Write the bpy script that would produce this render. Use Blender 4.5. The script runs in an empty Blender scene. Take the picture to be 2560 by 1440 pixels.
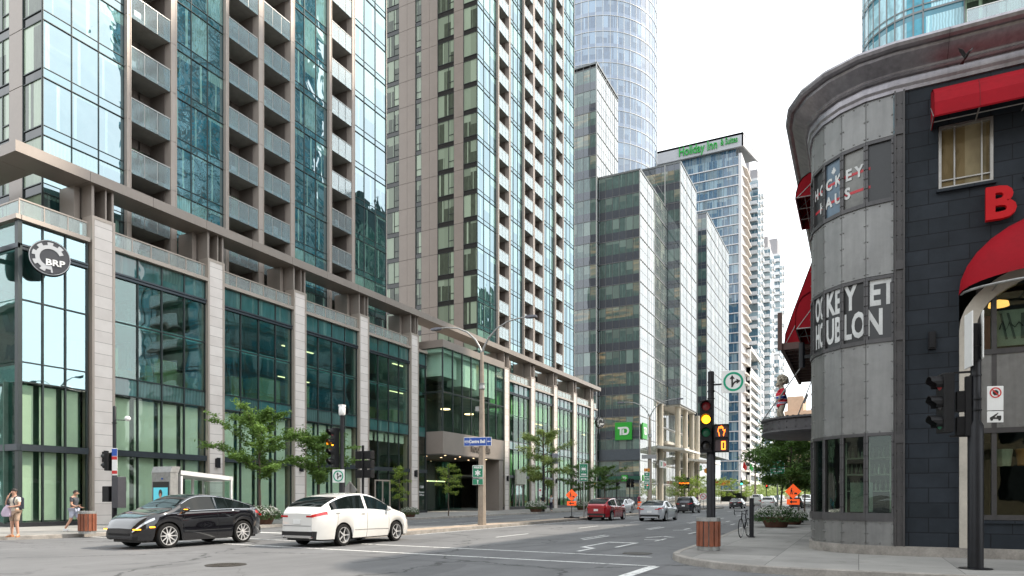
import bpy, math, random
from mathutils import Vector, Matrix
PI = math.pi; R = math.radians
col = bpy.context.scene.collection
rnd = random.Random(7)
OFF = {}

# ---------------------------------------------------------------- helpers
class MB:
    """collects geometry and links it as one mesh object"""
    def __init__(s): s.v = []; s.f = []; s.m = []; s.cur = 0
    def face(s, pts, m=None):
        n = len(s.v); s.v += [tuple(p) for p in pts]; s.f.append(list(range(n, n+len(pts)))); s.m.append(s.cur if m is None else m)
    def box(s, x0, x1, y0, y1, z0, z1):
        n = len(s.v)
        s.v += [(x0,y0,z0),(x1,y0,z0),(x1,y1,z0),(x0,y1,z0),(x0,y0,z1),(x1,y0,z1),(x1,y1,z1),(x0,y1,z1)]
        for q in ((0,3,2,1),(4,5,6,7),(0,1,5,4),(1,2,6,5),(2,3,7,6),(3,0,4,7)):
            s.f.append([n+i for i in q]); s.m.append(s.cur)
        return s
    def bbox(s, x0, x1, y0, y1, z0, z1, b):
        """box with chamfered vertical and top edges"""
        pts = [(x0+b,y0),(x1-b,y0),(x1,y0+b),(x1,y1-b),(x1-b,y1),(x0+b,y1),(x0,y1-b),(x0,y0+b)]
        cx, cy = (x0+x1)/2, (y0+y1)/2
        rings = [(0,z0),(0,z1-b),(b,z1)]
        n = len(s.v)
        for d, z in rings:
            for (x, y) in pts:
                s.v.append((x - math.copysign(min(d,abs(x-cx)), x-cx), y - math.copysign(min(d,abs(y-cy)), y-cy), z))
        for k in range(2):
            for i in range(8):
                j = (i+1) % 8
                s.f.append([n+k*8+i, n+k*8+j, n+k*8+8+j, n+k*8+8+i]); s.m.append(s.cur)
        s.f.append([n+16+i for i in range(8)]); s.m.append(s.cur)
        s.f.append([n+7-i for i in range(8)]); s.m.append(s.cur)
        return s
    def loft(s, rings, closed=True, caps=True):
        n = len(s.v); k = len(rings[0])
        for r in rings: s.v += [tuple(p) for p in r]
        for a in range(len(rings)-1):
            for i in range(k if closed else k-1):
                j = (i+1) % k
                s.f.append([n+a*k+i, n+a*k+j, n+a*k+k+j, n+a*k+k+i]); s.m.append(s.cur)
        if caps:
            s.f.append([n+k-1-i for i in range(k)]); s.m.append(s.cur)
            e = n+(len(rings)-1)*k
            s.f.append([e+i for i in range(k)]); s.m.append(s.cur)
        return s
    def tube(s, pts, r, n=8):
        pts = [Vector(p) for p in pts]
        rr = r if isinstance(r, (list, tuple)) else [r]*len(pts)
        rings = []; up = None
        for i, p in enumerate(pts):
            d = (pts[min(i+1, len(pts)-1)] - pts[max(i-1, 0)]).normalized()
            if up is None: up = Vector((0,0,1)) if abs(d.z) < .9 else Vector((1,0,0))
            a = d.cross(up).normalized()
            if a.length < .1: a = Vector((1,0,0))
            b = a.cross(d).normalized(); up = b
            rings.append([p + a*math.cos(t)*rr[i] + b*math.sin(t)*rr[i] for t in [2*PI*k/n for k in range(n)]])
        return s.loft(rings)
    def lathe(s, prof, n=16, c=(0,0,0), axis='z', caps=True):
        rings = []
        for r, h in prof:
            ring = []
            for k in range(n):
                t = 2*PI*k/n; x, y = r*math.cos(t), r*math.sin(t)
                if axis == 'z': p = (c[0]+x, c[1]+y, c[2]+h)
                elif axis == 'x': p = (c[0]+h, c[1]+x, c[2]+y)
                else: p = (c[0]-x, c[1]+h, c[2]+y)
                ring.append(p)
            rings.append(ring)
        return s.loft(rings, caps=caps)
    def prism(s, pts, vec):
        vec = Vector(vec); a = [Vector(p) for p in pts]
        return s.loft([a, [p+vec for p in a]])
    def ball(s, c, r, nu=12, nv=8, sq=(1,1,1)):
        rings = []
        for i in range(nv+1):
            t = PI*i/nv; rr = max(math.sin(t), .02)
            rings.append([(c[0]+sq[0]*r*rr*math.cos(2*PI*k/nu), c[1]+sq[1]*r*rr*math.sin(2*PI*k/nu), c[2]-sq[2]*r*math.cos(t)) for k in range(nu)])
        return s.loft(rings)
    def xf(s, M, start=0):
        for i in range(start, len(s.v)): s.v[i] = tuple(M @ Vector(s.v[i]))
        return s
    def add(s, o, M=None):
        n = len(s.v)
        s.v += [tuple(M @ Vector(p)) for p in o.v] if M else o.v
        s.f += [[n+i for i in f] for f in o.f]; s.m += o.m
        return s
    def build(s, name, mats, parent=None, smooth=False, stuff=False):
        if not s.f: return None
        me = bpy.data.meshes.new(name)
        off = OFF.get(parent.name, Vector((0,0,0))) if parent else Vector((0,0,0))
        me.from_pydata([tuple(Vector(p)-off) for p in s.v] if off.length else s.v, [], s.f)
        if not isinstance(mats, (list, tuple)): mats = [mats]
        for m in mats: me.materials.append(m)
        if len(mats) > 1: me.polygons.foreach_set('material_index', s.m)
        if smooth: me.polygons.foreach_set('use_smooth', [True]*len(s.f))
        me.update()
        if smooth:
            try: me.set_sharp_from_angle(angle=R(smooth if smooth is not True else 40))
            except Exception: pass
        o = bpy.data.objects.new(name, me); col.objects.link(o)
        if parent:
            o.parent = parent
            if parent.name in OFF: OFF[o.name] = OFF[parent.name]
        if stuff: o['kind'] = 'stuff'
        return o

def tag(o, label=None, cat=None, group=None, kind=None):
    if label: o['label'] = label
    if cat: o['category'] = cat
    if group: o['group'] = group
    if kind: o['kind'] = kind
    return o
def thing(name, label, cat, loc=(0,0,0), rz=0, group=None, world=False):
    o = bpy.data.objects.new(name, None); col.objects.link(o)
    o.location = loc; o.rotation_euler = (0,0,rz); o.empty_display_size = .2
    if world: OFF[o.name] = Vector(loc)
    return tag(o, label, cat, group)
def kids(o): return [c for c in bpy.data.objects if c.parent == o]
def copy_tree(o, loc=None, rz=None, label=None, parent=None, group=None, _map=None):
    if _map is None:
        _map = {}
        for c in bpy.data.objects:
            if c.parent: _map.setdefault(c.parent.name, []).append(c)
    c = o.copy(); col.objects.link(c); c.parent = parent
    if loc is not None: c.location = loc
    if rz is not None: c.rotation_euler = (0,0,rz)
    if label: c['label'] = label
    if group: c['group'] = group
    for ch in _map.get(o.name, []): copy_tree(ch, parent=c, _map=_map)
    return c
CAM = Vector((0,0,1.6))
def many(name, items, mat, parent, cap=100, smooth=False, sub=None):
    """each item (an MB, or (MB, [(subname, MB, mat)...])) becomes a part; past cap the rest become one part"""
    def key(it):
        mb = it[0] if isinstance(it, tuple) else it
        c = sum((Vector(p) for p in mb.v[:8]), Vector())/min(8, len(mb.v))
        return (c-CAM).length
    its = sorted(items, key=key); rest = its[cap:]
    if len(its) <= cap: rest = []
    for it in its[:cap]:
        mb, subs = it if isinstance(it, tuple) else (it, [])
        o = mb.build(name, mat, parent, smooth)
        for sn, smb, sm in subs: smb.build(sn, sm, o)
    if rest:
        a = MB(); ss = {}
        for it in rest:
            mb, subs = it if isinstance(it, tuple) else (it, [])
            a.add(mb)
            for sn, smb, sm in subs: ss.setdefault(sn, [MB(), sm])[0].add(smb)
        o = a.build(name, mat, parent, smooth, stuff=True)
        for sn, (smb, sm) in ss.items(): smb.build(sn, sm, o, stuff=True)

def text_mb(txt, size, M, depth=.01, bold=0.0, wide=1.0, align='CENTER'):
    cu = bpy.data.curves.new('t', 'FONT'); cu.body = txt; cu.size = size; cu.extrude = depth/2
    cu.offset = bold; cu.align_x = align; cu.align_y = 'CENTER'; cu.resolution_u = 3
    o = bpy.data.objects.new('t', cu); col.objects.link(o)
    bpy.context.view_layer.update()
    me = bpy.data.meshes.new_from_object(o)
    bpy.data.objects.remove(o); bpy.data.curves.remove(cu)
    mb = MB(); S = M @ Matrix.Diagonal((wide, 1, 1, 1))
    mb.v = [tuple(S @ v.co) for v in me.vertices]; mb.f = [list(p.vertices) for p in me.polygons]; mb.m = [0]*len(mb.f)
    bpy.data.meshes.remove(me)
    return mb
def fit_x(mb, w, ax=0):
    xs = [p[ax] for p in mb.v]; c = (min(xs)+max(xs))/2; k = w/(max(xs)-min(xs))
    mb.v = [tuple(c+(q-c)*k if i == ax else q for i, q in enumerate(p)) for p in mb.v]; return mb
def face_south(x, y, z, rz=0):
    """text frame readable from -Y (rz turns it about Z)"""
    return Matrix.Translation((x, y, z)) @ Matrix.Rotation(rz, 4, 'Z') @ Matrix.Rotation(R(90), 4, 'X')

# ---------------------------------------------------------------- materials
class NT:
    def __init__(s, name):
        s.m = bpy.data.materials.new(name); s.m.use_nodes = True
        s.n = s.m.node_tree.nodes; s.l = s.m.node_tree.links; s.n.clear()
        s.out = s.n.new('ShaderNodeOutputMaterial')
    def node(s, t, ins=None, **kw):
        nd = s.n.new('ShaderNode'+t)
        for k, v in kw.items(): setattr(nd, k, v)
        for k, v in (ins or {}).items():
            sk = nd.inputs[k]
            if hasattr(v, 'is_linked') or hasattr(v, 'links'): s.l.new(v, sk)
            else: sk.default_value = v
        return nd
    def math(s, op, a, b=0.0, c=None):
        i = {0: a, 1: b}
        if c is not None: i[2] = c
        return s.node('Math', i, operation=op).outputs[0]
    def mix(s, f, a, b, bt='MIX'):
        nd = s.node('Mix', data_type='RGBA', blend_type=bt)
        for sk, v in ((nd.inputs[0], f), (nd.inputs[6], a), (nd.inputs[7], b)):
            if hasattr(v, 'links'): s.l.new(v, sk)
            else: sk.default_value = v if not isinstance(v, tuple) or len(v) == 4 else (*v, 1)
        return nd.outputs[2]
    def obj(s): return s.node('TexCoord').outputs['Object']
    def noise(s, vec, sc, det=4, rough=.5, dist=0, out=0):
        return s.node('TexNoise', {'Vector': vec, 'Scale': sc, 'Detail': det, 'Roughness': rough, 'Distortion': dist}).outputs[out]
    def ramp(s, f, stops):
        nd = s.node('ValToRGB', {0: f}); e = nd.color_ramp.elements
        while len(e) < len(stops): e.new(.5)
        for k, (p, c) in enumerate(stops):
            e[k].position = p; e[k].color = (*c, 1) if isinstance(c, tuple) else (c, c, c, 1)
        return nd.outputs[0]
    def surf(s, sh): s.l.new(sh, s.out.inputs[0]); return s.m
    def bsdf(s, **kw):
        nd = s.node('BsdfPrincipled')
        names = {'col':'Base Color','rough':'Roughness','metal':'Metallic','nor':'Normal','ior':'IOR','coat':'Coat Weight','coatr':'Coat Roughness','emc':'Emission Color','ems':'Emission Strength','spec':'Specular IOR Level','stint':'Specular Tint','sub':'Subsurface Weight'}
        for k, v in kw.items():
            sk = nd.inputs[names[k]]
            if hasattr(v, 'links'): s.l.new(v, sk)
            else: sk.default_value = (*v, 1) if isinstance(v, tuple) and len(v) == 3 else v
        return nd.outputs[0]
    def bump(s, h, st=.3, dist=.01, nor=None):
        i = {'Height': h, 'Strength': st, 'Distance': dist}
        if nor: i['Normal'] = nor
        return s.node('Bump', i).outputs[0]

MATS = {}
def mat(name, c, rough=.55, metal=0, var=.12, sc=3., bump=0., coat=0., em=0., spec=.5, rvar=.1, ecol=None):
    if name in MATS: return MATS[name]
    t = NT(name); v = t.obj()
    n1 = t.noise(v, sc, 5, .6); n2 = t.noise(v, sc*9, 3, .6)
    f = t.math('ADD', t.math('MULTIPLY', n1, .7), t.math('MULTIPLY', n2, .3))
    lo = tuple(x*(1-var*1.6) for x in c); hi = tuple(min(1, x*(1+var*1.6)) for x in c)
    cc = t.ramp(f, [(.3, lo), (.7, hi)])
    kw = dict(col=cc, rough=t.math('ADD', rough-rvar/2, t.math('MULTIPLY', n1, rvar)) if rough > .06 else rough, metal=metal, coat=coat, spec=spec)
    if bump: kw['nor'] = t.bump(n2, bump, .01)
    if em: kw['emc'] = ecol or c; kw['ems'] = em
    if coat: kw['coatr'] = .03
    MATS[name] = t.surf(t.bsdf(**kw)); return MATS[name]

def glow(name, c, st):
    t = NT(name); MATS[name] = t.surf(t.bsdf(col=c, rough=.3, emc=c, ems=st)); return MATS[name]

def facade_glass(name, pw, fh, z0, dark, cur, cfrac, ior=1.9, span=None, warm=0., tilt=.012, wav=.35, wsc=.5, sidew=.12, stint=None):
    """coated curtain-wall glass: a reflecting pane, behind it a dim room or a drawn curtain, pane by pane"""
    t = NT(name); v = t.obj(); s = t.node('SeparateXYZ', {0: v})
    x, y, z = s.outputs
    u = t.math('DIVIDE', t.math('ADD', x, y), pw); w = t.math('DIVIDE', t.math('SUBTRACT', z, z0), fh)
    cu = t.math('FLOOR', u); cw = t.math('FLOOR', w); fu = t.math('FRACT', u); fw = t.math('FRACT', w)
    cell = t.node('CombineXYZ', {0: cu, 1: cw, 2: 0.5}).outputs[0]
    wn = t.node('TexWhiteNoise', {'Vector': cell}, noise_dimensions='3D')
    r = wn.outputs[0]; rc = t.node('SeparateColor', {0: wn.outputs[1]})
    g, b = rc.outputs[1], rc.outputs[2]
    drawn = t.math('LESS_THAN', r, cfrac)
    drop = t.math('GREATER_THAN', fw, t.math('SUBTRACT', 1.0, t.math('MULTIPLY', g, .45)))
    drop = t.math('MULTIPLY', drop, t.math('LESS_THAN', b, .6))
    side = t.math('LESS_THAN', t.math('ABSOLUTE', t.math('SUBTRACT', fu, g)), t.math('MULTIPLY', b, sidew))
    cm = t.math('MAXIMUM', drawn, t.math('MAXIMUM', drop, side))
    fold = t.math('ADD', .82, t.math('MULTIPLY', t.math('SINE', t.math('ADD', t.math('MULTIPLY', u, 46), t.math('MULTIPLY', t.noise(v, 1.4), 9))), .16))
    bright = t.math('ADD', .55, t.math('MULTIPLY', b, .6))
    ccol = t.mix(1.0, cur, t.node('CombineColor', {0: t.math('MULTIPLY', fold, bright), 1: t.math('MULTIPLY', fold, bright), 2: t.math('MULTIPLY', fold, bright)}).outputs[0], 'MULTIPLY')
    room = t.noise(t.node('CombineXYZ', {0: t.math('MULTIPLY', u, 2.5), 1: t.math('MULTIPLY', w, 3), 2: 0}).outputs[0], 1.3, 4, .6, .5)
    dcol = t.mix(t.math('MULTIPLY', room, 1.0), tuple(k*.35 for k in dark), tuple(k*1.6 for k in dark))
    base = t.mix(cm, dcol, ccol)
    kw = {}
    if span is not None:    # opaque spandrel strip at the foot of each storey
        sp = t.math('LESS_THAN', fw, span[0])
        scol = t.mix(t.math('MULTIPLY', r, .5), span[1], tuple(k*1.5 for k in span[1]))
        base = t.mix(sp, base, scol)
    if warm:
        st = t.noise(t.node('CombineXYZ', {0: t.math('MULTIPLY', u, .30), 1: t.math('MULTIPLY', w, 7), 2: t.math('MULTIPLY', cw, 7.3)}).outputs[0], 1.0, 4, .7)
        lit = t.math('MULTIPLY', t.node('MapRange', {0: st, 1: .42, 2: .72}).outputs[0], t.math('GREATER_THAN', t.noise(t.node('CombineXYZ', {0: t.math('MULTIPLY', cu, .3), 1: t.math('MULTIPLY', cw, .9), 2: 3.}).outputs[0], .8, 1), .52))
        band = t.math('MULTIPLY', t.math('GREATER_THAN', fw, .42 if span is None else span[0]+.12), lit)
        kw = dict(emc=(1., .58, .22), ems=t.math('MULTIPLY', band, warm))
    h = t.noise(v, wsc, 2, .4, .6)
    nb = t.bump(h, wav, .03)
    tl = t.node('VectorMath', {0: wn.outputs[1], 1: (.5, .5, .5)}, operation='SUBTRACT').outputs[0]
    tl = t.node('VectorMath', {0: tl, 'Scale': tilt}, operation='SCALE').outputs[0]
    nn = t.node('VectorMath', {0: nb, 1: tl}, operation='ADD').outputs[0]
    nn = t.node('VectorMath', {0: nn}, operation='NORMALIZE').outputs[0]
    if stint: kw['stint'] = stint
    MATS[name] = t.surf(t.bsdf(col=base, rough=.015, ior=ior, nor=nn, **kw)); return MATS[name]

def clear_glass(name, tint, refl=1.7, wav=.25, wsc=.6, rough=.0, opac=0., gcol=(.95,1,.98)):
    t = NT(name); v = t.obj()
    nb = t.bump(t.noise(v, wsc, 2, .4, .5), wav, .03)
    bf = t.node('NewGeometry').outputs['Backfacing']     # a thin pane reflects alike from both sides
    fr = t.node('Fresnel', {'IOR': t.math('ADD', refl, t.math('MULTIPLY', bf, 1/refl-refl)), 'Normal': nb}).outputs[0]
    gl = t.node('BsdfGlossy', {'Color': (*gcol, 1), 'Roughness': rough, 'Normal': nb}).outputs[0]
    tr = t.node('BsdfTransparent', {'Color': (*tint, 1)}).outputs[0]
    if opac:
        df = t.node('BsdfDiffuse', {'Color': (*[min(.92, k*1.25) for k in tint], 1)}).outputs[0]
        tr = t.node('MixShader', {0: opac, 1: tr, 2: df}).outputs[0]
    MATS[name] = t.surf(t.node('MixShader', {0: fr, 1: tr, 2: gl}).outputs[0]); return MATS[name]
# material palette (real-world base colours)
taupe = mat('taupe_metal_panel', (.27,.23,.20), .42, .2, .05, .6)
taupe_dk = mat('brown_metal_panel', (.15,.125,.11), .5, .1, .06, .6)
bronze_lt = mat('light_bronze_fin', (.40,.34,.29), .4, .3, .05, 1)
conc = mat('balcony_concrete', (.30,.29,.27), .85, 0, .14, 2., .3)
dkframe = mat('dark_mullion', (.035,.045,.045), .4, .3, .1, 2)
frame_grey = mat('grey_mullion', (.16,.17,.17), .4, .5, .08, 2)
frame_lt = mat('silver_mullion', (.5,.5,.48), .4, .5, .06, 2)
plinth = mat('black_granite', (.02,.021,.024), .35, 0, .3, 8)
blind = mat('drawn_blind', (.58,.65,.555), .9, 0, .06, .25)
blind2 = mat('drawn_curtain_room', (.30,.36,.28), .9, 0, .3, .8)
steel = mat('brushed_steel', (.45,.45,.44), .35, .8, .1, 4)
galv = mat('galvanised_steel', (.33,.33,.32), .5, .6, .15, 6)
black = mat('black_painted_metal', (.009,.0095,.012), .42, 0, .2, 5, .1, spec=.3)
blackp = mat('black_plastic', (.010,.010,.011), .55, 0, .2, 6, spec=.25)
white = mat('white_painted_metal', (.78,.78,.76), .45, 0, .05, 3)
whitep = mat('sign_white', (.75,.75,.73), .4, 0, .04, 5)
signgreen = mat('sign_green', (.012,.20,.10), .4, 0, .06, 5)
signblue = mat('sign_blue', (.01,.07,.36), .4, 0, .06, 5)
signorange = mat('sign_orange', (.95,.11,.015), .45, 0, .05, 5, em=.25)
signblack = mat('sign_black', (.015,.015,.015), .5, 0, .1, 5)
signred = mat('sign_red', (.55,.02,.02), .45, 0, .05, 5)
ringgreen = mat('ring_green', (.0,.30,.17), .4, 0, .05, 5)
yellowp = mat('amber_sign', (.75,.28,.02), .4, 0, .05, 5)
redfab = mat('red_awning_canvas', (.27,.003,.010), .75, 0, .12, 1.2, .15, spec=.2)
conc_pole = mat('concrete_pole', (.30,.25,.20), .85, 0, .15, 3, .4)
wood = mat('stained_wood_slat', (.22,.07,.035), .5, 0, .25, 3, .2)
rubber = mat('tyre_rubber', (.012,.012,.012), .85, 0, .2, 8, spec=.2)
alloy = mat('alloy_rim', (.62,.62,.62), .3, .35, .05, 5)
chrome = mat('chrome_trim', (.7,.7,.7), .12, 1., .03, 5)
carglass = mat('car_window_glass', (.006,.009,.009), .03, 0, .1, 3, spec=.3)
carblk = mat('black_car_trim', (.012,.012,.013), .45, 0, .1, 5)
redlamp = mat('red_tail_lamp', (.45,.01,.012), .15, 0, .1, 8, coat=1)
clearlamp = mat('clear_head_lamp', (.45,.48,.5), .1, .4, .3, 14, coat=1)
amberlamp = glow('amber_indicator', (1., .33, .02), 2.2)
skin = mat('skin', (.52,.29,.20), .55, 0, .06, 6)
brownhair = mat('dark_hair', (.02,.014,.012), .6, 0, .3, 20)

def stone_mat():
    t = NT('limestone_cladding'); v = t.obj(); s = t.node('SeparateXYZ', {0: v})
    w = t.math('DIVIDE', s.outputs[2], .62); fw = t.math('FRACT', w)
    wn = t.node('TexWhiteNoise', {'W': t.math('FLOOR', w)}, noise_dimensions='1D').outputs[0]
    n = t.noise(v, 1.5, 5, .6); n2 = t.noise(v, 22, 3)
    c = t.ramp(t.math('ADD', t.math('MULTIPLY', n, .6), t.math('ADD', t.math('MULTIPLY', wn, .25), t.math('MULTIPLY', n2, .15))), [(.2, (.58,.525,.485)), (.8, (.76,.71,.665))])
    j = t.math('LESS_THAN', fw, .03)
    c = t.mix(j, c, (.2,.17,.15))
    return t.surf(t.bsdf(col=c, rough=.75, nor=t.bump(t.math('SUBTRACT', n2, t.math('MULTIPLY', j, 3)), .15, .01)))
limestone = stone_mat()

def brick_mat():
    t = NT('charcoal_painted_block'); v = t.obj(); s = t.node('SeparateXYZ', {0: v})
    bv = t.node('CombineXYZ', {0: t.math('ADD', s.outputs[0], s.outputs[1]), 1: s.outputs[2], 2: 0}).outputs[0]
    br = t.node('TexBrick', {'Vector': bv, 'Scale': 1., 'Mortar Size': .012, 'Mortar Smooth': .2, 'Bias': 0., 'Brick Width': .84, 'Row Height': .365, 'Color1': (.015,.020,.026,1), 'Color2': (.022,.028,.036,1), 'Mortar': (.008,.009,.012,1)})
    n = t.noise(v, 2.2, 5, .6); n2 = t.noise(v, 30, 4, .7)
    c = t.mix(.5, br.outputs[0], t.ramp(n, [(.3, (.6,.6,.6)), (.7, (1.35,1.35,1.35))]), 'MULTIPLY')
    h = t.math('ADD', t.math('MULTIPLY', br.outputs[1], -1.5), t.math('MULTIPLY', n2, .5))
    return t.surf(t.bsdf(col=c, rough=.62, spec=.22, nor=t.bump(h, .5, .012)))
blockwall = brick_mat()

def patina_mat(name, a, b, metal=.55, rough=.42):
    t = NT(name); v = t.obj()
    n = t.noise(v, 1.1, 6, .65, .4); n3 = t.noise(v, 6, 4, .6); s = t.node('Mapping', {'Vector': v, 'Scale': (6,6,.5)}).outputs[0]
    n2 = t.noise(s, 1.2, 4, .6)
    f = t.math('ADD', t.math('MULTIPLY', n, .45), t.math('ADD', t.math('MULTIPLY', n2, .3), t.math('MULTIPLY', n3, .25)))
    c = t.ramp(f, [(.3, a), (.5, tuple((p+q)/2 for p, q in zip(a, b))), (.7, b)])
    return t.surf(t.bsdf(col=c, rough=t.math('ADD', rough-.1, t.math('MULTIPLY', n3, .3)), metal=metal, nor=t.bump(n3, .12, .01)))
zinc = patina_mat('weathered_steel_panel', (.14,.14,.138), (.27,.27,.262))
zinc_dk = patina_mat('dark_steel_frame', (.05,.05,.053), (.105,.10,.10), .5)
corniceM = patina_mat('tarnished_cornice_metal', (.15,.14,.155), (.40,.385,.40), .8, .34)
canopyM = patina_mat('rusted_canopy_metal', (.05,.048,.05), (.12,.115,.12), .4, .5)

def asphalt(name='asphalt', lo=.075, hi=.168, scale=1.):
    t = NT(name); v = t.obj()
    big = t.noise(v, .12, 4, .6, .5); mid = t.noise(v, 1.3, 5, .6); fine = t.noise(v, 55, 3, .8)
    st = t.node('Mapping', {'Vector': v, 'Scale': (1.1,.07,1)}).outputs[0]
    streak = t.noise(st, 1.2, 4, .6)
    f = t.math('ADD', t.math('MULTIPLY', big, .35), t.math('ADD', t.math('MULTIPLY', mid, .2), t.math('ADD', t.math('MULTIPLY', streak, .3), t.math('MULTIPLY', fine, .15))))
    c = t.ramp(f, [(.32, (lo*.98,lo*.99,lo*1.02)), (.68, (hi*.98,hi*.985,hi))])
    wob = t.node('VectorMath', {0: v, 1: t.node('VectorMath', {0: t.noise(v, .8, 4, .6, out=1), 'Scale': 1.6}, operation='SCALE').outputs[0]}, operation='ADD').outputs[0]
    vo = t.node('TexVoronoi', {'Vector': wob, 'Scale': .16}, feature='DISTANCE_TO_EDGE').outputs[0]
    crk = t.math('MULTIPLY', t.math('LESS_THAN', vo, .008), t.math('GREATER_THAN', t.noise(v, .25, 2), .42))
    vo2 = t.node('TexVoronoi', {'Vector': wob, 'Scale': .7}, feature='DISTANCE_TO_EDGE').outputs[0]
    crk2 = t.math('MULTIPLY', t.math('LESS_THAN', vo2, .009), t.math('GREATER_THAN', t.noise(v, .35, 2), .6))
    ck = t.math('MAXIMUM', crk, t.math('MULTIPLY', crk2, .7))
    c = t.mix(t.math('MULTIPLY', ck, .8), c, (.03,.03,.03))
    # tar patches
    pt = t.math('GREATER_THAN', t.noise(t.node('Mapping', {'Vector': v, 'Scale': (.5,.12,1), 'Location': (3,1,0)}).outputs[0], 1., 1), .63)
    c = t.mix(t.math('MULTIPLY', pt, .45), c, (.07,.07,.072))
    oil = t.ramp(t.noise(v, .55, 3, .7, 1.), [(.60, (1,1,1)), (.74, (.55,.55,.56))])
    c = t.mix(.8, c, oil, 'MULTIPLY')
    return t.surf(t.bsdf(col=c, rough=.82, nor=t.bump(t.math('SUBTRACT', fine, ck), .3, .01)))
roadM = asphalt()
road_lt = asphalt('pale_asphalt', .17, .25)
def sidewalk_mat(name='sidewalk_concrete', a=(.17,.165,.155), b=(.31,.30,.28), js=1.5):
    t = NT(name); v = t.obj(); s = t.node('SeparateXYZ', {0: v})
    n = t.noise(v, .7, 6, .65); n2 = t.noise(v, 40, 3, .7)
    fx = t.math('FRACT', t.math('DIVIDE', s.outputs[0], js*1.2)); fy = t.math('FRACT', t.math('DIVIDE', s.outputs[1], js))
    j = t.math('MAXIMUM', t.math('LESS_THAN', fx, .008), t.math('LESS_THAN', fy, .008))
    wn = t.node('TexWhiteNoise', {'Vector': t.node('CombineXYZ', {0: t.math('FLOOR', t.math('DIVIDE', s.outputs[0], js*1.2)), 1: t.math('FLOOR', t.math('DIVIDE', s.outputs[1], js)), 2: 0}).outputs[0]}, noise_dimensions='3D').outputs[0]
    f = t.math('ADD', t.math('MULTIPLY', n, .6), t.math('ADD', t.math('MULTIPLY', n2, .15), t.math('MULTIPLY', wn, .25)))
    c = t.mix(j, t.ramp(f, [(.3, a), (.7, b)]), (.1,.095,.09))
    st = t.ramp(t.noise(v, .9, 4, .7, .8), [(.58, (1,1,1)), (.72, (.68,.66,.63))]); c = t.mix(.9, c, st, 'MULTIPLY')
    gum = t.math('GREATER_THAN', t.noise(v, 14, 1), .76); c = t.mix(t.math('MULTIPLY', gum, .5), c, (.12,.115,.11))
    return t.surf(t.bsdf(col=c, rough=.85, nor=t.bump(t.math('SUBTRACT', n2, t.math('MULTIPLY', j, 2)), .25, .01)))
walkM = sidewalk_mat()
kerbM = mat('kerb_concrete', (.27,.25,.225), .85, 0, .25, 2.5, .5)
def paint_mat():
    t = NT('worn_road_paint'); v = t.obj()
    n = t.noise(v, 9, 5, .75); n2 = t.noise(v, 1.2, 3)
    f = t.math('ADD', t.math('MULTIPLY', n, .7), t.math('MULTIPLY', n2, .3))
    c = t.ramp(f, [(.40, (.20,.20,.20)), (.47, (.62,.62,.60)), (.8, (.74,.74,.72))])
    return t.surf(t.bsdf(col=c, rough=.7))
paintM = paint_mat()
# ---------------------------------------------------------------- setting: ground, roads, pavements, median
g = MB(); g.box(-900, 900, -300, 1500, -1.0, -.02); tag(g.build('ground', mat('distant_ground', (.16,.16,.15), .9, 0, .1, .02)), kind='structure')
r = MB(); r.face([(-27.8,-60,0),(-4,-60,0),(-4,1200,0),(-27.8,1200,0)])
tag(r.build('main_road', roadM), kind='structure')
r = MB(); r.face([(-160,-2,-.004),(60,-2,-.004),(60,20,-.004),(-160,20,-.004)])
r.face([(-160,106,-.004),(-27.8,106,-.004),(-27.8,120,-.004),(-160,120,-.004)])
r.face([(-5.5,106,-.004),(60,106,-.004),(60,120,-.004),(-5.5,120,-.004)])
tag(r.build('cross_road', roadM), kind='structure')
# sidewalks with real kerbs: outline polygons extruded to .15, kerb strip along the road side
def arc(cx, cy, r, a0, a1, n=8): return [(cx+r*math.cos(R(a0+(a1-a0)*k/n)), cy+r*math.sin(R(a0+(a1-a0)*k/n))) for k in range(n+1)]
def pavement(name, outline, kerb_path, closed=False):
    m = MB(); m.prism([(x,y,-.05) for x,y in outline], (0,0,.196)); o = m.build(name, walkM); tag(o, kind='structure')
    k = MB(); P = [Vector((x,y)) for x,y in kerb_path]; rings = []
    for i, p in enumerate(P):
        d = (P[min(i+1,len(P)-1)]-P[max(i-1,0)]).normalized(); nrm = Vector((-d.y, d.x))
        a = p; b = p+nrm*.16
        a = p-nrm*.012; rings.append([(a.x-nrm.x*.02,a.y-nrm.y*.02,-.03),(a.x,a.y,.135),(a.x+nrm.x*.02,a.y+nrm.y*.02,.152),(b.x,b.y,.152),(b.x,b.y,-.03)])
    k.loft(rings, closed=True, caps=True)
    tag(k.build(name+'_kerb', kerbM), kind='structure')
# right: corner radius about (-.4,20.2)
ra = arc(-.9, 18.6, 3.5, 180, 270)
pavement('right_pavement', [(60,15.1),(60,106),(-5.5,106),(-5.5,43),(-4.6,26)] + ra, [(-5.5,106),(-5.5,60),(-5.5,43),(-4.6,26)] + ra + [(10,15.1),(60,15.1)])
pavement('right_pavement', [(60,120),(60,900),(-5.5,900),(-5.5,120)], [(-5.5,900),(-5.5,400),(-5.5,120),(60,120)])
# far (left) pavement
la = arc(-31.3, 16.2, 3.5, 270, 360)
pavement('left_pavement', [(-160,12.7)] + la + [(-27.8,106),(-160,106)], [(-160,12.7),(-60,12.7)] + la + [(-27.8,40),(-27.8,106)])
pavement('left_pavement', [(-160,120),(-27.8,120),(-27.8,900),(-160,900)], [(-160,120),(-27.8,120),(-27.8,400),(-27.8,900)])
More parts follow.
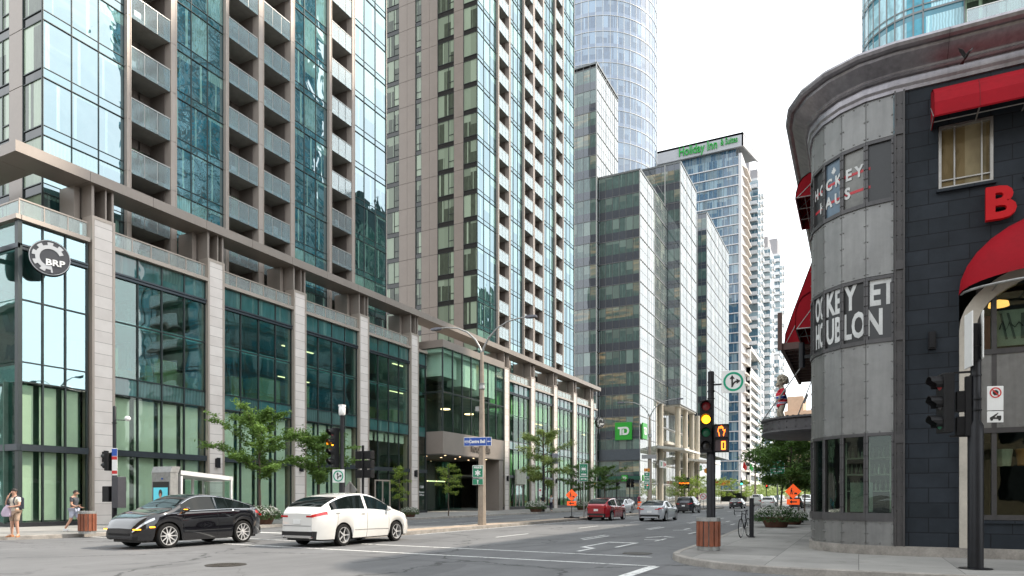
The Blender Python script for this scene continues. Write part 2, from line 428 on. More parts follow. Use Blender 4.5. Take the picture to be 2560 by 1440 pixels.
# median with rounded noses
def median(y0, y1):
    x0, x1 = -18.5, -17.05; cx = (x0+x1)/2; rr = (x1-x0)/2
    out = arc(cx, y0+rr, rr, 180, 360, 10) + arc(cx, y1-rr, rr, 0, 180, 10)
    m = MB(); m.prism([(x,y,-.05) for x,y in out], (0,0,.186)); tag(m.build('median_strip', mat('median_pavers', (.33,.26,.20), .9, 0, .3, 5, .4)), kind='structure')
    k = MB(); loop = out + [out[0]]; P = [Vector(p) for p in loop]; rings = []
    N = len(out)
    for i in range(N+1):
        p = P[i % N]; d = (P[(i+1) % N]-P[(i-1) % N]).normalized(); nrm = Vector((-d.y, d.x)); b = p+nrm*.16; p = p-nrm*.012
        rings.append([(p.x,p.y,-.03),(p.x,p.y,.15),(b.x,b.y,.15),(b.x,b.y,-.03)])
    k.loft(rings, caps=False); tag(k.build('median_kerb', kerbM), kind='structure')
median(19.7, 101); median(124, 420)
# road markings, 4 mm above the asphalt
mk = MB()
def line(x0, y0, x1, y1, w, z=.004):
    d = Vector((x1-x0, y1-y0)).normalized(); n = Vector((-d.y, d.x))*w/2
    L = math.hypot(x1-x0, y1-y0); N = max(1, int(L/3))
    for i in range(N):
        a = Vector((x0,y0)).lerp(Vector((x1,y1)), i/N); b = Vector((x0,y0)).lerp(Vector((x1,y1)), (i+1)/N)
        mk.face([(a.x-n.x,a.y-n.y,z),(b.x-n.x,b.y-n.y,z),(b.x+n.x,b.y+n.y,z),(a.x+n.x,a.y+n.y,z)])
line(-27.6, 19.3, -4.9, 17.9, .13); line(-27.6, 16.9, -4.2, 15.6, .13)
line(-4.2, 15.53, -4.3, 2, .26)
for x in (-9.2, -12.9):
    for y in range(24, 100, 9): 
        line(x, y, x, y+3, .1); line(x-.0, y, x, y, .1) if False else None
for y in range(24, 60, 9): line(-9.5, y+.6, -9.5, y+3.4, .1)
for x in (-9.2, -12.9, -21.4, -24.6):
    for y in range(126, 400, 9): line(x, y, x, y+3, .1)
for x in (-21.5, -24.6):
    for y in range(26, 100, 9): line(x, y, x, y+3, .1)
line(-16.8, 24, -16.8, 101, .1); line(-18.75, 24, -18.75, 101, .1)
line(-18.7, 22.3, -27.6, 22.6, .4)
# bicycle-lane arrow and box outlines near the corner
line(-7.9, 20.6, -7.9, 23.2, .12); line(-6.9, 20.9, -6.9, 23.2, .12); line(-7.95, 23.2, -6.85, 23.2, .3); line(-7.9, 20.6, -7.5, 20.3, .25); line(-7.4, 18.9, -7.4, 20.3, .13)
line(-7.5, 26.5, -7.0, 27.8, .14); line(-7.2, 27.6, -6.6, 27.2, .2); line(-7.2, 25.2, -6.5, 25.3, .15)
for y in (24.5, 30, 35.5, 41, 46.5, 52): line(-6.6, y, -6.6, y+1.6, .1)
for y in (33, 45, 57, 69): line(-8.0, y, -7.2, y+.5, .15); line(-7.7, y+1, -7.7, y+2.4, .12)
tag(mk.build('road_markings', paintM), kind='structure')
# narrow darker repair seams
sm = MB()
def seam(pts, w):
    for a, b in zip(pts, pts[1:]):
        d = Vector((b[0]-a[0], b[1]-a[1])).normalized(); n = Vector((-d.y, d.x))*w/2
        sm.face([(a[0]-n.x,a[1]-n.y,.002),(b[0]-n.x,b[1]-n.y,.002),(b[0]+n.x,b[1]+n.y,.002),(a[0]+n.x,a[1]+n.y,.002)])
rs = random.Random(3)
def wob(x0,y0,x1,y1,n,a): return [(x0+(x1-x0)*i/n+rs.uniform(-a,a), y0+(y1-y0)*i/n+rs.uniform(-a,a)) for i in range(n+1)]
seam(wob(-10.9,13,-10.2,30,22,.07), .09); seam(wob(-14.5,27,-6,26,20,.12), .12); seam(wob(-8.6,24,-8.6,60,24,.06), .07)
seam(wob(-12.5,14.6,-3,14,20,.07), .05); seam(wob(-7,17.5,-5.8,33,20,.05), .08); seam(wob(-16,31,-10,70,25,.08), .08)
tag(sm.build('road_seams', mat('crack_sealant', (.045,.045,.047), .6, 0, .3, 3)), kind='structure')
# manhole
t = thing('manhole_cover', 'worn round utility cover in the crosswalk by the right corner kerb', 'manhole cover', (-5.6, 18.9, 0))
m = MB(); m.lathe([(.42,.001),(.42,.010),(.37,.012)], 28); m.build('frame', mat('cast_iron', (.06,.052,.045), .55, .6, .3, 12, .4), t)
m = MB(); m.lathe([(.36,.004),(.36,.011)], 28); m.build('lid', mat('cement_lid', (.13,.125,.12), .8, 0, .3, 8), t)
t = thing('manhole_cover', 'round iron manhole cover in the road in front of the black car', 'manhole cover', (-13.3, 11.3, 0))
m = MB(); m.lathe([(.46,.001),(.46,.012),(.40,.014)], 32); m.build('frame', mat('cast_iron', (.06,.052,.045), .55, .6, .3, 12, .4), t)
m = MB(); m.lathe([(.385,.004),(.385,.012)], 32)
for i in range(-4, 5):
    for j in range(-4, 5):
        if i*i+j*j < 17: m.box(i*.08-.025, i*.08+.025, j*.08-.025, j*.08+.025, .0125, .018)
m.build('lid', mat('cast_iron_lid', (.09,.08,.07), .5, .6, .3, 12, .4), t)
# ---------------------------------------------------------------- podium building
greenclear = clear_glass('green_tinted_glass', (.92,.975,.92), 1.5, .22, .45)
rightclear = clear_glass('curtain_bay_glass', (.80,.95,.84), 1.32, .2, .45)
cornermirror = clear_glass('mirror_coated_glass', (.5,.7,.66), 4.6, .45, .3, gcol=(.72,.90,.95))
officeclear = clear_glass('office_glass', (.62,.84,.82), 2.0, .4, .4)
spandrelM = facade_glass('teal_spandrel_glass', 1.5, 9, 0, (.04,.12,.115), (.1,.2,.18), 0., 1.9, tilt=.02, wav=.45, wsc=.7)
ceilM = mat('office_ceiling', (.42,.46,.43), .9, 0, .05, 1)
roomwall = mat('office_wall', (.24,.26,.23), .9, 0, .3, .5)
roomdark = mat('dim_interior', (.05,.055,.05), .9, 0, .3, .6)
boxwood = mat('plywood_partition', (.45,.30,.13), .7, 0, .15, 1)
stripL = glow('warm_light_strip', (1., .70, .36), 1.5)
spotL = glow('recessed_spotlight', (1., .66, .35), 3.)

X0 = -36.5
P = thing('podium_building', 'long stone-pillared podium with tall green glass bays and a beige roof frame', 'building', (X0, 18.73, 0), world=True)
pil = [22.4, 29.65, 36.95, 44.2, 51.4, 69.85, 77.0, 84.15, 91.25, 98.3]
core = MB()
core.box(-60, -45.2, 19.2, 101, 0.05, 15.1)         # deep core
core.box(-60, -36.9, 19.0, 101.3, 15.0, 15.25); core.build('roof_deck', conc, P)
fl = MB(); 
for z0, z1 in ((.05,.33),(3.93,4.12),(7.35,8.18),(11.25,11.5),(13.8,14.0)): fl.box(-45.2, -36.9, 19.1, 53.9, z0, z1); fl.box(-45.2, -36.9, 66.6, 101.2, z0, z1)
fl.build('floor_slab', ceilM, P)
rw = MB(); rw.box(-45.2,-45.1,19.1,101,8.2,15); rw.build('back_wall', roomwall, P)
for k in range(6):
    m = MB(); y = [27,34.5,41.5,49,74,88][k]; m.box(-45,-40.5,y,y+.25,8.2,13.8); m.build('partition', roomwall, P)
fu = MB()
for k in range(34):
    y = rnd.uniform(20, 52) if k < 24 else rnd.uniform(68, 100); x = rnd.uniform(-42, -38.2); h = rnd.uniform(.9, 1.9)
    fu.box(x, x+rnd.uniform(.8,2), y, y+rnd.uniform(.8,2.6), 8.2, 8.2+h)
fu.build('office_furniture', boxwood, P, stuff=True)
ls = MB()
for x in (-37.8, -39.4, -41.2, -43.4):
    for y in list(range(20, 52, 5))+list(range(68, 100, 6)):
        if rnd.random() < .32: ls.box(x, x+.12, y, y+3.4, 11.19, 11.24); ls.box(x, x+.12, y+.4, y+3.9, 13.72, 13.78)
ls.build('light_strip', stripL, P)
# drawn blinds behind the lower glazing, room by room
bl = []
def blindrow(y0, y1, z0, z1, n, m_=.12):
    w = (y1-y0)/n
    for i in range(n):
        b = MB(); b.box(-36.98, -36.95, y0+i*w+m_*.2, y0+(i+1)*w-m_*2.2, z0+.05, z1-.03); bl.append(b)
bays = [(18.85, 22.15, 3)] + [(a+1.12, b-.12, 4) for a, b in zip(pil[:4], pil[1:5])]
for a, b, n in bays[:4]:
    blindrow(a, b, .38, 3.9, n); blindrow(a, b, 4.2, 7.2, n)
a, b, n = bays[4]; blindrow(a, b, 6.4, 7.2, n)
many('blind', bl, blind, P, 60)
dk = MB()
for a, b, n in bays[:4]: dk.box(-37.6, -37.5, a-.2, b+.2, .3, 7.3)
dk.build('dark_backing', mat('dark_green_backing', (.08,.14,.11), .9, 0, .2, 1), P)  # plain dark green sheet behind the blinds, seen in their gaps
# right-hand bays: pleated curtains
cm = []
rb = [(a+1.12, b-.12, 4) for a, b in zip(pil[5:9], pil[6:10])] + [(99.5, 101.2, 1), (66.5, 69.7, 2)]
for a, b, n in rb:
    for z0, z1 in ((.4,3.9),(4.2,7.2),(11.5,13.7)):
        c = MB(); y = a
        while y < b:
            if rnd.random() < .78:
                w_ = rnd.uniform(.35,.9)
                c.box(-36.99+rnd.uniform(-.08,.0), -36.9, y, min(b, y+w_), z0, z1)
            y += rnd.uniform(.5, .95)
        if c.f: cm.append(c)
many('curtain', cm, mat('green_curtain', (.27,.36,.20), .9, 0, .25, 5), P, 40)
dr = MB(); dr.box(-38.3,-38.2,66.6,101,.3,7.3); dr.box(-38.6,-38.5,66.6,101,8.2,13.9); dr.build('dark_backing', roomdark, P)  # plain dark sheets closing the view behind the pleated curtains
# glazing panes, each its own part
cg, co, cs = [], [], []
rows = [(.36,3.88),(4.2,7.25),(7.3,8.22),(8.28,11.28),(11.34,13.72),(14.02,15.12)]
def glaze(y0, y1, n, fx=-36.62):
    w = (y1-y0)/n
    for i in range(n):
        for k, (a, b) in enumerate(rows):
            q = MB(); q.box(fx-.02, fx, y0+i*w+.03, y0+(i+1)*w-.03, a, b)
            (cs if k in (2, 5) else cg if k < 2 else co).append(q)
cmr = []
for a, b, n in bays[:1]:
    w = (b-a)/n
    for i in range(n):
        for z0, z1 in rows[2:]: cmr.append(MB().box(-36.64,-36.62,a+i*w+.03,a+(i+1)*w-.03,z0,z1))
    for i in range(n):
        for z0, z1 in rows[:2]: cg.append(MB().box(-36.64,-36.62,a+i*w+.03,a+(i+1)*w-.03,z0,z1))
many('window', cmr, cornermirror, P)
for a, b, n in bays[1:]: glaze(a, b, n)
cg2, co2 = cg, co; cg, co = [], []
for a, b, n in rb: glaze(a, b, n)
many('window', cg+co, rightclear, P, 30); cg, co = cg2, co2
glaze(52.55, 54.0, 1)
many('window', cg, greenclear, P, 36); many('window', co, officeclear, P, 40); many('spandrel_panel', cs, spandrelM, P, 24)
# left return facing the cross street
lc, fr = [], MB()
for i in range(12):
    x1 = -36.75-i*1.9; x0 = x1-1.84
    for a, b in rows:
        q = MB(); q.box(x0, x1, 18.84, 18.86, a, b); lc.append(q)
    fr.box(x0-.07, x0, 18.74, 18.9, .35, 15.15)
many('side_window', lc, officeclear, P, 20)
lw = MB(); lw.box(-60,-37.2,19.5,19.55,.3,7.3); lw.build('side_blind', mat('side_blind', (.22,.32,.25), .9,0,.2,.6), P)
# mullions and transoms
def grid(y0, y1, n, fx=-36.6):
    w = (y1-y0)/n
    for i in range(n+1): fr.box(fx-.1, fx+.05, y0+i*w-.035, y0+i*w+.035, .35, 15.15)
    for z, t in ((7.275,.06),(8.25,.05),(11.31,.06)): fr.box(fx-.08, fx+.06, y0, y1, z-t/2, z+t/2)
fr.build('mullion_grid', dkframe, P)
for a, b, n in bays + rb + [(52.55,54.0,1)]: fr = MB(); grid(a, b, n); fr.build('mullion_grid', dkframe, P)
fr = MB()
fr.box(-36.72,-36.44, 18.73, 18.93, .35, 15.2)
fr.build('mullion_grid', dkframe, P)
bandM = mat('blue_grey_band', (.055,.065,.075), .35, .5, .1, 1)
for a, b, n in bays + rb + [(52.55, 54.0, 1)]:
    bd = MB(); bd.box(-36.75, -36.42, a, b, 3.88, 4.2); bd.box(-36.72, -36.47, a, b, 13.74, 13.86); bd.box(-36.70, -36.44, a, b, 13.9, 14.0); bd.build('transom_band', bandM, P)
bd = MB()
bd.box(-60, -36.42, 18.66, 18.84, 3.88, 4.2); bd.box(-60,-36.44,18.7,18.84,13.76,14.0)
bd.build('transom_band', mat('blue_grey_band', (.055,.065,.075), .35, .5, .1, 1), P)
pl = MB(); pl.box(-36.9, -36.38, 18.7, 54, 0.1, .36); pl.box(-36.9,-36.38,66.45,101.3,.1,.5); pl.box(-60,-36.9,18.7,19.0,.1,.36); pl.build('plinth', plinth, P)
# stone pillars with metal edge fins
ps, fins = [], []
for y in pil:
    m = MB(); m.box(-37.1, -36.36, y, y+1.0, .15, 16.45); ps.append(m)
    f = MB()
    for yy in (y-.13, y+1.0): f.box(-37.2, -36.32, yy+.003, yy+.127, .15, 16.6)
    f.box(-37.2,-36.34,y-.12,y+1.12,16.45,16.62); fins.append(f)
many('pillar', ps, limestone, P); many('pillar_edge_fin', fins, bronze_lt, P)
# parapet coping and glass rail
for a, b, n in bays + rb + [(52.55,54.0,1)]: co_ = MB(); co_.box(-36.9, -36.34, a-.02, b+.02, 15.14, 15.36); co_.build('coping', bronze_lt, P)
co_ = MB()
co_.box(-60,-36.34,18.6,18.86,15.14,15.36); co_.build('coping', bronze_lt, P)
railglass = clear_glass('railing_glass', (.75,.85,.82), 1.5, .1, 1, opac=.18)
for a, b, n in bays + rb:
    rg, rl = MB(), MB()
    rg.box(-36.62,-36.60,a,b,15.45,16.15); rl.box(-36.65,-36.57,a,b,16.17,16.24)
    k = a
    while k < b: rl.box(-36.64,-36.58,k,k+.05,15.36,16.2); k += 1.15
    o = rl.build('terrace_rail', bronze_lt, P); rg.build('rail_glass', railglass, o)
rg, rl = MB(), MB()
rg.box(-60,-36.7,18.9,18.92,15.45,16.15); rl.box(-60,-36.62,18.88,18.95,16.17,16.24)
o = rl.build('terrace_rail', bronze_lt, P); rg.build('rail_glass', railglass, o)
# pergola frame: posts over each pillar carrying one long beam
pp = []
for y in pil:
    m = MB(); m.box(-37.75, -36.4, y-.12, y+.02, 16.62, 18.26); m.box(-37.75,-36.4,y+.62,y+.70,16.62,18.26); m.box(-37.75, -36.4, y+.98, y+1.1, 16.62, 18.26); m.box(-38.6,-37.3,y-.5,y-.2,15.3,18.26); pp.append(m)
many('pergola_post', pp, taupe, P)
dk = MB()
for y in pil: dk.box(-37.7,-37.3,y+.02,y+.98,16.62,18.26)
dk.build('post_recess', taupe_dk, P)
bm = MB()
y = 18.45
while y < 101.9:
    bm.box(-37.9, -36.1, y, min(y+3.58, 102.1), 18.26, 18.80); y += 3.6
x = -36.1-1.8
for i in range(6): bm.box(x-3.58, x-.02, 18.45, 20.2, 18.26, 18.80); x -= 3.6
bm.build('roof_beam', taupe, P)
# small up/down lights on pillars
for y in pil[:9]:
    m = MB(); m.box(-36.36,-36.2,y+.42,y+.62,3.5,4.05); m.box(-36.2,-36.12,y+.40,y+.64,3.45,4.1); m.build('wall_light', black, P)
# glazed doors
def door(y0, y1, zt, fx, par=P):
    m = MB(); m.box(fx-.06,fx+.04,y0-.12,y0,.15,zt); m.box(fx-.06,fx+.04,y1,y1+.12,.15,zt); m.box(fx-.06,fx+.04,y0,y1,zt-.12,zt); m.box(fx-.06,fx+.04,(y0+y1)/2-.06,(y0+y1)/2+.06,.15,zt-.12); m.box(fx-.06,fx+.04,y0,y1,.15,.3)
    d = m.build('door', bronze_lt, par); q = MB(); q.box(fx-.02,fx,y0,y1,.3,zt-.12); q.build('door_glass', officeclear, d)
    h = MB(); c_ = (y0+y1)/2; h.box(fx+.05,fx+.09,c_-.18,c_-.15,.9,1.5); h.box(fx+.05,fx+.09,c_+.15,c_+.18,.9,1.5); h.build('handle', steel, d)
door(46.4, 48.3, 3.1, -36.52); door(73.0, 74.8, 3.1, -36.52)
m = MB(); m.box(-36.45,-36.2,72.6,75.2,3.15,4.9); m.build('blank_sign_box', mat('pale_sign_box', (.42,.43,.36), .6), P)

# entrance volume with restaurant sign
ev = (-34.7, 54.1, 66.4)
m = MB(); m.box(-36.6, ev[0], ev[1], ev[2], 5.7, 7.8); m.box(-38, ev[0]+.03, ev[1]-.05, ev[2]+.02, 15.7, 16.4); m.box(-60,-38,53.9,66.6,14.8,16.3)
m.box(-36.9,-34.8,65.5,66.4,.15,5.7); m.build('entrance_canopy', taupe, P)
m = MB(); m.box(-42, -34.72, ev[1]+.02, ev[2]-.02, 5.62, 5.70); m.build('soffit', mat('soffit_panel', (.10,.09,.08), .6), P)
for i in range(4):
    for j in range(2):
        q = MB(); q.lathe([(.09,5.6),(.09,5.625)], 10, (-35.4-j*2.2, 55.6+i*2.7, 0)); q.build('downlight', spotL, P)
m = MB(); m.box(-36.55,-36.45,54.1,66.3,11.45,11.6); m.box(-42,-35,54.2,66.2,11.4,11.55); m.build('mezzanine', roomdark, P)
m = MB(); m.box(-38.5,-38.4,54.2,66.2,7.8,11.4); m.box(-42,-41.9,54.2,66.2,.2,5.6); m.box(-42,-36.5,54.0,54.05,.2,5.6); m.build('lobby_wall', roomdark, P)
m = MB(); 
for k in range(3): m.box(-37.6+k*.5,-35.5+k*.2,55.0+k*3.6,57.8+k*3.6,13.2-k*.5,15.6)
m.box(-38.5,-35,54.3,66.1,15.3,15.65); m.build('white_ceiling_bulkhead', mat('white_plaster', (.75,.78,.74), .9,0,.03,1), P)
for y in (57.2, 61.8):
    q = MB(); q.tube([( -36.4+.45*math.cos(t), y+.45*math.sin(t), 10.3) for t in [2*PI*i/14 for i in range(15)]], .035, 5); q.build('ring_lamp', spotL, P)
for yy in (56,61.5): q = MB(); q.box(-37.5,-35.6,yy,yy+.1,15.1,15.2); q.build('light_strip', stripL, P)  # glowing strips added to brighten the inside of the entrance box
q = MB(); q.box(-41.5,-41.4,58.5,65,3.3,3.42); q.build('linear_light', stripL, P)
fr = MB(); gl = []; n = 7; w = (ev[2]-ev[1])/n
for i in range(n+1): fr.box(ev[0]-.12, ev[0]+.03, ev[1]+i*w-.04, ev[1]+i*w+.04, 7.8, 15.7)
fr.box(ev[0]-.1, ev[0]+.02, ev[1], ev[2], 11.46, 11.56); fr.box(-36.5, ev[0], ev[1]-.02, ev[1]+.06, 11.46, 11.56)
fr.build('mullion_grid', dkframe, P)
clear2 = clear_glass('clear_entrance_glass', (.80,.90,.85), 1.4, .12, .5)
for i in range(n):
    for a, b in ((7.82,11.45),(11.57,15.68)):
        q = MB(); q.box(ev[0]-.05,ev[0]-.03,ev[1]+i*w+.05,ev[1]+(i+1)*w-.05,a,b); gl.append(q)
for a, b in ((7.82,11.45),(11.57,15.68)):
    q = MB(); q.box(-36.5,ev[0]-.1,ev[1]+.02,ev[1]+.04,a,b); gl.append(q)
many('window', gl, clear2, P)
q = MB(); 
for i in range(7):
    q.box(-40.02,-40.0,54.3+i*1.72,54.3+i*1.72+1.6,.3,5.4)
q.build('lobby_glass', officeclear, P)
M_ = Matrix.Translation((-34.66, 61.2, 6.55)) @ Matrix.Rotation(R(90),4,'Z') @ Matrix.Rotation(R(90),4,'X')
tm = text_mb('Roccabella', 1.15, M_, .16, .012, .80); tm.build('lettering', mat('bronze_letters', (.15,.125,.105), .5,.3), P)
# white door lettering
q = text_mb('1288', .34, Matrix.Translation((-36.55, 53.3, 2.55)) @ Matrix.Rotation(R(90),4,'Z') @ Matrix.Rotation(R(90),4,'X'), .01); q.build('lettering', whitep, P)
q = text_mb('Bureaux\nOffices', .27, Matrix.Translation((-36.55, 53.3, 1.95)) @ Matrix.Rotation(R(90),4,'Z') @ Matrix.Rotation(R(90),4,'X'), .01); q.build('lettering', whitep, P)

# round signs (projecting drum, gear-tooth emblem)
def gear_sign(loc, rz, label):
    t = thing('round_sign', label, 'sign', loc, rz)
    m = MB(); m.lathe([(.80,-.12),(.86,-.1),(.86,.22),(.83,.26)], 40, axis='y'); 
    m.xf(Matrix.Rotation(R(180),4,'Z')); m.build('drum', black, t, smooth=30)
    m = MB(); m.lathe([(.82,.0),(.82,.02)], 40, (0,-.275,0), 'y'); m.build('disc', mat('grey_sign_disc', (.05,.05,.055), .4, .2, .1, 2), t)
    m = MB()
    for k in range(40):                  # silver ring with teeth, open at lower right
        a0, a1 = R(20+k*6.5), R(20+(k+1)*6.5); ri = .42; ro = .74 if (k//3) % 2 else .60
        m.prism([(ri*math.cos(a0),-.30,ri*math.sin(a0)),(ro*math.cos(a0),-.30,ro*math.sin(a0)),(ro*math.cos(a1),-.30,ro*math.sin(a1)),(ri*math.cos(a1),-.30,ri*math.sin(a1))], (0,.03,0))
    m.build('gear_ring', mat('silver_emblem', (.45,.45,.45), .35,.4,.05,2), t)
    m = MB(); m.lathe([(.86,0),(.86,.03),(.80,.03),(.80,0)], 40, (0,-.29,0), 'y', caps=False); m.build('rim', mat('silver_rim', (.5,.5,.5), .3,.6), t)
    q = text_mb('BRP', .42, face_south(.22,-.31,-.26), .03, .012, 1.15); q.build('lettering', whitep, t)
    m = MB(); m.box(-.1,.1,.1,.62,-.1,.1); m.build('bracket', black, t)
    return t
gear_sign((-35.9, 19.9, 13.45), R(62), 'round dark gear sign reading BRP on the glass corner nearest the camera')
gear_sign((-38.3, 18.2, 13.45), R(8), 'round grey gear sign cut by the left edge of the photo')
gear_sign((-35.9, 100.8, 13.2), R(62), 'small round gear sign at the far end of the stone-pillared podium')

# ---------------------------------------------------------------- twin apartment towers over the podium
segG = [(21.28,25.8,3),(29.16,32.92,3),(39.37,43.2,3),(46.43,51.09,3)]
segB = [(26.1,28.71),(33.19,35.79),(36.31,38.91),(43.53,46.02)]
segP = [(25.8,26.1),(28.71,29.16),(32.92,33.19),(35.79,36.31),(38.91,39.37),(43.2,43.53),(46.02,46.43)]
FH = 3.1; ZB = 14.86
balglass = clear_glass('balcony_glass', (.70,.82,.86), 2.1, .15, 1.2, rough=.06, opac=.15)
cpale = (.40,.58,.42); cdark = (.018,.045,.035)
glA = []
for k, (a, b, n) in enumerate(segG):
    nm = 'tower_glass_'+'abcd'[k]
    glA.append(facade_glass(nm, (b-a)/n, FH, ZB, (.012,.042,.042), (.20,.36,.30), .25, 4.0, span=(.17,(.02,.06,.06)), tilt=.02, wav=.9, wsc=.6, sidew=.08, stint=(.72,.90,.97,1)))
sideG = facade_glass('tower_side_glass', .9, FH, ZB, (.07,.09,.065), (.40,.50,.37), .5, 1.55, span=(.18,(.02,.022,.022)), tilt=.02, wav=.35)
doorG = facade_glass('balcony_door_glass', 1.3, FH, ZB, (.03,.045,.03), (.25,.35,.24), .25, 1.5, tilt=.0, wav=.05)
def condo(dy, label, nf=22, seed=1):
    rr = random.Random(seed); y00 = 21.28+dy
    t = thing('apartment_tower', label, 'building', (-39, y00, 0), world=True)
    zt = ZB+nf*FH
    m = MB(); m.box(-56, -40.75, y00+.2, 51.0+dy, 15.3, zt); m.box(-56,-39.3,y00+.25,25.8+dy,15.3,zt)
    for a, b, n in segG[1:]: m.box(-41,-39.3,a+dy,b+dy-.02,15.3,zt)
    m.build('core', taupe_dk, t)
    for k, (a, b, n) in enumerate(segG):
        # each glass column keeps its own pane grid through an offset object
        cells = []; fr = MB()
        for f in range(nf):
            z = ZB+f*FH
            if z < 15: z0 = 15.3
            else: z0 = z
            q = MB(); q.box(-39.06, -39.04, a+dy, b+dy, z0, z+FH); cells.append(q)
            fr.box(-39.06,-38.97,a+dy,b+dy,z-.015,z+.02); fr.box(-39.06,-39.0,a+dy,b+dy,z+.52,z+.55)
        for i in range(n+1): y = a+dy+(b-a)*i/n; fr.box(-39.06,-38.99,y-.02,y+.02,15.3,zt)
        old = OFF[t.name]
        for q in sorted(cells, key=lambda q: q.v[0][2]):
            OFF[t.name] = Vector((-39, a+dy, 0)); o = q.build('window', glA[k], t); o.location = (0, a+dy-y00, 0)
        OFF[t.name] = old
        fr.build('mullion_grid', dkframe, t)
    pr = MB()
    for a, b in segP:
        for f in range(nf):
            q = ZB+f*FH; pr.box(-39.3,-38.75,a+dy+.01,b+dy-.01,max(15.3,q+.012),q+FH-.012)
    pr.box(-39.2,-38.95,51.09+dy,51.16+dy,15.3,zt)
    pr.build('pier', mat('pier_panel', (.36,.31,.275), .45, .1, .05, .6), t)
    fins = MB()
    for a, b in segP: fins.box(-38.75,-38.72,a+dy+.02,a+dy+.07,15.3,zt); fins.box(-38.75,-38.72,b+dy-.07,b+dy-.02,15.3,zt)
    fins.build('pier_edge', bronze_lt, t)
    bal = []
    for (a, b) in segB:
        for f in range(nf):
            z = ZB+f*FH
            if z < 15: continue
            s = MB(); s.box(-40.7,-38.82,a+dy+.01,b+dy-.01,z,z+.2)
            rg = MB(); p = MB(); nb = 3; w = (b-a)/nb
            for i in range(nb): rg.box(-38.79,-38.775,a+dy+i*w+.04,a+dy+(i+1)*w-.04,z-.06,z+1.28)
            for i in range(nb+1): yy = a+dy+.02+(b-a-.06)*i/nb; p.box(-38.84,-38.80,yy,yy+.035,z,z+1.32)
            p.box(-38.85,-38.77,a+dy,b+dy,z+1.32,z+1.37)
            if rr.random() < .5:
                fx = rr.uniform(a+.4,b-.7)+dy; p.box(-40.1,-39.6,fx,fx+.45,z+.2,z+.2+rr.uniform(.5,.95))
            bal.append((s, [('railing_glass', rg, balglass), ('railing', p, frame_lt)]))
    many('balcony', bal, conc, t, 100)
    bk = MB(); bw = MB(); dr = MB()
    for (a, b) in segB:
        dr.box(-40.74,-40.72,a+dy,b+dy,15.3,zt)
        for f in range(nf):
            z = ZB+f*FH; bw.box(-40.72,-40.66,a+dy+.9,a+dy+1.0,z+.2,z+FH); bw.box(-40.72,-40.66,a+dy+1.75,a+dy+1.85,z+.2,z+FH); bw.box(-40.72,-40.66,a+dy,b+dy,z+2.5,z+FH)
        for yy in (a, b-.05): bk.box(-40.7,-39.3,yy+dy,yy+dy+.05,15.3,zt)
    dr.build('balcony_door', doorG, t); bw.build('door_frame', taupe_dk, t); bk.build('balcony_side_wall', taupe_dk, t)
    # end wall facing the camera side
    colx = [(-39.06,-40.86,'g'),(-40.86,-42.15,'p'),(-42.15,-44.42,'w'),(-44.42,-46.72,'p2'),(-46.72,-47.6,'w'),(-47.6,-50.0,'p2'),(-50.0,-52.1,'w'),(-52.1,-56,'p2')]
    ws = []
    for xa, xb, k in colx:
        pn = MB(); fr = MB()
        for f in range(nf):
            z = ZB+f*FH
            if k[0] == 'p':
                nn = 2 if k == 'p2' else 1; w = (xb-xa)/nn
                for i in range(nn): pn.box(xa+w*(i+1)+.012, xa+w*i-.012, y00-.06, y00+.1, max(z+.02,15.3), z+FH-.02)
            else:
                q = MB(); q.box(xb+.03, xa-.03, y00+.02, y00+.04, max(15.3,z), z+FH); ws.append(q)
                fr.box(xb,xa,y00-.03,y00+.03,z+.52,z+.57); fr.box(xb,xa,y00-.03,y00+.03,z-.02,z+.02)
                if k == 'w': fr.box(xa-.78,xa-.73,y00-.03,y00+.03,z+.55,z+FH); fr.box(xa-.75,xa,y00-.03,y00+.03,z+1.3,z+1.35)
        fr.box(xa-.03,xa+.03,y00-.05,y00+.03,15.3,zt)
        pn.build('cladding', taupe, t); fr.build('mullion_grid', dkframe, t)
    bk = MB(); bk.box(-56,-39.3,y00+.1,y00+.2,15.3,zt); bk.build('end_wall', plinth, t)
    many('window', ws, sideG, t, 90)
    m = MB(); m.box(-56,-38.9,y00,51.1+dy,zt,zt+1.2); m.build('roof', taupe, t)
    return t
condo(0, 'nearest apartment tower with stacked glass balconies above the stone-pillared podium, cut by the top edge', 22, 3)
condo(46.85, 'second apartment tower with a beige panelled end wall and a bright street face', 25, 5)
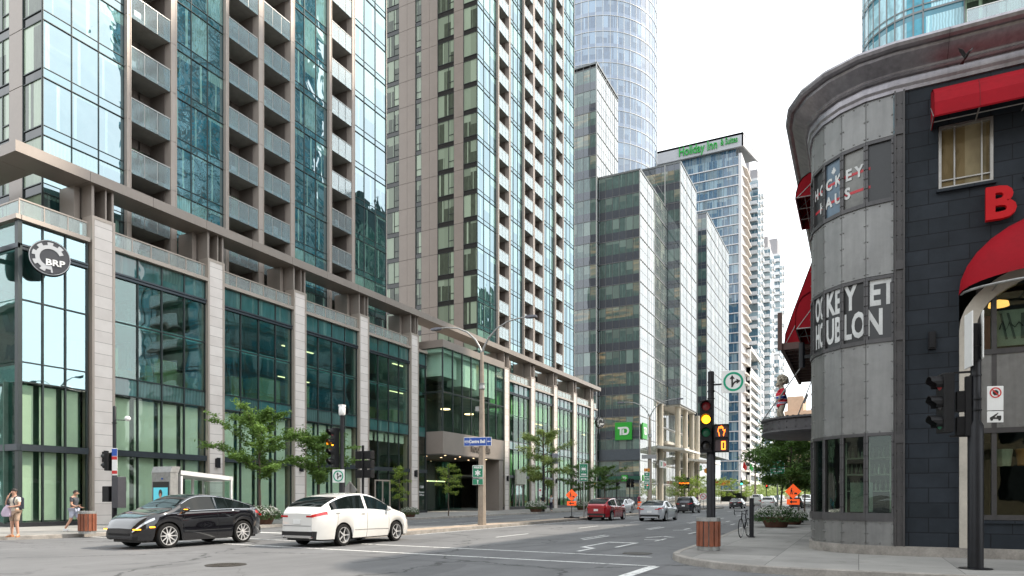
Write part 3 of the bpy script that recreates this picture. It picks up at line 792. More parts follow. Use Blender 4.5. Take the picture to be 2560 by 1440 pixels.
# ---------------------------------------------------------------- glass office blocks beyond
offF = facade_glass('office_front_glass', 1.35, 4.2, 0, (.075,.13,.12), (.24,.34,.30), .12, 1.9, span=(.40,(.05,.062,.078)), warm=.12, tilt=.012, wav=.25, wsc=.3, sidew=.03)
offS = facade_glass('office_street_glass', 1.5, 4.2, 0, (.06,.08,.07), (.30,.34,.28), .1, 5.0, span=(.2,(.10,.11,.11)), tilt=.006, wav=.12, wsc=.2, sidew=.05)
def office(label, x0, x1, y0, y1, zb, zt, fh, pw, gf, gs, hs=None, sub=1, name='office_block', front_v=None):
    t = thing(name, label, 'building', (x1, y0, 0), world=True)
    m = MB(); m.box(x0, x1-.25, y0+.25, y1, zb, zt-.3); m.build('core', plinth, t)
    ws, wf = [], []
    n = int((zt-zb)/fh+.5)
    for k in range(n):
        z0 = zb+k*fh; z1 = min(zt, z0+fh)
        q = MB(); q.box(x0, x1-.02, y0, y0+.02, z0+.02, z1-.02); wf.append(q)
        q = MB(); q.box(x1-.02, x1, y0+.03, y1, z0+.02, z1-.02); ws.append(q)
    many('front_glazing', wf, gf, t, 60); many('street_glazing', ws, gs, t, 60)
    a, b = MB(), MB()
    for k in range(n+1):
        z = min(zb+k*fh, zt); b.box(x1-.02, x1+.09, y0, y1, z-.07, z+.07); a.box(x0, x1-.02, y0-.06, y0, z-.05, z+.05)
        if sub and k < n: b.box(x1, x1+.02, y0, y1, z+fh*.5-.03, z+fh*.5+.03)
    y = y0
    while y <= y1+.01: b.box(x1, x1+.03, y-.04, y+.04, zb, zt); y += pw
    y = y0
    while y <= y1+.01: b.box(x1, x1+.06, y-.07, y+.07, zb, zt); y += pw*4
    x = x1
    while x >= x0: a.box(x-.03, x+.03, y0-.05, y0, zb, zt); x -= pw
    a.build('front_mullions', frame_grey, t); b.build('street_mullions', hs or mat('mid_grey_mullion', (.22,.23,.23), .5, .2), t)
    m = MB()
    for xx in (front_v or []): m.box(xx-.08, xx+.08, y0-.18, y0-.02, zb, zt)
    m.box(x1-.12,x1+.02,y0-.1,y0+.06,zb,zt)
    m.build('corner_strip', frame_lt, t)
    m = MB(); m.box(x0, x1+.1, y0-.1, y1, zt-.1, zt+.25); m.build('parapet', frame_grey, t)
    return t
B1 = office('dark glass office tower with lit floors directly right of the second apartment tower', -74, -44.7, 124, 137, 0.1, 84.8, 4.2, 1.35, offF, offS, front_v=[-49.6])
B2 = office('mid-height glass office block carrying the large green bank sign, with a bright gridded street face', -44.6, -36.5, 125, 136.5, 0.1, 63, 4.2, 1.35, offF, offS)
m = MB(); m.box(-44.6,-36.6,136.5,145.4,21.4,62.9); m.build('rear_core', plinth, B2)
q = MB(); q.box(-36.52,-36.5,136.5,145.4,21.4,63); q.build('street_glazing', offS, B2)
a = MB()
for k in range(5, 16): a.box(-36.5,-36.41,136.5,145.4,k*4.2+.03,k*4.2+.17); a.box(-36.5,-36.48,136.5,145.4,k*4.2+2.1,k*4.2+2.16)
for k in range(7): a.box(-36.5,-36.485,136.5+k*1.35,136.57+k*1.35,21.4,63)
a.build('street_mullions', mat('mid_grey_mullion', (.22,.23,.23)), B2)
m = MB(); m.box(-44.5,-36.6,136.5,145.4,21.0,21.4); m.build('soffit', mat('pale_soffit', (.42,.40,.36), .7), B2)
B3 = office('glass office block projecting over round columns, second behind the green bank sign', -44, -33.7, 145.6, 161.5, 21.4, 72.8, 4.3, 1.35, offF, offS, front_v=[-37])
m = MB(); m.box(-44,-33.8,145.7,161.4,21.0,21.39); m.box(-42,-38.5,145.7,174,.1,21); m.build('soffit', mat('pale_soffit', (.42,.40,.36), .7), B3)
q = MB()
for k in range(5): q.box(-38.48,-38.46,137,174,.3+k*4.2,4.1+k*4.2)
q.build('lobby_glazing', offS, B3)
q = MB()
for k in range(6): q.box(-38.46,-38.38,137,174,k*4.2+.15,k*4.2+.35)
for k in range(26): q.box(-38.46,-38.40,137+k*1.4,137.08+k*1.4,.2,21)
q.build('lobby_mullions', frame_lt, B3)
B4 = office('glass office block farthest of the three stepped blocks left of the street', -50, -33.7, 174, 206, 12.5, 72.6, 4.3, 1.35, offF, offS, front_v=[-36.0])
q = MB(); q.box(-50,-36,174.5,206,.1,12.4); q.build('ground_floor', offS, B4)
cl = []
for (x, y) in ((-37.2,137.6),(-36.9,141.5),(-34.6,147),(-34.6,154),(-34.6,160.8),(-34.4,166)):
    q = MB(); q.lathe([(.55,.15),(.55,21.05)], 18, (x,y,0)); cl.append(q)
many('column', cl, mat('round_column_concrete', (.50,.45,.37), .7, 0, .08, .8), B3, smooth=40)
q = MB(); q.box(-44,-36.6,145.7,174,13.2,13.7); q.build('bridge_slab', mat('pale_soffit', (.42,.40,.36), .7), B3)
for (ya, yb, x1, z) in ((137,152,-31.2,12.0),(158,176,-31.0,10.6)):
    q = MB(); q.prism([(-38.5,ya,z-.2),(x1,ya+1.5,z-.9),(x1,ya+1.5,z-.5),(-38.5,ya,z+.4)], (0,yb-ya,0)); q.build('entrance_canopy', mat('white_canopy', (.66,.64,.60), .6), B3)
q = MB(); q.box(-36.0,-35.7,136.8,141.5,7.6,9.1); o = q.build('shop_sign', whitep, B3)
q = MB(); q.box(-35.7,-35.66,139.2,139.9,7.9,8.8); q.box(-35.7,-35.66,140.3,141.2,8.1,8.6); q.build('red_mark', signred, o)
q = MB(); q.box(-35.7,-35.66,137.1,138,7.9,8.8); q.build('green_mark', signgreen, o)

# green bank signs
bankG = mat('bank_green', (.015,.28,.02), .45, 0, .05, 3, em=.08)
def bank_sign(loc, rz, s, label):
    t = thing('bank_sign', label, 'sign', loc, rz)
    m = MB(); m.bbox(-s/2, s/2, -.12, .12, -s/2, s/2, .03); m.build('panel', bankG, t)
    w = whitep; m = MB(); d = (0,-.04,0)
    k = s/2
    def P2(pts): m.prism([(x*k, -.125, z*k) for x, z in pts], (0,-.05,0))
    P2([(-.66,.48),(.08,.48),(.08,.26),(-.20,.26),(-.20,-.45),(-.42,-.45),(-.42,.26),(-.66,.26)])
    P2([(-.12,.20),(.08,.20),(.08,-.45),(-.12,-.45)])
    P2([(.14,.48),(.34,.48),(.34,-.45),(.14,-.45)]) if False else None
    # D: bowl as strip
    out = [(.10,.48),(.34,.48),(.52,.42),(.64,.26),(.68,.02),(.64,-.22),(.52,-.38),(.34,-.45),(.08,-.45)]
    inn = [(.10,.26),(.30,.26),(.38,.22),(.44,.12),(.46,.02),(.44,-.10),(.38,-.20),(.30,-.24),(.08,-.24)]
    for i in range(len(out)-1): P2([out[i], out[i+1], inn[i+1], inn[i]])
    m.build('lettering', w, t)
    return t
bank_sign((-39.6, 124.7, 14.1), 0, 3.3, 'large square green bank sign reading TD, on the dark face of the office block')
bank_sign((-36.1, 126.6, 14.1), R(90), 3.0, 'large green TD sign turned to the street, just right of the front-facing one')
bank_sign((-39.4, 124.7, 5.2), 0, 1.15, 'small green TD sign over the bank ground floor')
bank_sign((-36.1, 125.9, 5.2), R(90), 1.1, 'small green TD sign around the corner above the street entrance')
m = MB(); m.box(-44.5,-36.45,124.72,124.98,4.9,5.6); m.build('sign_band', mat('dark_green_band', (.01,.08,.05), .5), B2)
m = MB(); m.box(-44.5,-36.45,124.72,124.98,8.6,10.7); m.build('grey_band', mat('slate_panel', (.07,.085,.10), .5), B2)

# round tower
t = thing('round_glass_tower', 'tall cylindrical glass tower rising behind the office blocks', 'building', (-65,180,0), world=True)
cylG = facade_glass('round_tower_glass', 2.0, 4.0, 0, (.06,.11,.18), (.22,.33,.45), .2, 2.3, tilt=.012, wav=.1, span=(.25,(.12,.17,.25)))
Rr = 16.5; N = 56; fl = []
for k in range(8, 48):
    q = MB(); q.lathe([(Rr,k*4+.12),(Rr,k*4+3.95)], N, (-65,180,0), caps=False); fl.append(q)
many('glazing_ring', fl, cylG, t)
q = MB()
for k in range(8, 49): q.lathe([(Rr-.1,k*4),(Rr+.1,k*4),(Rr+.1,k*4+.1),(Rr-.1,k*4+.1)], N, (-65,180,0), caps=False)
for i in range(N):
    a = 2*PI*i/N; q.box(-65+Rr*math.cos(a)-.06,-65+Rr*math.cos(a)+.06,180+Rr*math.sin(a)-.06,180+Rr*math.sin(a)+.06,32,192)
q.build('ring_mullions', frame_lt, t)
q = MB(); q.lathe([(Rr-.2,30),(Rr-.2,192)], N, (-65,180,0)); q.build('core', plinth, t)
q = MB(); q.box(-60,-51,186,190,30,116); q.build('rear_wing', offS, t)

# hotel with overhanging crown
hotG = facade_glass('hotel_glass', 1.55, 3.2, 3.6, (.06,.13,.20), (.30,.42,.48), .22, 1.8, tilt=.03, wav=.2)
hy0, hx1 = 230.7, -33.7
t = thing('hotel_tower', 'pale high-rise hotel with a slab crown and green lettering', 'building', (hx1,hy0,0), world=True)
hw = mat('white_precast', (.62,.60,.60), .6, 0, .05, .3)
m = MB(); m.box(-68,hx1-.3,hy0+.3,246,3,112); m.build('core', plinth, t)
ws, sl, ld = [], MB(), MB(); CT = 4.9
for k in range(34):
    z = 3.6+k*3.2
    q = MB(); q.box(-68,hx1-.35,hy0+.0,hy0+.03,z+.42,z+3.2); ws.append(q)
    sl.box(-68,hx1,hy0-.3,hy0+.3,z+.06,z+.36)
    ld.prism([(hx1+.0,hy0,z),(hx1+.0,246,z),(hx1+1.2,244.5,z),(hx1+1.2,hy0+4,z)],(0,0,.5))
many('window_band', ws, hotG, t, 60); sl.build('floor_band', hw, t); ld.build('side_ledge', mat('hotel_ledge', (.5,.46,.42), .7), t)
m = MB(); m.box(hx1-.9,hx1,hy0-.35,hy0+.4,3,113); m.box(hx1-.3,hx1+.05,hy0+.3,246,3,113); m.build('corner_wall', hw, t)
m = MB()
x = hx1-1.0
while x > -68: m.box(x-.04,x+.04,hy0-.06,hy0,3,117); x -= 1.55
m.build('mullion_grid', frame_grey, t)
m = MB(); m.box(-66,-35.6,hy0+.5,245,112.0,115.0); m.build('top_storey', hotG, t)
m = MB(); m.prism([(-68,229.6,114.8),(-33.0,229.6,114.8),(-33.0,229.6,119.2),(-68,229.6,119.2)], (0,.8,0))
m.prism([(-68,229.6,118.5),(-33.0,229.6,118.5),(-30.8,249,118.0),(-68,249,118.0)], (0,0,.7))
m.prism([(-33.0,229.6,114.8),(-33.0,229.6,119.1),(-30.8,249,118.6),(-30.8,249,117.4)], (-.5,0,0)); m.build('crown_slab', mat('silver_crown', (.42,.42,.43), .5, .1, .04, .1), t)
grn = mat('green_lettering', (.015,.30,.04), .5, 0, .05, 3, em=.05)
q = text_mb('Holiday Inn', 4.3, face_south(-47.4,229.4,117.0), .5, .02, 1); fit_x(q, 12.4); q.build('lettering', grn, t)
q = text_mb('& Suites', 3.0, face_south(-37.4,229.4,117.2), .5, .0, 1); fit_x(q, 5.3); q.build('lettering', grn, t)

# slatted mid-rise, far condominium towers, brick block
t = thing('slatted_building', 'mid-rise with dark windows between white horizontal slats, in front of the far towers', 'building', (-32.7,240,0), world=True)
m = MB(); m.box(-50,-33.3,246.2,268,.1,44); m.build('core', dkframe, t)
m = MB()
for k in range(14): m.box(-33.3,-32.4,240,268,3+k*3.05,3.0+k*3.05+1.15)
m.box(-33.4,-32.2,240,241,.1,52.5); m.box(-33.4,-32.2,267,268,.1,52.5); m.box(-33.4,-32.2,240,268,51.2,52.5); m.box(-33.4,-32.2,240,268,43.8,45.2)
m.box(-50,-33.4,246.1,268,51,52.5)
m.build('slat_frame', mat('white_slat', (.66,.65,.63), .6,0,.04,.3), t)
m = MB(); m.box(-33.38,-33.32,240,268,3,44); m.build('glazing', facade_glass('slat_glass', 1.8, 3.05, 3, (.03,.035,.035), (.1,.12,.1), .2, 1.5), t)
farG = facade_glass('far_tower_glass', 2.2, 3.0, 0, (.08,.16,.21), (.35,.47,.52), .3, 1.9, tilt=.04, wav=.2)
def far_tower(label, x0, x1, y0, y1, zt, crown, seed, base=0.1):
    rr = random.Random(seed)
    t = thing('condominium_tower', label, 'building', (x1,y0,0), world=True)
    m = MB(); m.box(x0,x1-.2,y0+.2,y1,base,zt); m.build('core', mat('far_precast', (.60,.60,.60), .7,0,.05,.2), t)
    wf, bal, ff = [], [], MB()
    for k in range(int((zt-base)/3)):
        z = base+k*3
        q = MB(); q.box(x0,x1-.1,y0,y0+.05,z+.35,z+2.95)
        q.box(x1-.2,x1-.1,y0+1,y0+(y1-y0)*.45,z+.35,z+2.95); q.box(x1-.2,x1-.1,y0+(y1-y0)*.6,y1-1,z+.6,z+2.2); wf.append(q)
        ff.box(x0,x1,y0-.1,y0+.1,z,z+.35)
        for c_ in (0, 1):
            if rr.random() < .9:
                ya = y0-1.0 if c_ == 0 else y0+(y1-y0)*.45
                if c_ == 0: b = MB().box(x1-3.2,x1-.2,ya,y0,z,z+.25); b.box(x1-3.2,x1-.2,ya,ya+.08,z+.25,z+1.3)
                else: b = MB().box(x1,x1+.8,ya,ya+3,z,z+.2); b.box(x1+.74,x1+.8,ya,ya+3,z+.2,z+1.2); b.box(x1,x1+.8,ya,ya+.08,z+.2,z+1.2)
                bal.append(b)
    many('window', wf, farG, t, 60); many('balcony', bal, mat('far_balcony', (.62,.63,.64), .6), t, 80); ff.build('floor_band', hw, t)
    c = MB()
    for (a, b, c0, d, h) in crown: c.box(a,b,c0,d,zt,zt+h)
    c.build('penthouse', mat('grey_penthouse', (.28,.27,.28), .7), t)
far_tower('white balconied tower immediately right of the hotel', -60, -32.5, 262, 280, 118, [(-40,-36,264,270,8),(-35.5,-33,264,275,4)], 1)
far_tower('slim white tower half hidden behind the hotel, with narrow side windows', -50, -30.8, 285, 300, 100, [(-36,-32,287,298,5)], 2)
far_tower('farthest balconied tower with dark boxes on its roof, right of the others', -60, -31.5, 330, 352, 112, [(-48,-41,333,350,11),(-37,-33,333,350,8)], 3)
far_tower('lower glass block at the foot of the farthest tower', -60, -30, 310, 324, 62, [(-40,-36,311,320,3)], 4)
t = thing('brick_apartment_block', 'distant tan brick block seen behind the statue', 'building', (-30,600,0), world=True)
m = MB(); m.box(-70,-34,600,640,.1,72); m.box(-52,-40,602,640,72,84); m.box(-33.9,-24,605,640,.1,70); m.build('wall', mat('tan_brick', (.42,.28,.19), .8,0,.1,.2), t)
w = []
for k in range(5, 22):
    for i in range(8): w.append(MB().box(-66+i*4.4,-64+i*4.4,599.9,600.05,k*3.2,k*3.2+1.7))
    for i in range(2): w.append(MB().box(-32+i*4.2,-30+i*4.2,604.9,605.05,k*3.1,k*3.1+1.7))
many('window', w, carglass, t, 60)

# curved-corner tower behind the restaurant
rg1 = facade_glass('curved_tower_glass', 1.5, 3.0, 0, (.05,.30,.40), (.45,.75,.84), .45, 1.6, span=(.16,(.06,.20,.26)), tilt=.03, wav=.5, wsc=.4)
t = thing('curved_corner_tower', 'teal glass tower with a rounded corner and balconies, rising behind the restaurant roof', 'building', (4,66,0), world=True)
r0 = 4.2; cx, cy = .3+r0, 62+r0
pr = [(cx-r0*math.sin(a), cy-r0*math.cos(a)) for a in [R(90)*k/10 for k in range(11)]]
outline = pr[::-1]; outline = [( .3, 86)] + outline + [(17,62),(17,86)]
m = MB(); m.prism([(x,y,.1) for x,y in outline], (0,0,88)); m.build('core', plinth, t)
fl = []; fr = MB()
seg = [(.3,86),(.3,82),(.3,77),(.3,72),(.3,68.5)] + pr[::-1] + [(7.2,62)]
def strip(m, pts, z0, z1, off):
    for (a, b) in zip(pts, pts[1:]):
        d = Vector((b[0]-a[0], b[1]-a[1])).normalized(); n = Vector((d.y, -d.x))*-off
        m.face([(a[0]-n.x*-1,a[1]-n.y*-1,z0),(b[0]-n.x*-1,b[1]-n.y*-1,z0),(b[0]-n.x*-1,b[1]-n.y*-1,z1),(a[0]-n.x*-1,a[1]-n.y*-1,z1)])
bal = []
for k in range(29):
    z = .5+k*3
    q = MB(); strip(q, seg, z, z+3, -.05); q.box(13.2,17,61.93,61.96,z,z+3); fl.append(q)
    for p, h in ((.0,.08),(.5,.05)):
        s = MB(); strip(s, seg, z+p-h, z+p+h, -.12); fr.add(s); fr.box(13.2,17,61.86,61.95,z+p-h,z+p+h)
    b = MB(); b.box(7.2,13.2,60.6,62.4,z-.05,z+.17); rgm = MB().box(7.25,13.15,60.56,60.59,z+.15,z+1.3)
    p = MB(); p.box(7.2,13.2,60.54,60.62,z+1.3,z+1.37)
    for i in range(6): p.box(7.2+i*1.19,7.24+i*1.19,60.56,60.62,z+.1,z+1.3)
    bal.append((b, [('railing_glass', rgm, balglass), ('railing', p, frame_lt)]))
many('window', fl, rg1, t, 60); fr.build('mullion_grid', frame_grey, t); many('balcony', bal, conc, t)
m = MB()
for i in range(3): m.box(13.2+i*1.5-.04,13.2+i*1.5+.04,61.84,61.95,.1,88)
for (x, y) in seg[2:]: m.box(x-.05,x+.05,y-.12,y-.02,.1,88)
m.build('mullions', frame_grey, t)
m = MB(); m.box(7.2,13.2,61.9,61.98,.1,88); m.build('balcony_door', doorG, t)

# the tan stone block opposite, whose reflection fills the restaurant's upper window, and the older block mirrored at the left edge
def reflected_block(label, x0, x1, y0, y1, h, m_, seed):
    t = thing('opposite_building', label, 'building', (x0,y1,0), world=True)
    m = MB(); m.box(x0,x1,y0,y1,.1,h); m.box(x0-.5,x1+.5,y0,y1+.6,h,h+.9); m.box(x0,x1,y1,y1+.3,4.6,5.2); m.build('wall', m_, t)
    ws = []
    k = 0
    while 1.5+k*3.4 < h-2:
        x = x0+1.4
        while x < x1-2: ws.append(MB().box(x,x+1.5,y1-.02,y1+.03,1.5+k*3.4,3.5+k*3.4)); x += 3.2
        k += 1
    many('window', ws, carglass, t, 60)
t = thing('green_glass_block', 'block seen as the green reflection low in the street glass of the second apartment tower', 'building', (1.2,95,0), world=True)
m = MB(); m.box(1.4,19,95.2,147,.1,50); m.box(1.4,19,95.2,130,50,56); m.build('core', plinth, t)
ws = []
for k in range(14): ws.append(MB().box(1.2,1.38,95,147,.6+k*3.6,3.6+k*3.6))
many('window_band', ws, facade_glass('green_block_glass', 1.6, 3.6, 0, (.08,.17,.13), (.35,.5,.38), .4, 1.6), t)
m = MB()
for k in range(15): m.box(1.1,1.4,95,147,k*3.6,k*3.6+.6)
m.build('floor_band', mat('green_spandrel', (.12,.18,.14), .5), t)
reflected_block('tan stone building seen as the reflection in the upper restaurant window', -3, 46, -34, -13, 27, mat('tan_stone', (.20,.16,.105), .85, 0, .15, .4, .2), 1)
reflected_block('older stone block seen as the reflection in the left-edge glass of the podium', -95, -36, -40, -9, 24, mat('grey_stone', (.22,.21,.19), .85, 0, .15, .4, .2), 2)
# ---------------------------------------------------------------- corner restaurant
RT = thing('corner_restaurant', 'corner restaurant with riveted steel turret, charcoal block wall and big metal cornice', 'building', (.79, 21.5, 0), world=True)
CX, CY, RR = .79, 21.5, 2.0
m = MB(); m.box(1.0, 30, 19.5, 20.0, .38, 11.7); m.box(-1.21, -.9, 21.5, 48, .38, 11.7)
# cut the wall for openings: build it in pieces instead
m = MB()
Yw = 19.5
def wallpiece(x0, x1, z0, z1): m.box(x0, x1, Yw, Yw+.35, z0, z1)
wallpiece(1.02, 1.73, .38, 11.7); wallpiece(1.73, 2.16, .38, 9.02); wallpiece(2.16,2.85,6.6,9.02); wallpiece(1.73, 2.85, 10.62, 11.7); wallpiece(2.85, 3.45, 8.3, 11.7)
wallpiece(3.45, 4.6, 8.3, 9.02); wallpiece(3.45,4.6,10.62,11.7); wallpiece(4.6, 14, 8.3, 11.7); wallpiece(2.85,6.3,6.6,8.3); wallpiece(6.3,14,.38,8.3); wallpiece(2.5,6.2,.38,1.05)
m.box(-1.21, -.9, 21.5, 48, .38, 11.7); m.box(13.65,14,19.85,48,.38,11.7); m.box(-.9,14,47.7,48,.38,11.7); m.build('block_wall', blockwall, RT)
m = MB(); m.box(-.9,13.6,21.8,47.6,11.2,11.6); m.build('roof', conc, RT)
m = MB(); m.box(.74, 14, Yw-.08, Yw+.2, .14, .385); 
pts = [(CX-(RR+.06)*math.sin(R(a)), CY-(RR+.06)*math.cos(R(a))) for a in range(0, 91, 9)]
m.prism([(x,y,.14) for x,y in pts+[(CX,CY)]], (0,0,.24)); m.box(-1.27,-.9,21.5,48,.14,.38); m.build('concrete_base', kerbM, RT)
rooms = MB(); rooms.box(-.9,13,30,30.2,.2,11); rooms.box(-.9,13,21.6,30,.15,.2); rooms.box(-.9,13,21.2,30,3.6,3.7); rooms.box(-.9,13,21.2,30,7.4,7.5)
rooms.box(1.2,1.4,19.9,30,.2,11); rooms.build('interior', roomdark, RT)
glassR = clear_glass('restaurant_glass', (.72,.80,.74), 1.5, .18, .8)
glassD = facade_glass('dark_window_glass', 3, 3, 0, (.022,.026,.028), (.1,.1,.08), 0., 1.6, tilt=0, wav=.1)
vinyl = mat('window_vinyl_black', (.022,.023,.024), .35, 0, .15, 1.2)
vinylB = mat('window_vinyl_bluegrey', (.10,.15,.20), .3, 0, .15, 1.2)
vinylG = mat('window_vinyl_grey', (.14,.14,.13), .3, 0, .3, .9)
barred = mat('bar_red', (.42,.02,.03), .45)
levels = [('panel',.38,1.0),('sill',1.0,1.18),('win',1.2,3.15),('panel',3.2,5.5),('win',5.6,7.1),('panel',7.2,9.0),('win',9.1,10.55),('panel',10.65,11.66)]
panels, rivs, wins = [], MB(), []; frames_ = {}
def fpt(k, u, z, d=0):
    """point on turret facet k: u across (0..1 from right), z up, d outward"""
    a0, a1 = R(18*k), R(18*(k+1))
    p0 = Vector((CX-RR*math.sin(a0), CY-RR*math.cos(a0))); p1 = Vector((CX-RR*math.sin(a1), CY-RR*math.cos(a1)))
    n = Vector((-math.sin((a0+a1)/2), -math.cos((a0+a1)/2))); p = p0.lerp(p1, u)+n*d
    return Vector((p.x, p.y, z))
def fbox(mb, k, u0, u1, z0, z1, d0, d1):
    mb.prism([fpt(k,u0,z0,d0), fpt(k,u1,z0,d0), fpt(k,u1,z0,d1), fpt(k,u0,z0,d1)], (0,0,z1-z0))
def rivet(mb, k, u, z, d):
    c = fpt(k,u,z,d); mb.ball((c.x,c.y,c.z), .023, 6, 4)
for k in range(5):
    for kind, z0, z1 in levels:
        frm = frames_.setdefault(kind+str(z0), MB())
        if kind == 'panel':
            q = MB(); fbox(q, k, .012, .988, z0, z1, -.05, .0); 
            n = max(2, int((z1-z0)/.42))
            for i in range(n+1):
                z = z0+.07+(z1-z0-.14)*i/n
                rivet(q, k, .06, z, .0); rivet(q, k, .94, z, .0)
            rivet(q,k,.5,z0+.06,0); rivet(q,k,.5,z1-.06,0)
            panels.append(q)
        elif kind == 'sill': fbox(frm, k, -.01, 1.01, z0, z1, -.05, .05)
        else:
            fbox(frm, k, 0, 1, z0-.1, z0+.0, -.08, .035); fbox(frm, k, 0, 1, z1, z1+.08, -.08, .025)
            fbox(frm, k, 0, .085, z0, z1, -.08, .02); fbox(frm, k, .915, 1, z0, z1, -.08, .02)
            for i in range(6): rivet(frm, k, .04, z0+(z1-z0)*(i+.5)/6, .02); rivet(frm, k, .96, z0+(z1-z0)*(i+.5)/6, .02)
            q = MB(); fbox(q, k, .085, .915, z0, z1, -.045, -.035)
            o = q.build('window', glassR if z0 < 2 else (vinyl if z0 < 6 else (vinyl, vinylG, vinylB, vinyl, vinyl)[k]), RT)
            wins.append((k, z0, o))
many('steel_panel', panels, zinc, RT); [f_.build('window_frame', zinc_dk, RT) for f_ in frames_.values()]
def ftext(k, txt, u, z, size, m_, wide=.8, bold=.02, par=RT, d=.0):
    a = R(18*(k+.5)); c = fpt(k, u, z, -.028+d)
    M = Matrix.Translation(c) @ Matrix.Rotation(-a, 4, 'Z') @ Matrix.Rotation(R(90), 4, 'X')
    text_mb(txt, size, M, .008, bold, wide).build('lettering', m_, par)
whitev = mat('window_lettering_white', (.55,.56,.55), .5)
for k, t1, t2 in ((0,'ET','N'),(1,'Y','LO'),(2,'KE','UB'),(3,'OC','HO'),(4,'H','')):
    wn_ = [o for kk, z, o in wins if kk == k and 5 < z < 6][0]
    u1 = .42 if k == 0 else (.66 if k == 1 else .5)
    ftext(k, t1, u1, 6.75, .90, whitev, (.60,.56,.52,.38,.4)[k], .028, wn_)
    if t2: ftext(k, t2, .70 if k == 0 else .5, 6.0, .90, whitev, (.60,.50,.47,.36,.4)[k], .028, wn_)
for k, t1, t2 in ((1,'E Y','S'),(2,'C K','A U'),(3,'H O','H')):
    wn_ = [o for kk, z, o in wins if kk == k and z > 9][0]
    q = MB(); fbox(q, k, .09, .91, 9.93, 10.0, -.034, -.028); fbox(q, k, .09, .91, 9.46, 9.53, -.034, -.028); q.build('red_bar', barred, wn_)
    ftext(k, t1, .5, 9.97, .40, whitev, .82, .014, wn_, .008); ftext(k, t2, .78 if k == 1 else (.5 if k == 2 else .25), 9.5, .40, whitev, .85, .014, wn_, .008)
wn_ = [o for kk, z, o in wins if kk == 0 and z > 9][0]
q = MB(); fbox(q, 0, .84, .91, 9.93, 10.0, -.034, -.028); fbox(q, 0, .84, .91, 9.46, 9.53, -.034, -.028); q.build('red_bar', barred, wn_)
wn_ = [o for kk, z, o in wins if kk == 2 and z > 9][0]
q = MB(); lf = [(0,1),(.18,.62),(.38,.75),(.3,.3),(.75,.4),(.62,.1),(1,-.05),(.45,-.45),(.5,-.65),(.08,-.55),(.05,-1),(-.05,-1),(-.08,-.55),(-.5,-.65),(-.45,-.45),(-1,-.05),(-.62,.1),(-.75,.4),(-.3,.3),(-.38,.75),(-.18,.62)]
q.face([tuple(fpt(2,.5-x*.14,10.3+y*.12,-.03)) for x, y in lf]); q.build('leaf_emblem', whitev, wn_)
# bar shelves with bottles behind the lower turret glass
sh = MB()
for z in (1.75, 2.2, 2.65): sh.box(-.3, 1.15, 21.0, 21.35, z, z+.03)
sh.box(.2,.28,20.95,21.0,1.2,3.1); sh.box(-.35,-.28,21,21.4,.4,3.1); sh.box(.75,.8,20.9,20.95,1.2,3.1); sh.build('bar_shelf', mat('pale_shelf', (.5,.52,.45), .5), RT)
bt = MB()
for z in (1.78, 2.23, 2.68):
    x = -.25
    while x < 1.1: bt.lathe([(.035,0),(.035,.17),(.012,.22),(.012,.28)], 7, (x,21.1+rnd.uniform(0,.12),z)); x += rnd.uniform(.09,.15)
bt.build('bottles', mat('bottle_glass', (.25,.28,.22), .1, 0, .5, 9, spec=.9), RT)
m = MB(); m.box(-.85,-.8,21.3,24,.3,3.3); m.box(-.2,.35,20.9,20.92,1.2,2.0); m.build('pale_curtain', mat('pale_curtain', (.30,.36,.33), .8,0,.3,3), RT)
# vertical steel strip with bolts between turret and block wall
m = MB(); m.box(.80, 1.02, Yw-.05, Yw+.1, .38, 11.68); m.box(.795,.83,Yw-.09,Yw-.05,.38,11.68); m.box(.99,1.025,Yw-.09,Yw-.05,.38,11.68)
z = .55
while z < 11.6:
    for x in (.855, .96): m.ball((x, Yw-.052, z), .016, 6, 4)
    z += .36
for z in (2.95, 5.5, 7.25, 10.6): m.box(.8,1.02,Yw-.085,Yw-.04,z,z+.22)
m.build('steel_column', zinc_dk, RT)
# cornice swept along front wall, turret and street side
prof = [(-.02,11.64),(.05,11.66),(.06,11.74),(.10,11.80),(.11,11.90),(.10,11.96),(.16,11.98),(.20,12.02),(.16,12.06),(.18,12.10),(.26,12.16),(.38,12.24),(.50,12.34),(.52,12.40),(.60,12.40),(.67,12.44),(.70,12.51),(.67,12.58),(.60,12.62),(.5,12.62),(.45,12.56),(-.02,12.56)]
path = [(14.0,19.5,0,-1),(11,19.5,0,-1),(8,19.5,0,-1),(5,19.5,0,-1),(2.6,19.5,0,-1),(.79,19.5,0,-1)]
for k in range(1, 6): a = R(18*k); path.append((CX-RR*math.sin(a), CY-RR*math.cos(a), -math.sin(a), -math.cos(a)))
path += [(-1.21,24,-1,0),(-1.21,28,-1,0),(-1.21,36,-1,0),(-1.21,48,-1,0)]
m = MB(); m.loft([[(x+nx*d, y+ny*d, z) for d, z in prof] for x, y, nx, ny in path], closed=True); m.build('cornice', corniceM, RT, smooth=22)
m = MB()
for x in (12,9.5,7,4.4,1.9): m.loft([[(x+dx, 19.5-d-.006, z) for d, z in prof[9:18]] for dx in (0,.012)], closed=False, caps=False)
m.build('cornice_seams', zinc_dk, RT)
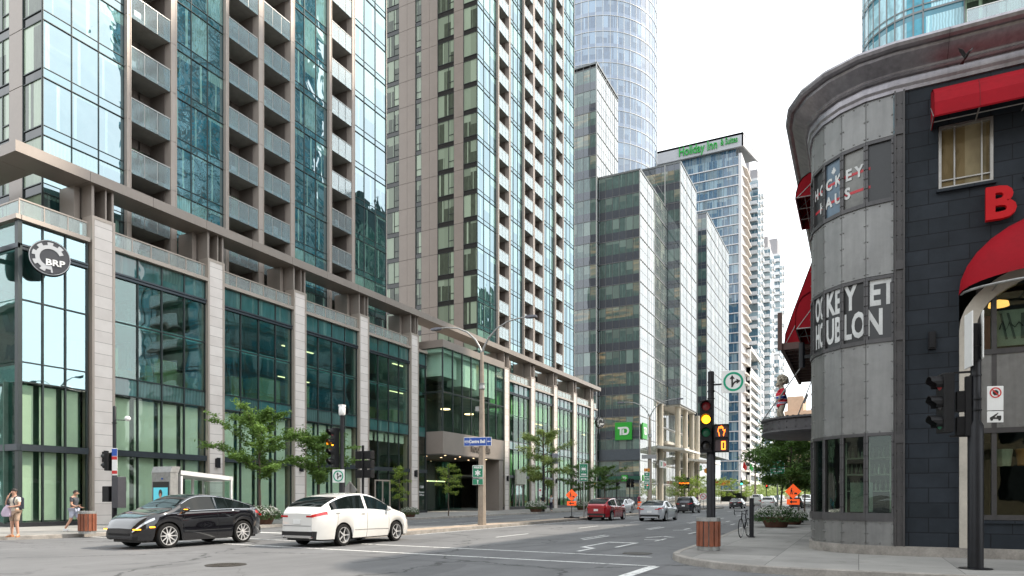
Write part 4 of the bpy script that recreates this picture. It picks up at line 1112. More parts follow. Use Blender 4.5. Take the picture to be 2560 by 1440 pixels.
# windows in the block wall
def wall_window(x0, x1, z0, z1, bars, glass, name='window'):
    f = MB(); t_ = .06
    f.box(x0,x1,Yw-.01,Yw+.2,z0,z0+t_); f.box(x0,x1,Yw-.01,Yw+.2,z1-t_,z1); f.box(x0,x0+t_,Yw-.01,Yw+.2,z0+t_,z1-t_); f.box(x1-t_,x1,Yw-.01,Yw+.2,z0+t_,z1-t_)
    for b in bars: f.box(x0+(x1-x0)*b-.015,x0+(x1-x0)*b+.015,Yw+.03,Yw+.15,z0+t_,z1-t_)
    f.box(x0+t_,x1-t_,Yw+.04,Yw+.14,z0+.22,z0+.25)
    o = f.build(name, steel, RT); g_ = MB(); g_.box(x0+t_,x1-t_,Yw+.08,Yw+.1,z0+t_,z1-t_); g_.build('pane', glass, o)
    s_ = MB(); s_.box(x0-.05,x1+.05,Yw-.09,Yw+.05,z0-.07,z0); s_.build('sill', blockwall, o)
mirror_tan = facade_glass('tan_reflection_glass', 5, 9, 0, (.16,.12,.06), (.3,.25,.15), 0., 1.6, tilt=0, wav=.5, wsc=1.5)  # mirrored tan wall is painted into the pane's base colour
wall_window(1.74, 2.84, 9.06, 10.6, (.3,.8), mirror_tan)
wall_window(3.46, 4.56, 9.06, 10.6, (.3,.8), mirror_tan)
# arched stone surround and shopfront glazing
m = MB(); inner, outer = [], []
for a in range(0, 91, 10): 
    ca, sa = math.cos(R(180-a)), math.sin(R(180-a)); outer.append((4.3+2.14*ca, 5.6+1.5*sa)); inner.append((4.3+1.80*ca, 5.6+1.2*sa))
outer = [(2.16,.38)]+outer; inner = [(2.5,.38)]+inner
for i in range(len(outer)-1):
    a, b, c, d = outer[i], outer[i+1], inner[i+1], inner[i]
    m.prism([(a[0],Yw+.25,a[1]),(b[0],Yw+.25,b[1]),(c[0],Yw+.25,c[1]),(d[0],Yw+.25,d[1])], (0,-.33,0))
m.build('stone_arch', mat('pale_cast_stone', (.46,.42,.36), .8, 0, .12, 1.5, .2), RT)
f = MB()
for x in (2.56, 2.86, 4.3, 5.7): f.box(x-.05,x+.05,Yw+.02,Yw+.16,1.05,6.6)
for z in (1.06,3.12,4.98): f.box(2.5,6.2,Yw,Yw+.18,z,z+.12)
for x in (2.56,2.86,4.3):
    for i in range(14): f.ball((x,Yw+.02,1.3+i*.37),.014,6,4)
f.build('shopfront_frame', zinc_dk, RT)
m = MB(); m.box(2.61,2.81,Yw+.03,Yw+.1,3.24,4.98); m.box(2.91,4.25,Yw+.03,Yw+.1,3.24,4.98); m.box(4.35,5.65,Yw+.03,Yw+.1,3.24,4.98)
for x0,x1 in ((2.93,4.23),(4.37,5.6)):
    for i in range(5): m.ball((x0+.04,Yw+.03,3.35+i*.37),.014,6,4)
    for i in range(4): m.ball((x0+.1+i*.33,Yw+.03,3.3),.014,6,4)
m.build('steel_panel', zinc, RT)
for z0, z1 in ((1.18,3.12),(5.1,6.6)):
    for x0, x1 in ((2.61,2.81),(2.91,4.25),(4.35,5.65)):
        q = MB(); q.box(x0,x1,Yw+.08,Yw+.09,z0,z1); q.build('window', glassR, RT)
m = MB(); m.box(2.4,6,Yw-.04,Yw+.1,.98,1.05); m.build('sill', blockwall, RT)
m = MB(); m.box(2.95,4.0,Yw+.3,Yw+.32,5.2,6.05); o = m.build('banner', mat('pale_banner', (.5,.5,.46), .6), RT)
q = text_mb('art', .34, face_south(3.72,Yw+.29,5.66) @ Matrix.Diagonal((-1,1,1,1)), .01, .012, .9); q.build('lettering', mat('faded_red', (.35,.05,.05), .6), o)
q = MB()
for xs in ((3.0,3.12),(3.14,3.28)): q.prism([(xs[0],Yw+.288,5.98),(xs[0]+.05,Yw+.288,5.98),(xs[1]+.05,Yw+.288,5.35),(xs[1],Yw+.288,5.35)], (0,-.004,0))
q.box(3.42,3.5,Yw+.284,Yw+.29,5.35,5.95); q.box(3.56,3.62,Yw+.284,Yw+.29,5.35,5.9); q.box(3.42,3.62,Yw+.282,Yw+.288,5.86,5.95); q.build('grey_strokes', mat('faded_grey', (.15,.15,.15), .6), o)
q = MB(); q.tube([(3.0,Yw+.27,5.6),(3.06,Yw+.27,5.8),(3.12,Yw+.27,5.55),(3.2,Yw+.27,5.75),(3.3,Yw+.27,5.62),(3.38,Yw+.27,5.74),(3.46,Yw+.27,5.64)], .014, 5); q.build('black_script', signblack, o)
m = MB(); m.box(2.62,2.82,Yw+.3,Yw+.32,5.15,5.95); m.build('red_panel', mat('faded_red', (.35,.05,.05)), RT)
q = MB(); q.lathe([(.02,.16),(.2,.1),(.22,0)], 14, (3.05,Yw+.7,6.25)); q.build('pendant_lamp', glow('warm_pendant', (1.,.45,.12), 1.2), RT)
for i in range(3):
    q = MB(); q.lathe([(.16,.0),(.2,.35),(.2,.4),(.17,.4)], 14, (3.1+i*.45,Yw+.5,2.35)); q.build('cup_display', (mat('cup_white', (.5,.46,.4), .6), mat('cup_orange', (.45,.16,.04), .6))[i % 2], RT)
m = MB(); m.box(1.52,1.68,Yw-.12,Yw,5.2,5.62); m.box(1.54,1.66,Yw-.16,Yw-.12,5.23,5.59); m.build('wall_light', black, RT)
q = MB(); q = text_mb('B', 1.02, Matrix.Translation((2.93,Yw-.16,8.42)) @ Matrix.Rotation(R(90),4,'X'), .14, .035, 1.08)
t = q.build('red_letter', mat('red_channel_letter', (.42,.008,.012), .5, 0, .05, 3, em=.05, spec=.2), RT)
m = MB(); m.box(2.75,3.1,Yw-.12,Yw,8.35,8.45); m.build('bracket', black, t)
# awnings (canvas shell over a visible frame)
def awning(label, pfun, ribs):
    t = thing('red_awning', label, 'awning', pfun(0,0), world=True)
    return t
def box_awning(label, along, a0, a1, wall, out, z1, z0, sgn, straight=False):
    """along 'x' (on the front wall) or 'y' (street side); profile bulges outward"""
    def P3(a, d, z): return (a, wall-d, z) if along == 'x' else (wall-d, a, z)
    t = thing('red_awning', label, 'awning', P3(a0,0,z0), world=True)
    pr = [(0,z1),(out*.3,z1-.03),(out*.62,z1-.14),(out*.85,z1-.32),(out*.97,z1-.58),(out,z0)]
    if straight: pr = [(0,z1),(out*.25,z1+(z0+.35-z1)*.25),(out*.5,z1+(z0+.35-z1)*.5),(out*.75,z1+(z0+.35-z1)*.75),(out*.98,z0+.35),(out,z0)]
    m = MB()
    outer = [[P3(a,d,z) for d, z in pr]+[P3(a,d-.02 if d > .1 else d,z-.03) for d, z in pr[::-1]] for a in (a0, a0+(a1-a0)*.33, a0+(a1-a0)*.66, a1)]
    m.loft(outer, closed=True)
    for a, b in ((a0, a0+.02), (a1-.02, a1)): m.prism([P3(a,d,z) for d, z in pr]+[P3(a,0,z0+.0)], tuple(Vector(P3(b,0,0))-Vector(P3(a,0,0))))
    cv = m.build('canvas', redfab, t)
    sm_ = MB(); n = max(2, int(abs(a1-a0)/.9))
    for i in range(1, n): a = a0+(a1-a0)*i/n; sm_.tube([P3(a,d+.004,z+.004) for d, z in pr], .006, 4)
    sm_.build('seams', mat('awning_seam', (.15,.002,.006), .8), cv)
    f = MB(); n = max(2, int(abs(a1-a0)/.8))
    for i in range(n+1):
        a = a0+(a1-a0)*i/n; f.tube([P3(a,.02,z0+.02),P3(a,out-.04,z0+.02)], .018, 6); f.tube([P3(a,.02,z0+(z1-z0)*.6),P3(a,out-.05,z0+.02)], .014, 5)
    f.tube([P3(a0,out-.03,z0+.02),P3(a1,out-.03,z0+.02)], .018, 6); f.tube([P3(a0,out*.5,z0+.02),P3(a1,out*.5,z0+.02)], .014, 6)
    f.build('frame', galv, t); return t
box_awning('long red canvas awning above the upper window of the charcoal wall, top right', 'x', 1.58, 5.2, 19.5, .75, 11.45, 10.55, 1)
box_awning('small red awning high under the cornice on the street side of the turret', 'y', 23.1, 25.9, -1.21, .56, 11.72, 10.95, 1)
box_awning('small red awning above the canopy, nearer of the lower two on the street side', 'y', 23.1, 25.4, -1.21, .56, 8.0, 6.85, 1)
t = box_awning('large deep red awning farther along the street side, with a brown open frame below', 'y', 25.6, 33.5, -1.21, 1.1, 10.3, 6.95, 1, True)
m = MB(); m.box(-2.42,-2.30,25.45,33.6,6.72,6.95); m.box(-2.42,-1.2,25.4,25.5,6.72,6.95); m.box(-2.5,-2.36,25.3,25.42,6.7,8.0)
for k in range(12): m.box(-2.35,-1.2,25.8+k*.66,25.88+k*.66,6.74,6.84)
m.build('brown_frame', mat('brown_steel', (.10,.06,.05), .6,.2), t)
t = thing('domed_awning', 'domed red canvas awning over the arched shopfront at the right edge', 'awning', (4.3,19.5,6.45), world=True)
rings = []
for i in range(8):
    ph = R(90)*i/7; ring = []
    for k in range(17):
        th = PI*k/16; ring.append((4.3-2.15*math.cos(th)*math.cos(ph), 19.5-1.05*math.sin(ph), 6.45+1.75*math.sin(th)*math.cos(ph)+.0))
    rings.append(ring)
m = MB(); rings = [[(4.3-2.15*math.cos(PI*k/16), 19.5-1.05*math.sin(PI*k/16)*s_, 6.45+(1.75*math.sin(PI*k/16))*math.sqrt(max(0,1-s_*s_*.98))) for k in range(17)] for s_ in (0,.2,.4,.6,.8,.93,1.)]
m.loft(rings, closed=False, caps=False); m.build('canvas', redfab, t, smooth=50)
m = MB(); m.tube([(4.3-2.1*math.cos(PI*k/16), 19.5-1.0*math.sin(PI*k/16), 6.46) for k in range(17)], .03, 6)
for k in (4,6,8,10,12): m.tube([(4.3-2.1*math.cos(PI*k/16), 19.5-1.0*math.sin(PI*k/16), 6.46),(4.3-2.1*math.cos(PI*k/16),19.45,6.46)], .018, 5)
m.build('frame', galv, t)
# circular steel canopy with tie rods, and the child statue on it
cz = 4.26
t = thing('round_canopy', 'rusty round steel canopy projecting over the pavement, held by rods', 'canopy', (-1.25,25.6,3.66), world=True)
m = MB(); m.lathe([(1.55,3.66),(1.78,3.70),(1.86,3.78),(1.80,3.84),(1.80,4.16),(1.88,4.20),(1.88,cz),(1.7,cz)], 36, (-1.2,25.6,0)); m.build('disc', canopyM, t, smooth=25)
m = MB()
for k in range(36):
    a = 2*PI*k/36
    for z in (3.9, 4.1): m.ball((-1.2+1.81*math.cos(a), 25.6+1.81*math.sin(a), z), .022, 6, 4)
m.build('bolts', canopyM, t)
m = MB(); m.tube([(-2.95,25.0,cz),(-1.62,23.55,5.75)], .02, 6); m.tube([(-2.35,24.35,4.9),(-2.15,24.12,5.15)], .032, 6); m.build('tie_rod', steel, t)
m = MB(); m.tube([(-2.1,27.0,cz),(-1.22,26.4,6.4)], .02, 6); m.tube([(-1.75,26.8,5.0),(-1.62,26.7,5.3)], .032, 6); m.build('tie_rod', steel, t)
m = MB(); m.lathe([(.09,5.7),(.09,6.5)], 10, (-1.6,23.5,0)); m.box(-1.6,-1.2,23.46,23.54,6.0,6.1); m.build('rod_anchor', black, t)
# ---------------------------------------------------------------- people
def skinmesh(name, joints, edges, mat_, parent, sub=2):
    me = bpy.data.meshes.new(name); names = list(joints)
    me.from_pydata([joints[n][0] for n in names], [(names.index(a), names.index(b)) for a, b in edges], [])
    o = bpy.data.objects.new(name, me); col.objects.link(o)
    sk = o.modifiers.new('s', 'SKIN'); sk.use_smooth_shade = True
    ss = o.modifiers.new('u', 'SUBSURF'); ss.levels = sub; ss.render_levels = sub
    lay = me.skin_vertices[0].data if me.skin_vertices else None
    for i, n in enumerate(names):
        r = joints[n][1]; lay[i].radius = (r, r) if not isinstance(r, tuple) else r
        lay[i].use_root = (i == 0)
    bpy.context.view_layer.update()
    dg = bpy.context.evaluated_depsgraph_get(); m2 = bpy.data.meshes.new_from_object(o.evaluated_get(dg), depsgraph=dg)
    bpy.data.objects.remove(o); m2.name = name; m2.materials.clear(); m2.materials.append(mat_)
    for p in m2.polygons: p.use_smooth = True
    n = bpy.data.objects.new(name, m2); col.objects.link(n); n.parent = parent
    return n
def V3(a, b, t): return tuple(a[i]+(b[i]-a[i])*t for i in range(3))
def person(label, loc, rz, H=1.72, pose=None, shirt=(.6,.6,.58), pants=(.3,.25,.2), shorts=True, sleeves='short', shoes=(.3,.15,.06), hair=(.02,.015,.012), long_hair=False, group=None, detail=True, hide_legs=False):
    """one continuous body facing -Y; clothing and hair are its children"""
    s = H/1.72; t = thing('person', label, 'person', loc, rz, group)
    J = dict(pelvis=((0,0,.93),.135), waist=((0,0,1.08),.12), chest=((0,.0,1.28),.14), upper=((0,0,1.40),.12), neck=((0,-.005,1.49),.055), skull=((0,-.02,1.56),.075), head=((0,-.03,1.64),.088), crown=((0,-.02,1.69),.07),
        shL=((.165,0,1.40),.062), elL=((.22,.02,1.12),.042), wrL=((.23,-.04,.88),.028), haL=((.23,-.06,.80),.034),
        shR=((-.165,0,1.40),.062), elR=((-.22,.02,1.12),.042), wrR=((-.23,-.04,.88),.028), haR=((-.23,-.06,.80),.034),
        hiL=((.09,0,.88),.095), knL=((.10,-.01,.49),.062), anL=((.10,.02,.09),.04), toL=((.11,-.14,.035),.035),
        hiR=((-.09,0,.88),.095), knR=((-.10,-.01,.49),.062), anR=((-.10,.02,.09),.04), toR=((-.11,-.14,.035),.035))
    for k, v in (pose or {}).items(): J[k] = (v, J[k][1])
    E = [('pelvis','waist'),('waist','chest'),('chest','upper'),('upper','neck'),('neck','skull'),('skull','head'),('head','crown'),('pelvis','hiL'),('hiL','knL'),('knL','anL'),('anL','toL'),('pelvis','hiR'),('hiR','knR'),('knR','anR'),('anR','toR'),
        ('upper','shL'),('shL','elL'),('elL','wrL'),('wrL','haL'),('upper','shR'),('shR','elR'),('elR','wrR'),('wrR','haR')]
    if detail:
        for sd, sx in (('L',1),('R',-1)):
            w = Vector(J['wr'+sd][0]); h = Vector(J['ha'+sd][0]); d = (h-w).normalized(); sde = d.cross(Vector((0,0,1)))
            sde = sde.normalized() if sde.length > .2 else Vector((0,1,0))
            for i, (o_, ln) in enumerate(((-.027,.062),(-.009,.075),(.009,.07),(.026,.055))):
                a = h+sde*o_+d*.03; b = a+d*ln*.6; c = b+d*ln*.4+Vector((-sx*.014,0,0))
                J[f'f{sd}{i}a'] = (tuple(a),.009); J[f'f{sd}{i}b'] = (tuple(b),.008); J[f'f{sd}{i}c'] = (tuple(c),.007)
                E += [('ha'+sd,f'f{sd}{i}a'),(f'f{sd}{i}a',f'f{sd}{i}b'),(f'f{sd}{i}b',f'f{sd}{i}c')]
            a = h-sde*.035; b = a-sde*.02+d*.035; J[f't{sd}a'] = (tuple(a),.011); J[f't{sd}b'] = (tuple(b),.009); E += [('ha'+sd,f't{sd}a'),(f't{sd}a',f't{sd}b')]
    sc = lambda D: {k: (tuple(c*s for c in v[0]), v[1]*s if not isinstance(v[1], tuple) else v[1]) for k, v in D.items()}
    body = skinmesh('body', sc(J), E, skin, t, 1)
    cm = mat('cloth_%02d%02d%02d' % tuple(int(c*99) for c in shirt), shirt, .85, 0, .12, 9)
    K = {k: (J[k][0], J[k][1]*f) for k, f in (('waist',1.22),('pelvis',1.15),('chest',1.16),('upper',1.15),('shL',1.25),('shR',1.25))}
    nk = V3(J['upper'][0], J['neck'][0], .5); K['nk'] = (nk, .075)
    e2 = [('waist','pelvis'),('waist','chest'),('chest','upper'),('upper','nk'),('upper','shL'),('upper','shR')]
    for sd in 'LR':
        if sleeves == 'short': K['sl'+sd] = (V3(J['sh'+sd][0], J['el'+sd][0], .65), .07); e2.append(('sh'+sd,'sl'+sd))
        else: K['el'+sd] = (J['el'+sd][0], .055); K['wr'+sd] = (J['wr'+sd][0], .042); e2 += [('sh'+sd,'el'+sd),('el'+sd,'wr'+sd)]
    skinmesh('shirt', sc(K), e2, cm, t, 1)
    if not hide_legs:
        pm = mat('cloth_%02d%02d%02d' % tuple(int(c*99) for c in pants), pants, .85, 0, .12, 9)
        K = {'pelvis': (J['pelvis'][0], .15)}; e3 = []
        for sd in 'LR':
            K['hi'+sd] = (J['hi'+sd][0], .115)
            if shorts: K['kn'+sd] = (V3(J['hi'+sd][0], J['kn'+sd][0], .88), .088); e3 += [('pelvis','hi'+sd),('hi'+sd,'kn'+sd)]
            else: K['kn'+sd] = (J['kn'+sd][0], .078); K['an'+sd] = (V3(J['kn'+sd][0], J['an'+sd][0], .93), .062); e3 += [('pelvis','hi'+sd),('hi'+sd,'kn'+sd),('kn'+sd,'an'+sd)]
        skinmesh('shorts' if shorts else 'trousers', sc(K), e3, pm, t, 1)
        for sd in 'LR':
            a, b = Vector(J['an'+sd][0])*s, Vector(J['to'+sd][0])*s; d = (b-a); d.z = 0; d.normalize()
            q = MB(); base = a.z-.09*s
            fr_ = Vector((a.x,a.y,base)); n = Vector((-d.y,d.x,0))
            rr = []
            for u, w, h in ((-.07,.03,.06),(-.03,.042,.10),(.04,.045,.095),(.10,.05,.065),(.16,.045,.05),(.20,.025,.03)):
                c = fr_+d*u*s; rr.append([c+n*w*s, c+n*w*.9*s+Vector((0,0,h*s*.7)), c+Vector((0,0,h*s)), c-n*w*.9*s+Vector((0,0,h*s*.7)), c-n*w*s])
            q.loft(rr); q.build('shoe', mat('shoe_%02d' % int(shoes[0]*99), shoes, .7), t, smooth=60)
    hd = Vector(J['head'][0])*s
    q = MB(); q.ball((hd.x, hd.y+.022*s, hd.z+.03*s), .105*s, 14, 8, (1,1.05,.98)); v2 = []
    q.v = [(x, max(y, hd.y-.055*s) if z < hd.z+.07*s else y, z if (z > hd.z+.03*s or y > hd.y+.02*s) else hd.z+.045*s) for x, y, z in q.v]
    if long_hair: q.ball((hd.x, hd.y+.06*s, hd.z-.1*s), .09*s, 10, 6, (1,.6,1.6))
    q.build('hair', mat('hair_%02d' % int(hair[0]*99), hair, .65, 0, .3, 25), t, smooth=60)
    if detail:
        q = MB(); q.prism([(hd.x-.012*s,hd.y-.09*s,hd.z-.03*s),(hd.x+.012*s,hd.y-.09*s,hd.z-.03*s),(hd.x,hd.y-.085*s,hd.z+.015*s)], (0,-.022*s,-.004*s))
        for sx in (-1,1): q.ball((hd.x+sx*.092*s, hd.y+.01*s, hd.z-.005*s), .022*s, 8, 5, (.4,.8,1.2))
        q.build('nose_and_ears', skin, body, smooth=50)
        q = MB()
        for sx in (-1,1): q.ball((hd.x+sx*.032*s, hd.y-.083*s, hd.z+.01*s), .011*s, 6, 4)
        q.box(hd.x-.022*s, hd.x+.022*s, hd.y-.088*s, hd.y-.078*s, hd.z-.052*s, hd.z-.045*s); q.build('eyes_and_mouth', signblack, body)
    return t
# person standing at the left corner: phone at the ear, bag on the arm
pA = person('person in cream T-shirt and tan shorts, phone at the ear, at the left corner', (-27.35,13.95,.15), R(18), 1.72,
    dict(elR=(-.27,-.10,1.16), wrR=(-.12,-.17,1.45), haR=(-.10,-.13,1.53), elL=(.26,-.06,1.15), wrL=(.06,-.20,1.10), haL=(-.02,-.20,1.10), anL=(.13,.02,.09), toL=(.2,-.12,.035), anR=(-.13,.02,.09), toR=(-.2,-.12,.035)),
    (.66,.60,.50), (.42,.30,.22), True, 'short', (.33,.14,.05))
m = MB(); m.box(-.035,.0,-.17,-.155,1.49,1.60); m.xf(Matrix.Translation((-.085,.02,0))); m.build('phone', signblack, pA)
t = thing('shopping_bag', 'pale lilac shopping bag hanging from the arm of the person in the cream T-shirt', 'bag', (-27.48,13.78,.9), R(18))
m = MB(); m.loft([[(-.15,-.07,.0),(.15,-.07,0),(.15,.07,0),(-.15,.07,0)],[(-.19,-.09,.12),(.18,-.09,.12),(.18,.09,.12),(-.19,.09,.12)],[(-.13,-.05,.3),(.12,-.05,.3),(.12,.05,.3),(-.13,.05,.3)],[(-.03,-.02,.42),(.05,-.02,.42),(.05,.02,.42),(-.03,.02,.42)]]); m.build('bag', mat('lilac_plastic', (.55,.45,.55), .5, 0, .15, 6), t, smooth=40)
m = MB(); m.tube([(-.08,0,.28),(-.02,-.01,.45),(.06,0,.3)], .01, 5); m.build('handle', mat('lilac_plastic', (.5,.4,.5)), t)
t = thing('backpack', 'dark backpack worn over the cream T-shirt', 'backpack', (-27.35,13.95,.15), R(18))
m = MB(); m.bbox(-.15,.15,.15,.30,1.02,1.46,.05); m.build('pack', mat('navy_nylon', (.02,.025,.04), .7), t)
m = MB()
for sx in (-1,1): m.tube([(sx*.11,.16,1.40),(sx*.115,.03,1.50),(sx*.115,-.12,1.44),(sx*.12,-.17,1.28),(sx*.14,-.12,1.12),(sx*.13,.15,1.08)], .022, 6)
m.build('strap', mat('navy_nylon', (.02,.025,.04)), t)
# walker with bowed head beside the litter bin
person('person in charcoal T-shirt and pale shorts walking head down beside the wooden bin', (-29.3,17.2,.15), R(118), 1.74,
    dict(head=(0,-.10,1.60), skull=(0,-.06,1.55), crown=(0,-.09,1.67), chest=(0,-.03,1.27), upper=(0,-.05,1.39), elR=(-.20,-.02,1.12), wrR=(-.17,-.20,1.05), haR=(-.16,-.27,1.08), elL=(.21,.0,1.12), wrL=(.18,-.18,1.0), haL=(.17,-.25,1.0), knL=(.09,-.16,.50), anL=(.09,-.26,.11), toL=(.09,-.41,.05), knR=(-.09,.08,.50), anR=(-.09,.30,.15), toR=(-.09,.17,.04)),
    (.065,.07,.08), (.42,.45,.55), True, 'short', (.55,.55,.55))
walkpose = dict(knL=(.09,-.12,.50), anL=(.09,-.20,.10), toL=(.09,-.35,.04), knR=(-.09,.06,.50), anR=(-.09,.24,.13), toR=(-.09,.11,.04), elL=(.21,.08,1.13), wrL=(.2,.05,.9), haL=(.2,.04,.82), elR=(-.21,-.05,1.13), wrR=(-.2,-.16,.93), haR=(-.2,-.2,.86))
for lab, x, y, rz, sh_, pn_, shr in (
    ('person in dark clothes walking by the lamp post with the loudspeaker arm', -28.3, 62.6, 200, (.03,.03,.04), (.03,.03,.035), False),
    ('person in pale T-shirt and dark trousers just right of the thin black post', -27.9, 63.8, 20, (.45,.47,.5), (.02,.02,.04), False),
    ('person in maroon top standing under the columns by the red traffic light', -29.5, 100.5, 10, (.25,.03,.08), (.03,.03,.04), False),
    ('person in grey top crossing behind the orange barrels', -26.2, 93.5, 80, (.05,.05,.06), (.02,.02,.03), False),
    ('person in violet top far down the left pavement', -29.0, 140, 190, (.2,.08,.25), (.03,.03,.04), False),
    ('person in dark coat beside the white-flowered planter far down the left pavement', -29.6, 128, 30, (.04,.04,.05), (.05,.05,.06), False)):
    person(lab, (x,y,.15), R(rz), rnd.uniform(1.62,1.8), walkpose, sh_, pn_, shr, 'short', (.05,.05,.05), detail=False)

# child statue on the canopy
ST = thing('child_statue', 'stone statue of a curly-haired child in a red hockey jersey standing on the round canopy', 'statue', (-2.42,25.72,4.26), R(-75))
stoneS = mat('statue_stone', (.36,.32,.25), .85, 0, .2, 9, .5)
J = dict(pelvis=((0,.02,.62),.15), belly=((0,-.06,.78),.16), chest=((0,.0,.98),.14), upper=((0,.03,1.10),.12), neck=((0,.03,1.19),.075), jaw=((0,-.05,1.27),.11), head=((0,.0,1.40),.18), crown=((0,.03,1.50),.13),
    shL=((.17,.03,1.08),.075), elL=((.22,.02,.86),.06), haL=((.17,-.12,.74),.05), shR=((-.17,.03,1.08),.075), elR=((-.22,.02,.86),.06), haR=((-.17,-.12,.74),.05),
    hiL=((.09,.03,.56),.12), knL=((.10,-.04,.32),.085), anL=((.10,.08,.07),.058), toL=((.11,-.05,.04),.045), hiR=((-.09,.03,.56),.12), knR=((-.10,-.08,.32),.085), anR=((-.10,.0,.07),.058), toR=((-.11,-.14,.04),.045))
E_ = [('pelvis','belly'),('belly','chest'),('chest','upper'),('upper','neck'),('neck','jaw'),('jaw','head'),('head','crown'),('upper','shL'),('shL','elL'),('elL','haL'),('upper','shR'),('shR','elR'),('elR','haR'),('pelvis','hiL'),('hiL','knL'),('knL','anL'),('anL','toL'),('pelvis','hiR'),('hiR','knR'),('knR','anR'),('anR','toR')]
bd_ = skinmesh('body', J, E_, stoneS, ST, 2)
q = MB(); q.ball((0,-.165,1.33), .028, 8, 5, (1,1.3,1)); q.ball((0,-.15,1.24), .03, 8, 5); q.ball((.07,-.13,1.28),.05,8,6); q.ball((-.07,-.13,1.28),.05,8,6); q.build('face', stoneS, bd_, smooth=60)
q = MB(); rs = random.Random(4)
for i in range(90):
    th = rs.uniform(0, 2*PI); ph = rs.uniform(-.35, 1.55)
    d = Vector((math.cos(ph)*math.cos(th), math.cos(ph)*math.sin(th), math.sin(ph)))
    if d.y < -.55 and d.z < .45: continue
    q.ball(tuple(Vector((0,.03,1.42))+d*.19), rs.uniform(.04,.06), 7, 5)
q.build('curly_hair', stoneS, ST, smooth=50)
def jersey_mat():
    t = NT('striped_jersey'); v = t.obj(); z = t.node('SeparateXYZ', {0: v}).outputs[2]
    red, wht, blu = (.50,.012,.03,1), (.7,.7,.7,1), (.02,.05,.28,1)
    nd = t.node('ValToRGB', {0: t.math('DIVIDE', z, 1.25)}); cr = nd.color_ramp; cr.interpolation = 'CONSTANT'
    st = [(0,red),(.488,wht),(.502,blu),(.522,wht),(.536,red),(.61,wht),(.628,blu),(.69,wht),(.708,red),(.935,wht)]
    while len(cr.elements) < len(st): cr.elements.new(.5)
    for e, (p, c) in zip(cr.elements, st): e.position = p; e.color = c
    return t.surf(t.bsdf(col=nd.outputs[0], rough=.8, nor=t.bump(t.noise(v, 7, 3), .4, .02)))
K = dict(waist=((0,-.05,.76),.215), hem=((0,.03,.56),.20), chest=((0,.0,.98),.175), upper=((0,.03,1.10),.14), nk=((0,.03,1.17),.09), shL=((.17,.03,1.07),.10), elL=((.23,.02,.86),.085), haL=((.19,-.08,.77),.075), shR=((-.17,.03,1.07),.10), elR=((-.23,.02,.86),.085), haR=((-.19,-.08,.77),.075))
skinmesh('jersey', K, [('waist','hem'),('waist','chest'),('chest','upper'),('upper','nk'),('upper','shL'),('shL','elL'),('elL','haL'),('upper','shR'),('shR','elR'),('elR','haR')], jersey_mat(), ST, 2)

# bird in flight
t = thing('bird', 'black bird flying in front of the metal cornice', 'bird', (2.16,18.3,11.5), R(20))
q = skinmesh('body', dict(c=((0,0,0),.035), f=((0,-.09,.02),.028), h=((0,-.14,.035),.024), b=((0,-.18,.03),.006), r=((0,.09,-.02),.02)), [('c','f'),('f','h'),('h','b'),('c','r')], signblack, t, 1)
for sx in (-1,1):
    m = MB(); m.prism([(sx*.02,-.06,.01),(sx*.10,-.07,.12),(sx*.16,.02,.22),(sx*.10,.08,.16),(sx*.02,.05,.0)], (0,.0,.006)); m.build('wing', signblack, t)
m = MB(); m.prism([(-.015,.08,-.02),(.015,.08,-.02),(.045,.2,-.05),(-.045,.2,-.05)], (0,0,.006)); m.build('tail', signblack, t)
# ---------------------------------------------------------------- street furniture
lens_off = mat('dark_lens', (.03,.03,.032), .2, 0, .2, 9)
lens_r = glow('dim_red_lens', (.16,.006,.010), .08); lens_g = glow('dim_green_lens', (.0,.09,.04), .08)
lens_y = glow('lit_amber_lens', (1.,.36,.01), 2.6); lens_G = glow('lit_green_lens', (.05,1.,.6), 3.5); lens_R = glow('lit_red_lens', (1.,.03,.02), 2.5)
orangeLED = glow('orange_led', (1.,.13,.01), 3.5)
def visor(mb, c, r, l, start=0):
    rings = []
    for ln, sl in ((0,0),(l*.55,0),(l,.0)):
        rings.append([(c[0]+r*math.cos(R(a)), c[1]-ln*(1 if a > 0 and a < 180 or ln < l else .55), c[2]+r*math.sin(R(a))) for a in range(-35, 216, 25)]+[(c[0]+(r-.012)*math.cos(R(a)), c[1]-ln*(1 if a > 0 and a < 180 or ln < l else .55), c[2]+(r-.012)*math.sin(R(a))) for a in range(215, -36, -25)])
    mb.loft(rings, closed=True)
def signal_head(par, x, y, z0, lens, rz=0, s=.33, amb_vis=None, yoff=0):
    """stacked lights in a black housing facing -Y (turned by rz), part of a signal"""
    M = Matrix.Translation((x,y,z0)) @ Matrix.Rotation(rz,4,'Z'); n = len(lens); h = s*1.06
    m = MB(); m.bbox(-s/2,s/2,-.02,.18,0,h*n,.02)
    for i in range(n): visor(m, (0,-.02,h*(n-i-.5)), s*.42, .22)
    for i in range(n+1): m.box(-.02,.02,.18,.2,h*i-.02 if i else 0,h*i+.02)
    m.xf(M); o = m.build('signal_housing', blackp, par)
    for i, L in enumerate(lens):
        q = MB(); q.ball((0,-.012,h*(n-i-.5)), s*.375, 18, 8, (1,.16,1)); q.xf(M); q.build('lens', L, o, smooth=60)
        if amb_vis == i:
            q = MB(); q.loft([[( (s*.405)*math.cos(R(a)), -ln, h*(n-i-.5)+s*.405*math.sin(R(a))) for a in range(150, 216, 16)] for ln in (.03,.2)], closed=False, caps=False); q.xf(M); q.build('visor_glow', glow('amber_visor_reflection', (.9,.25,.01), .7), o)
    return o
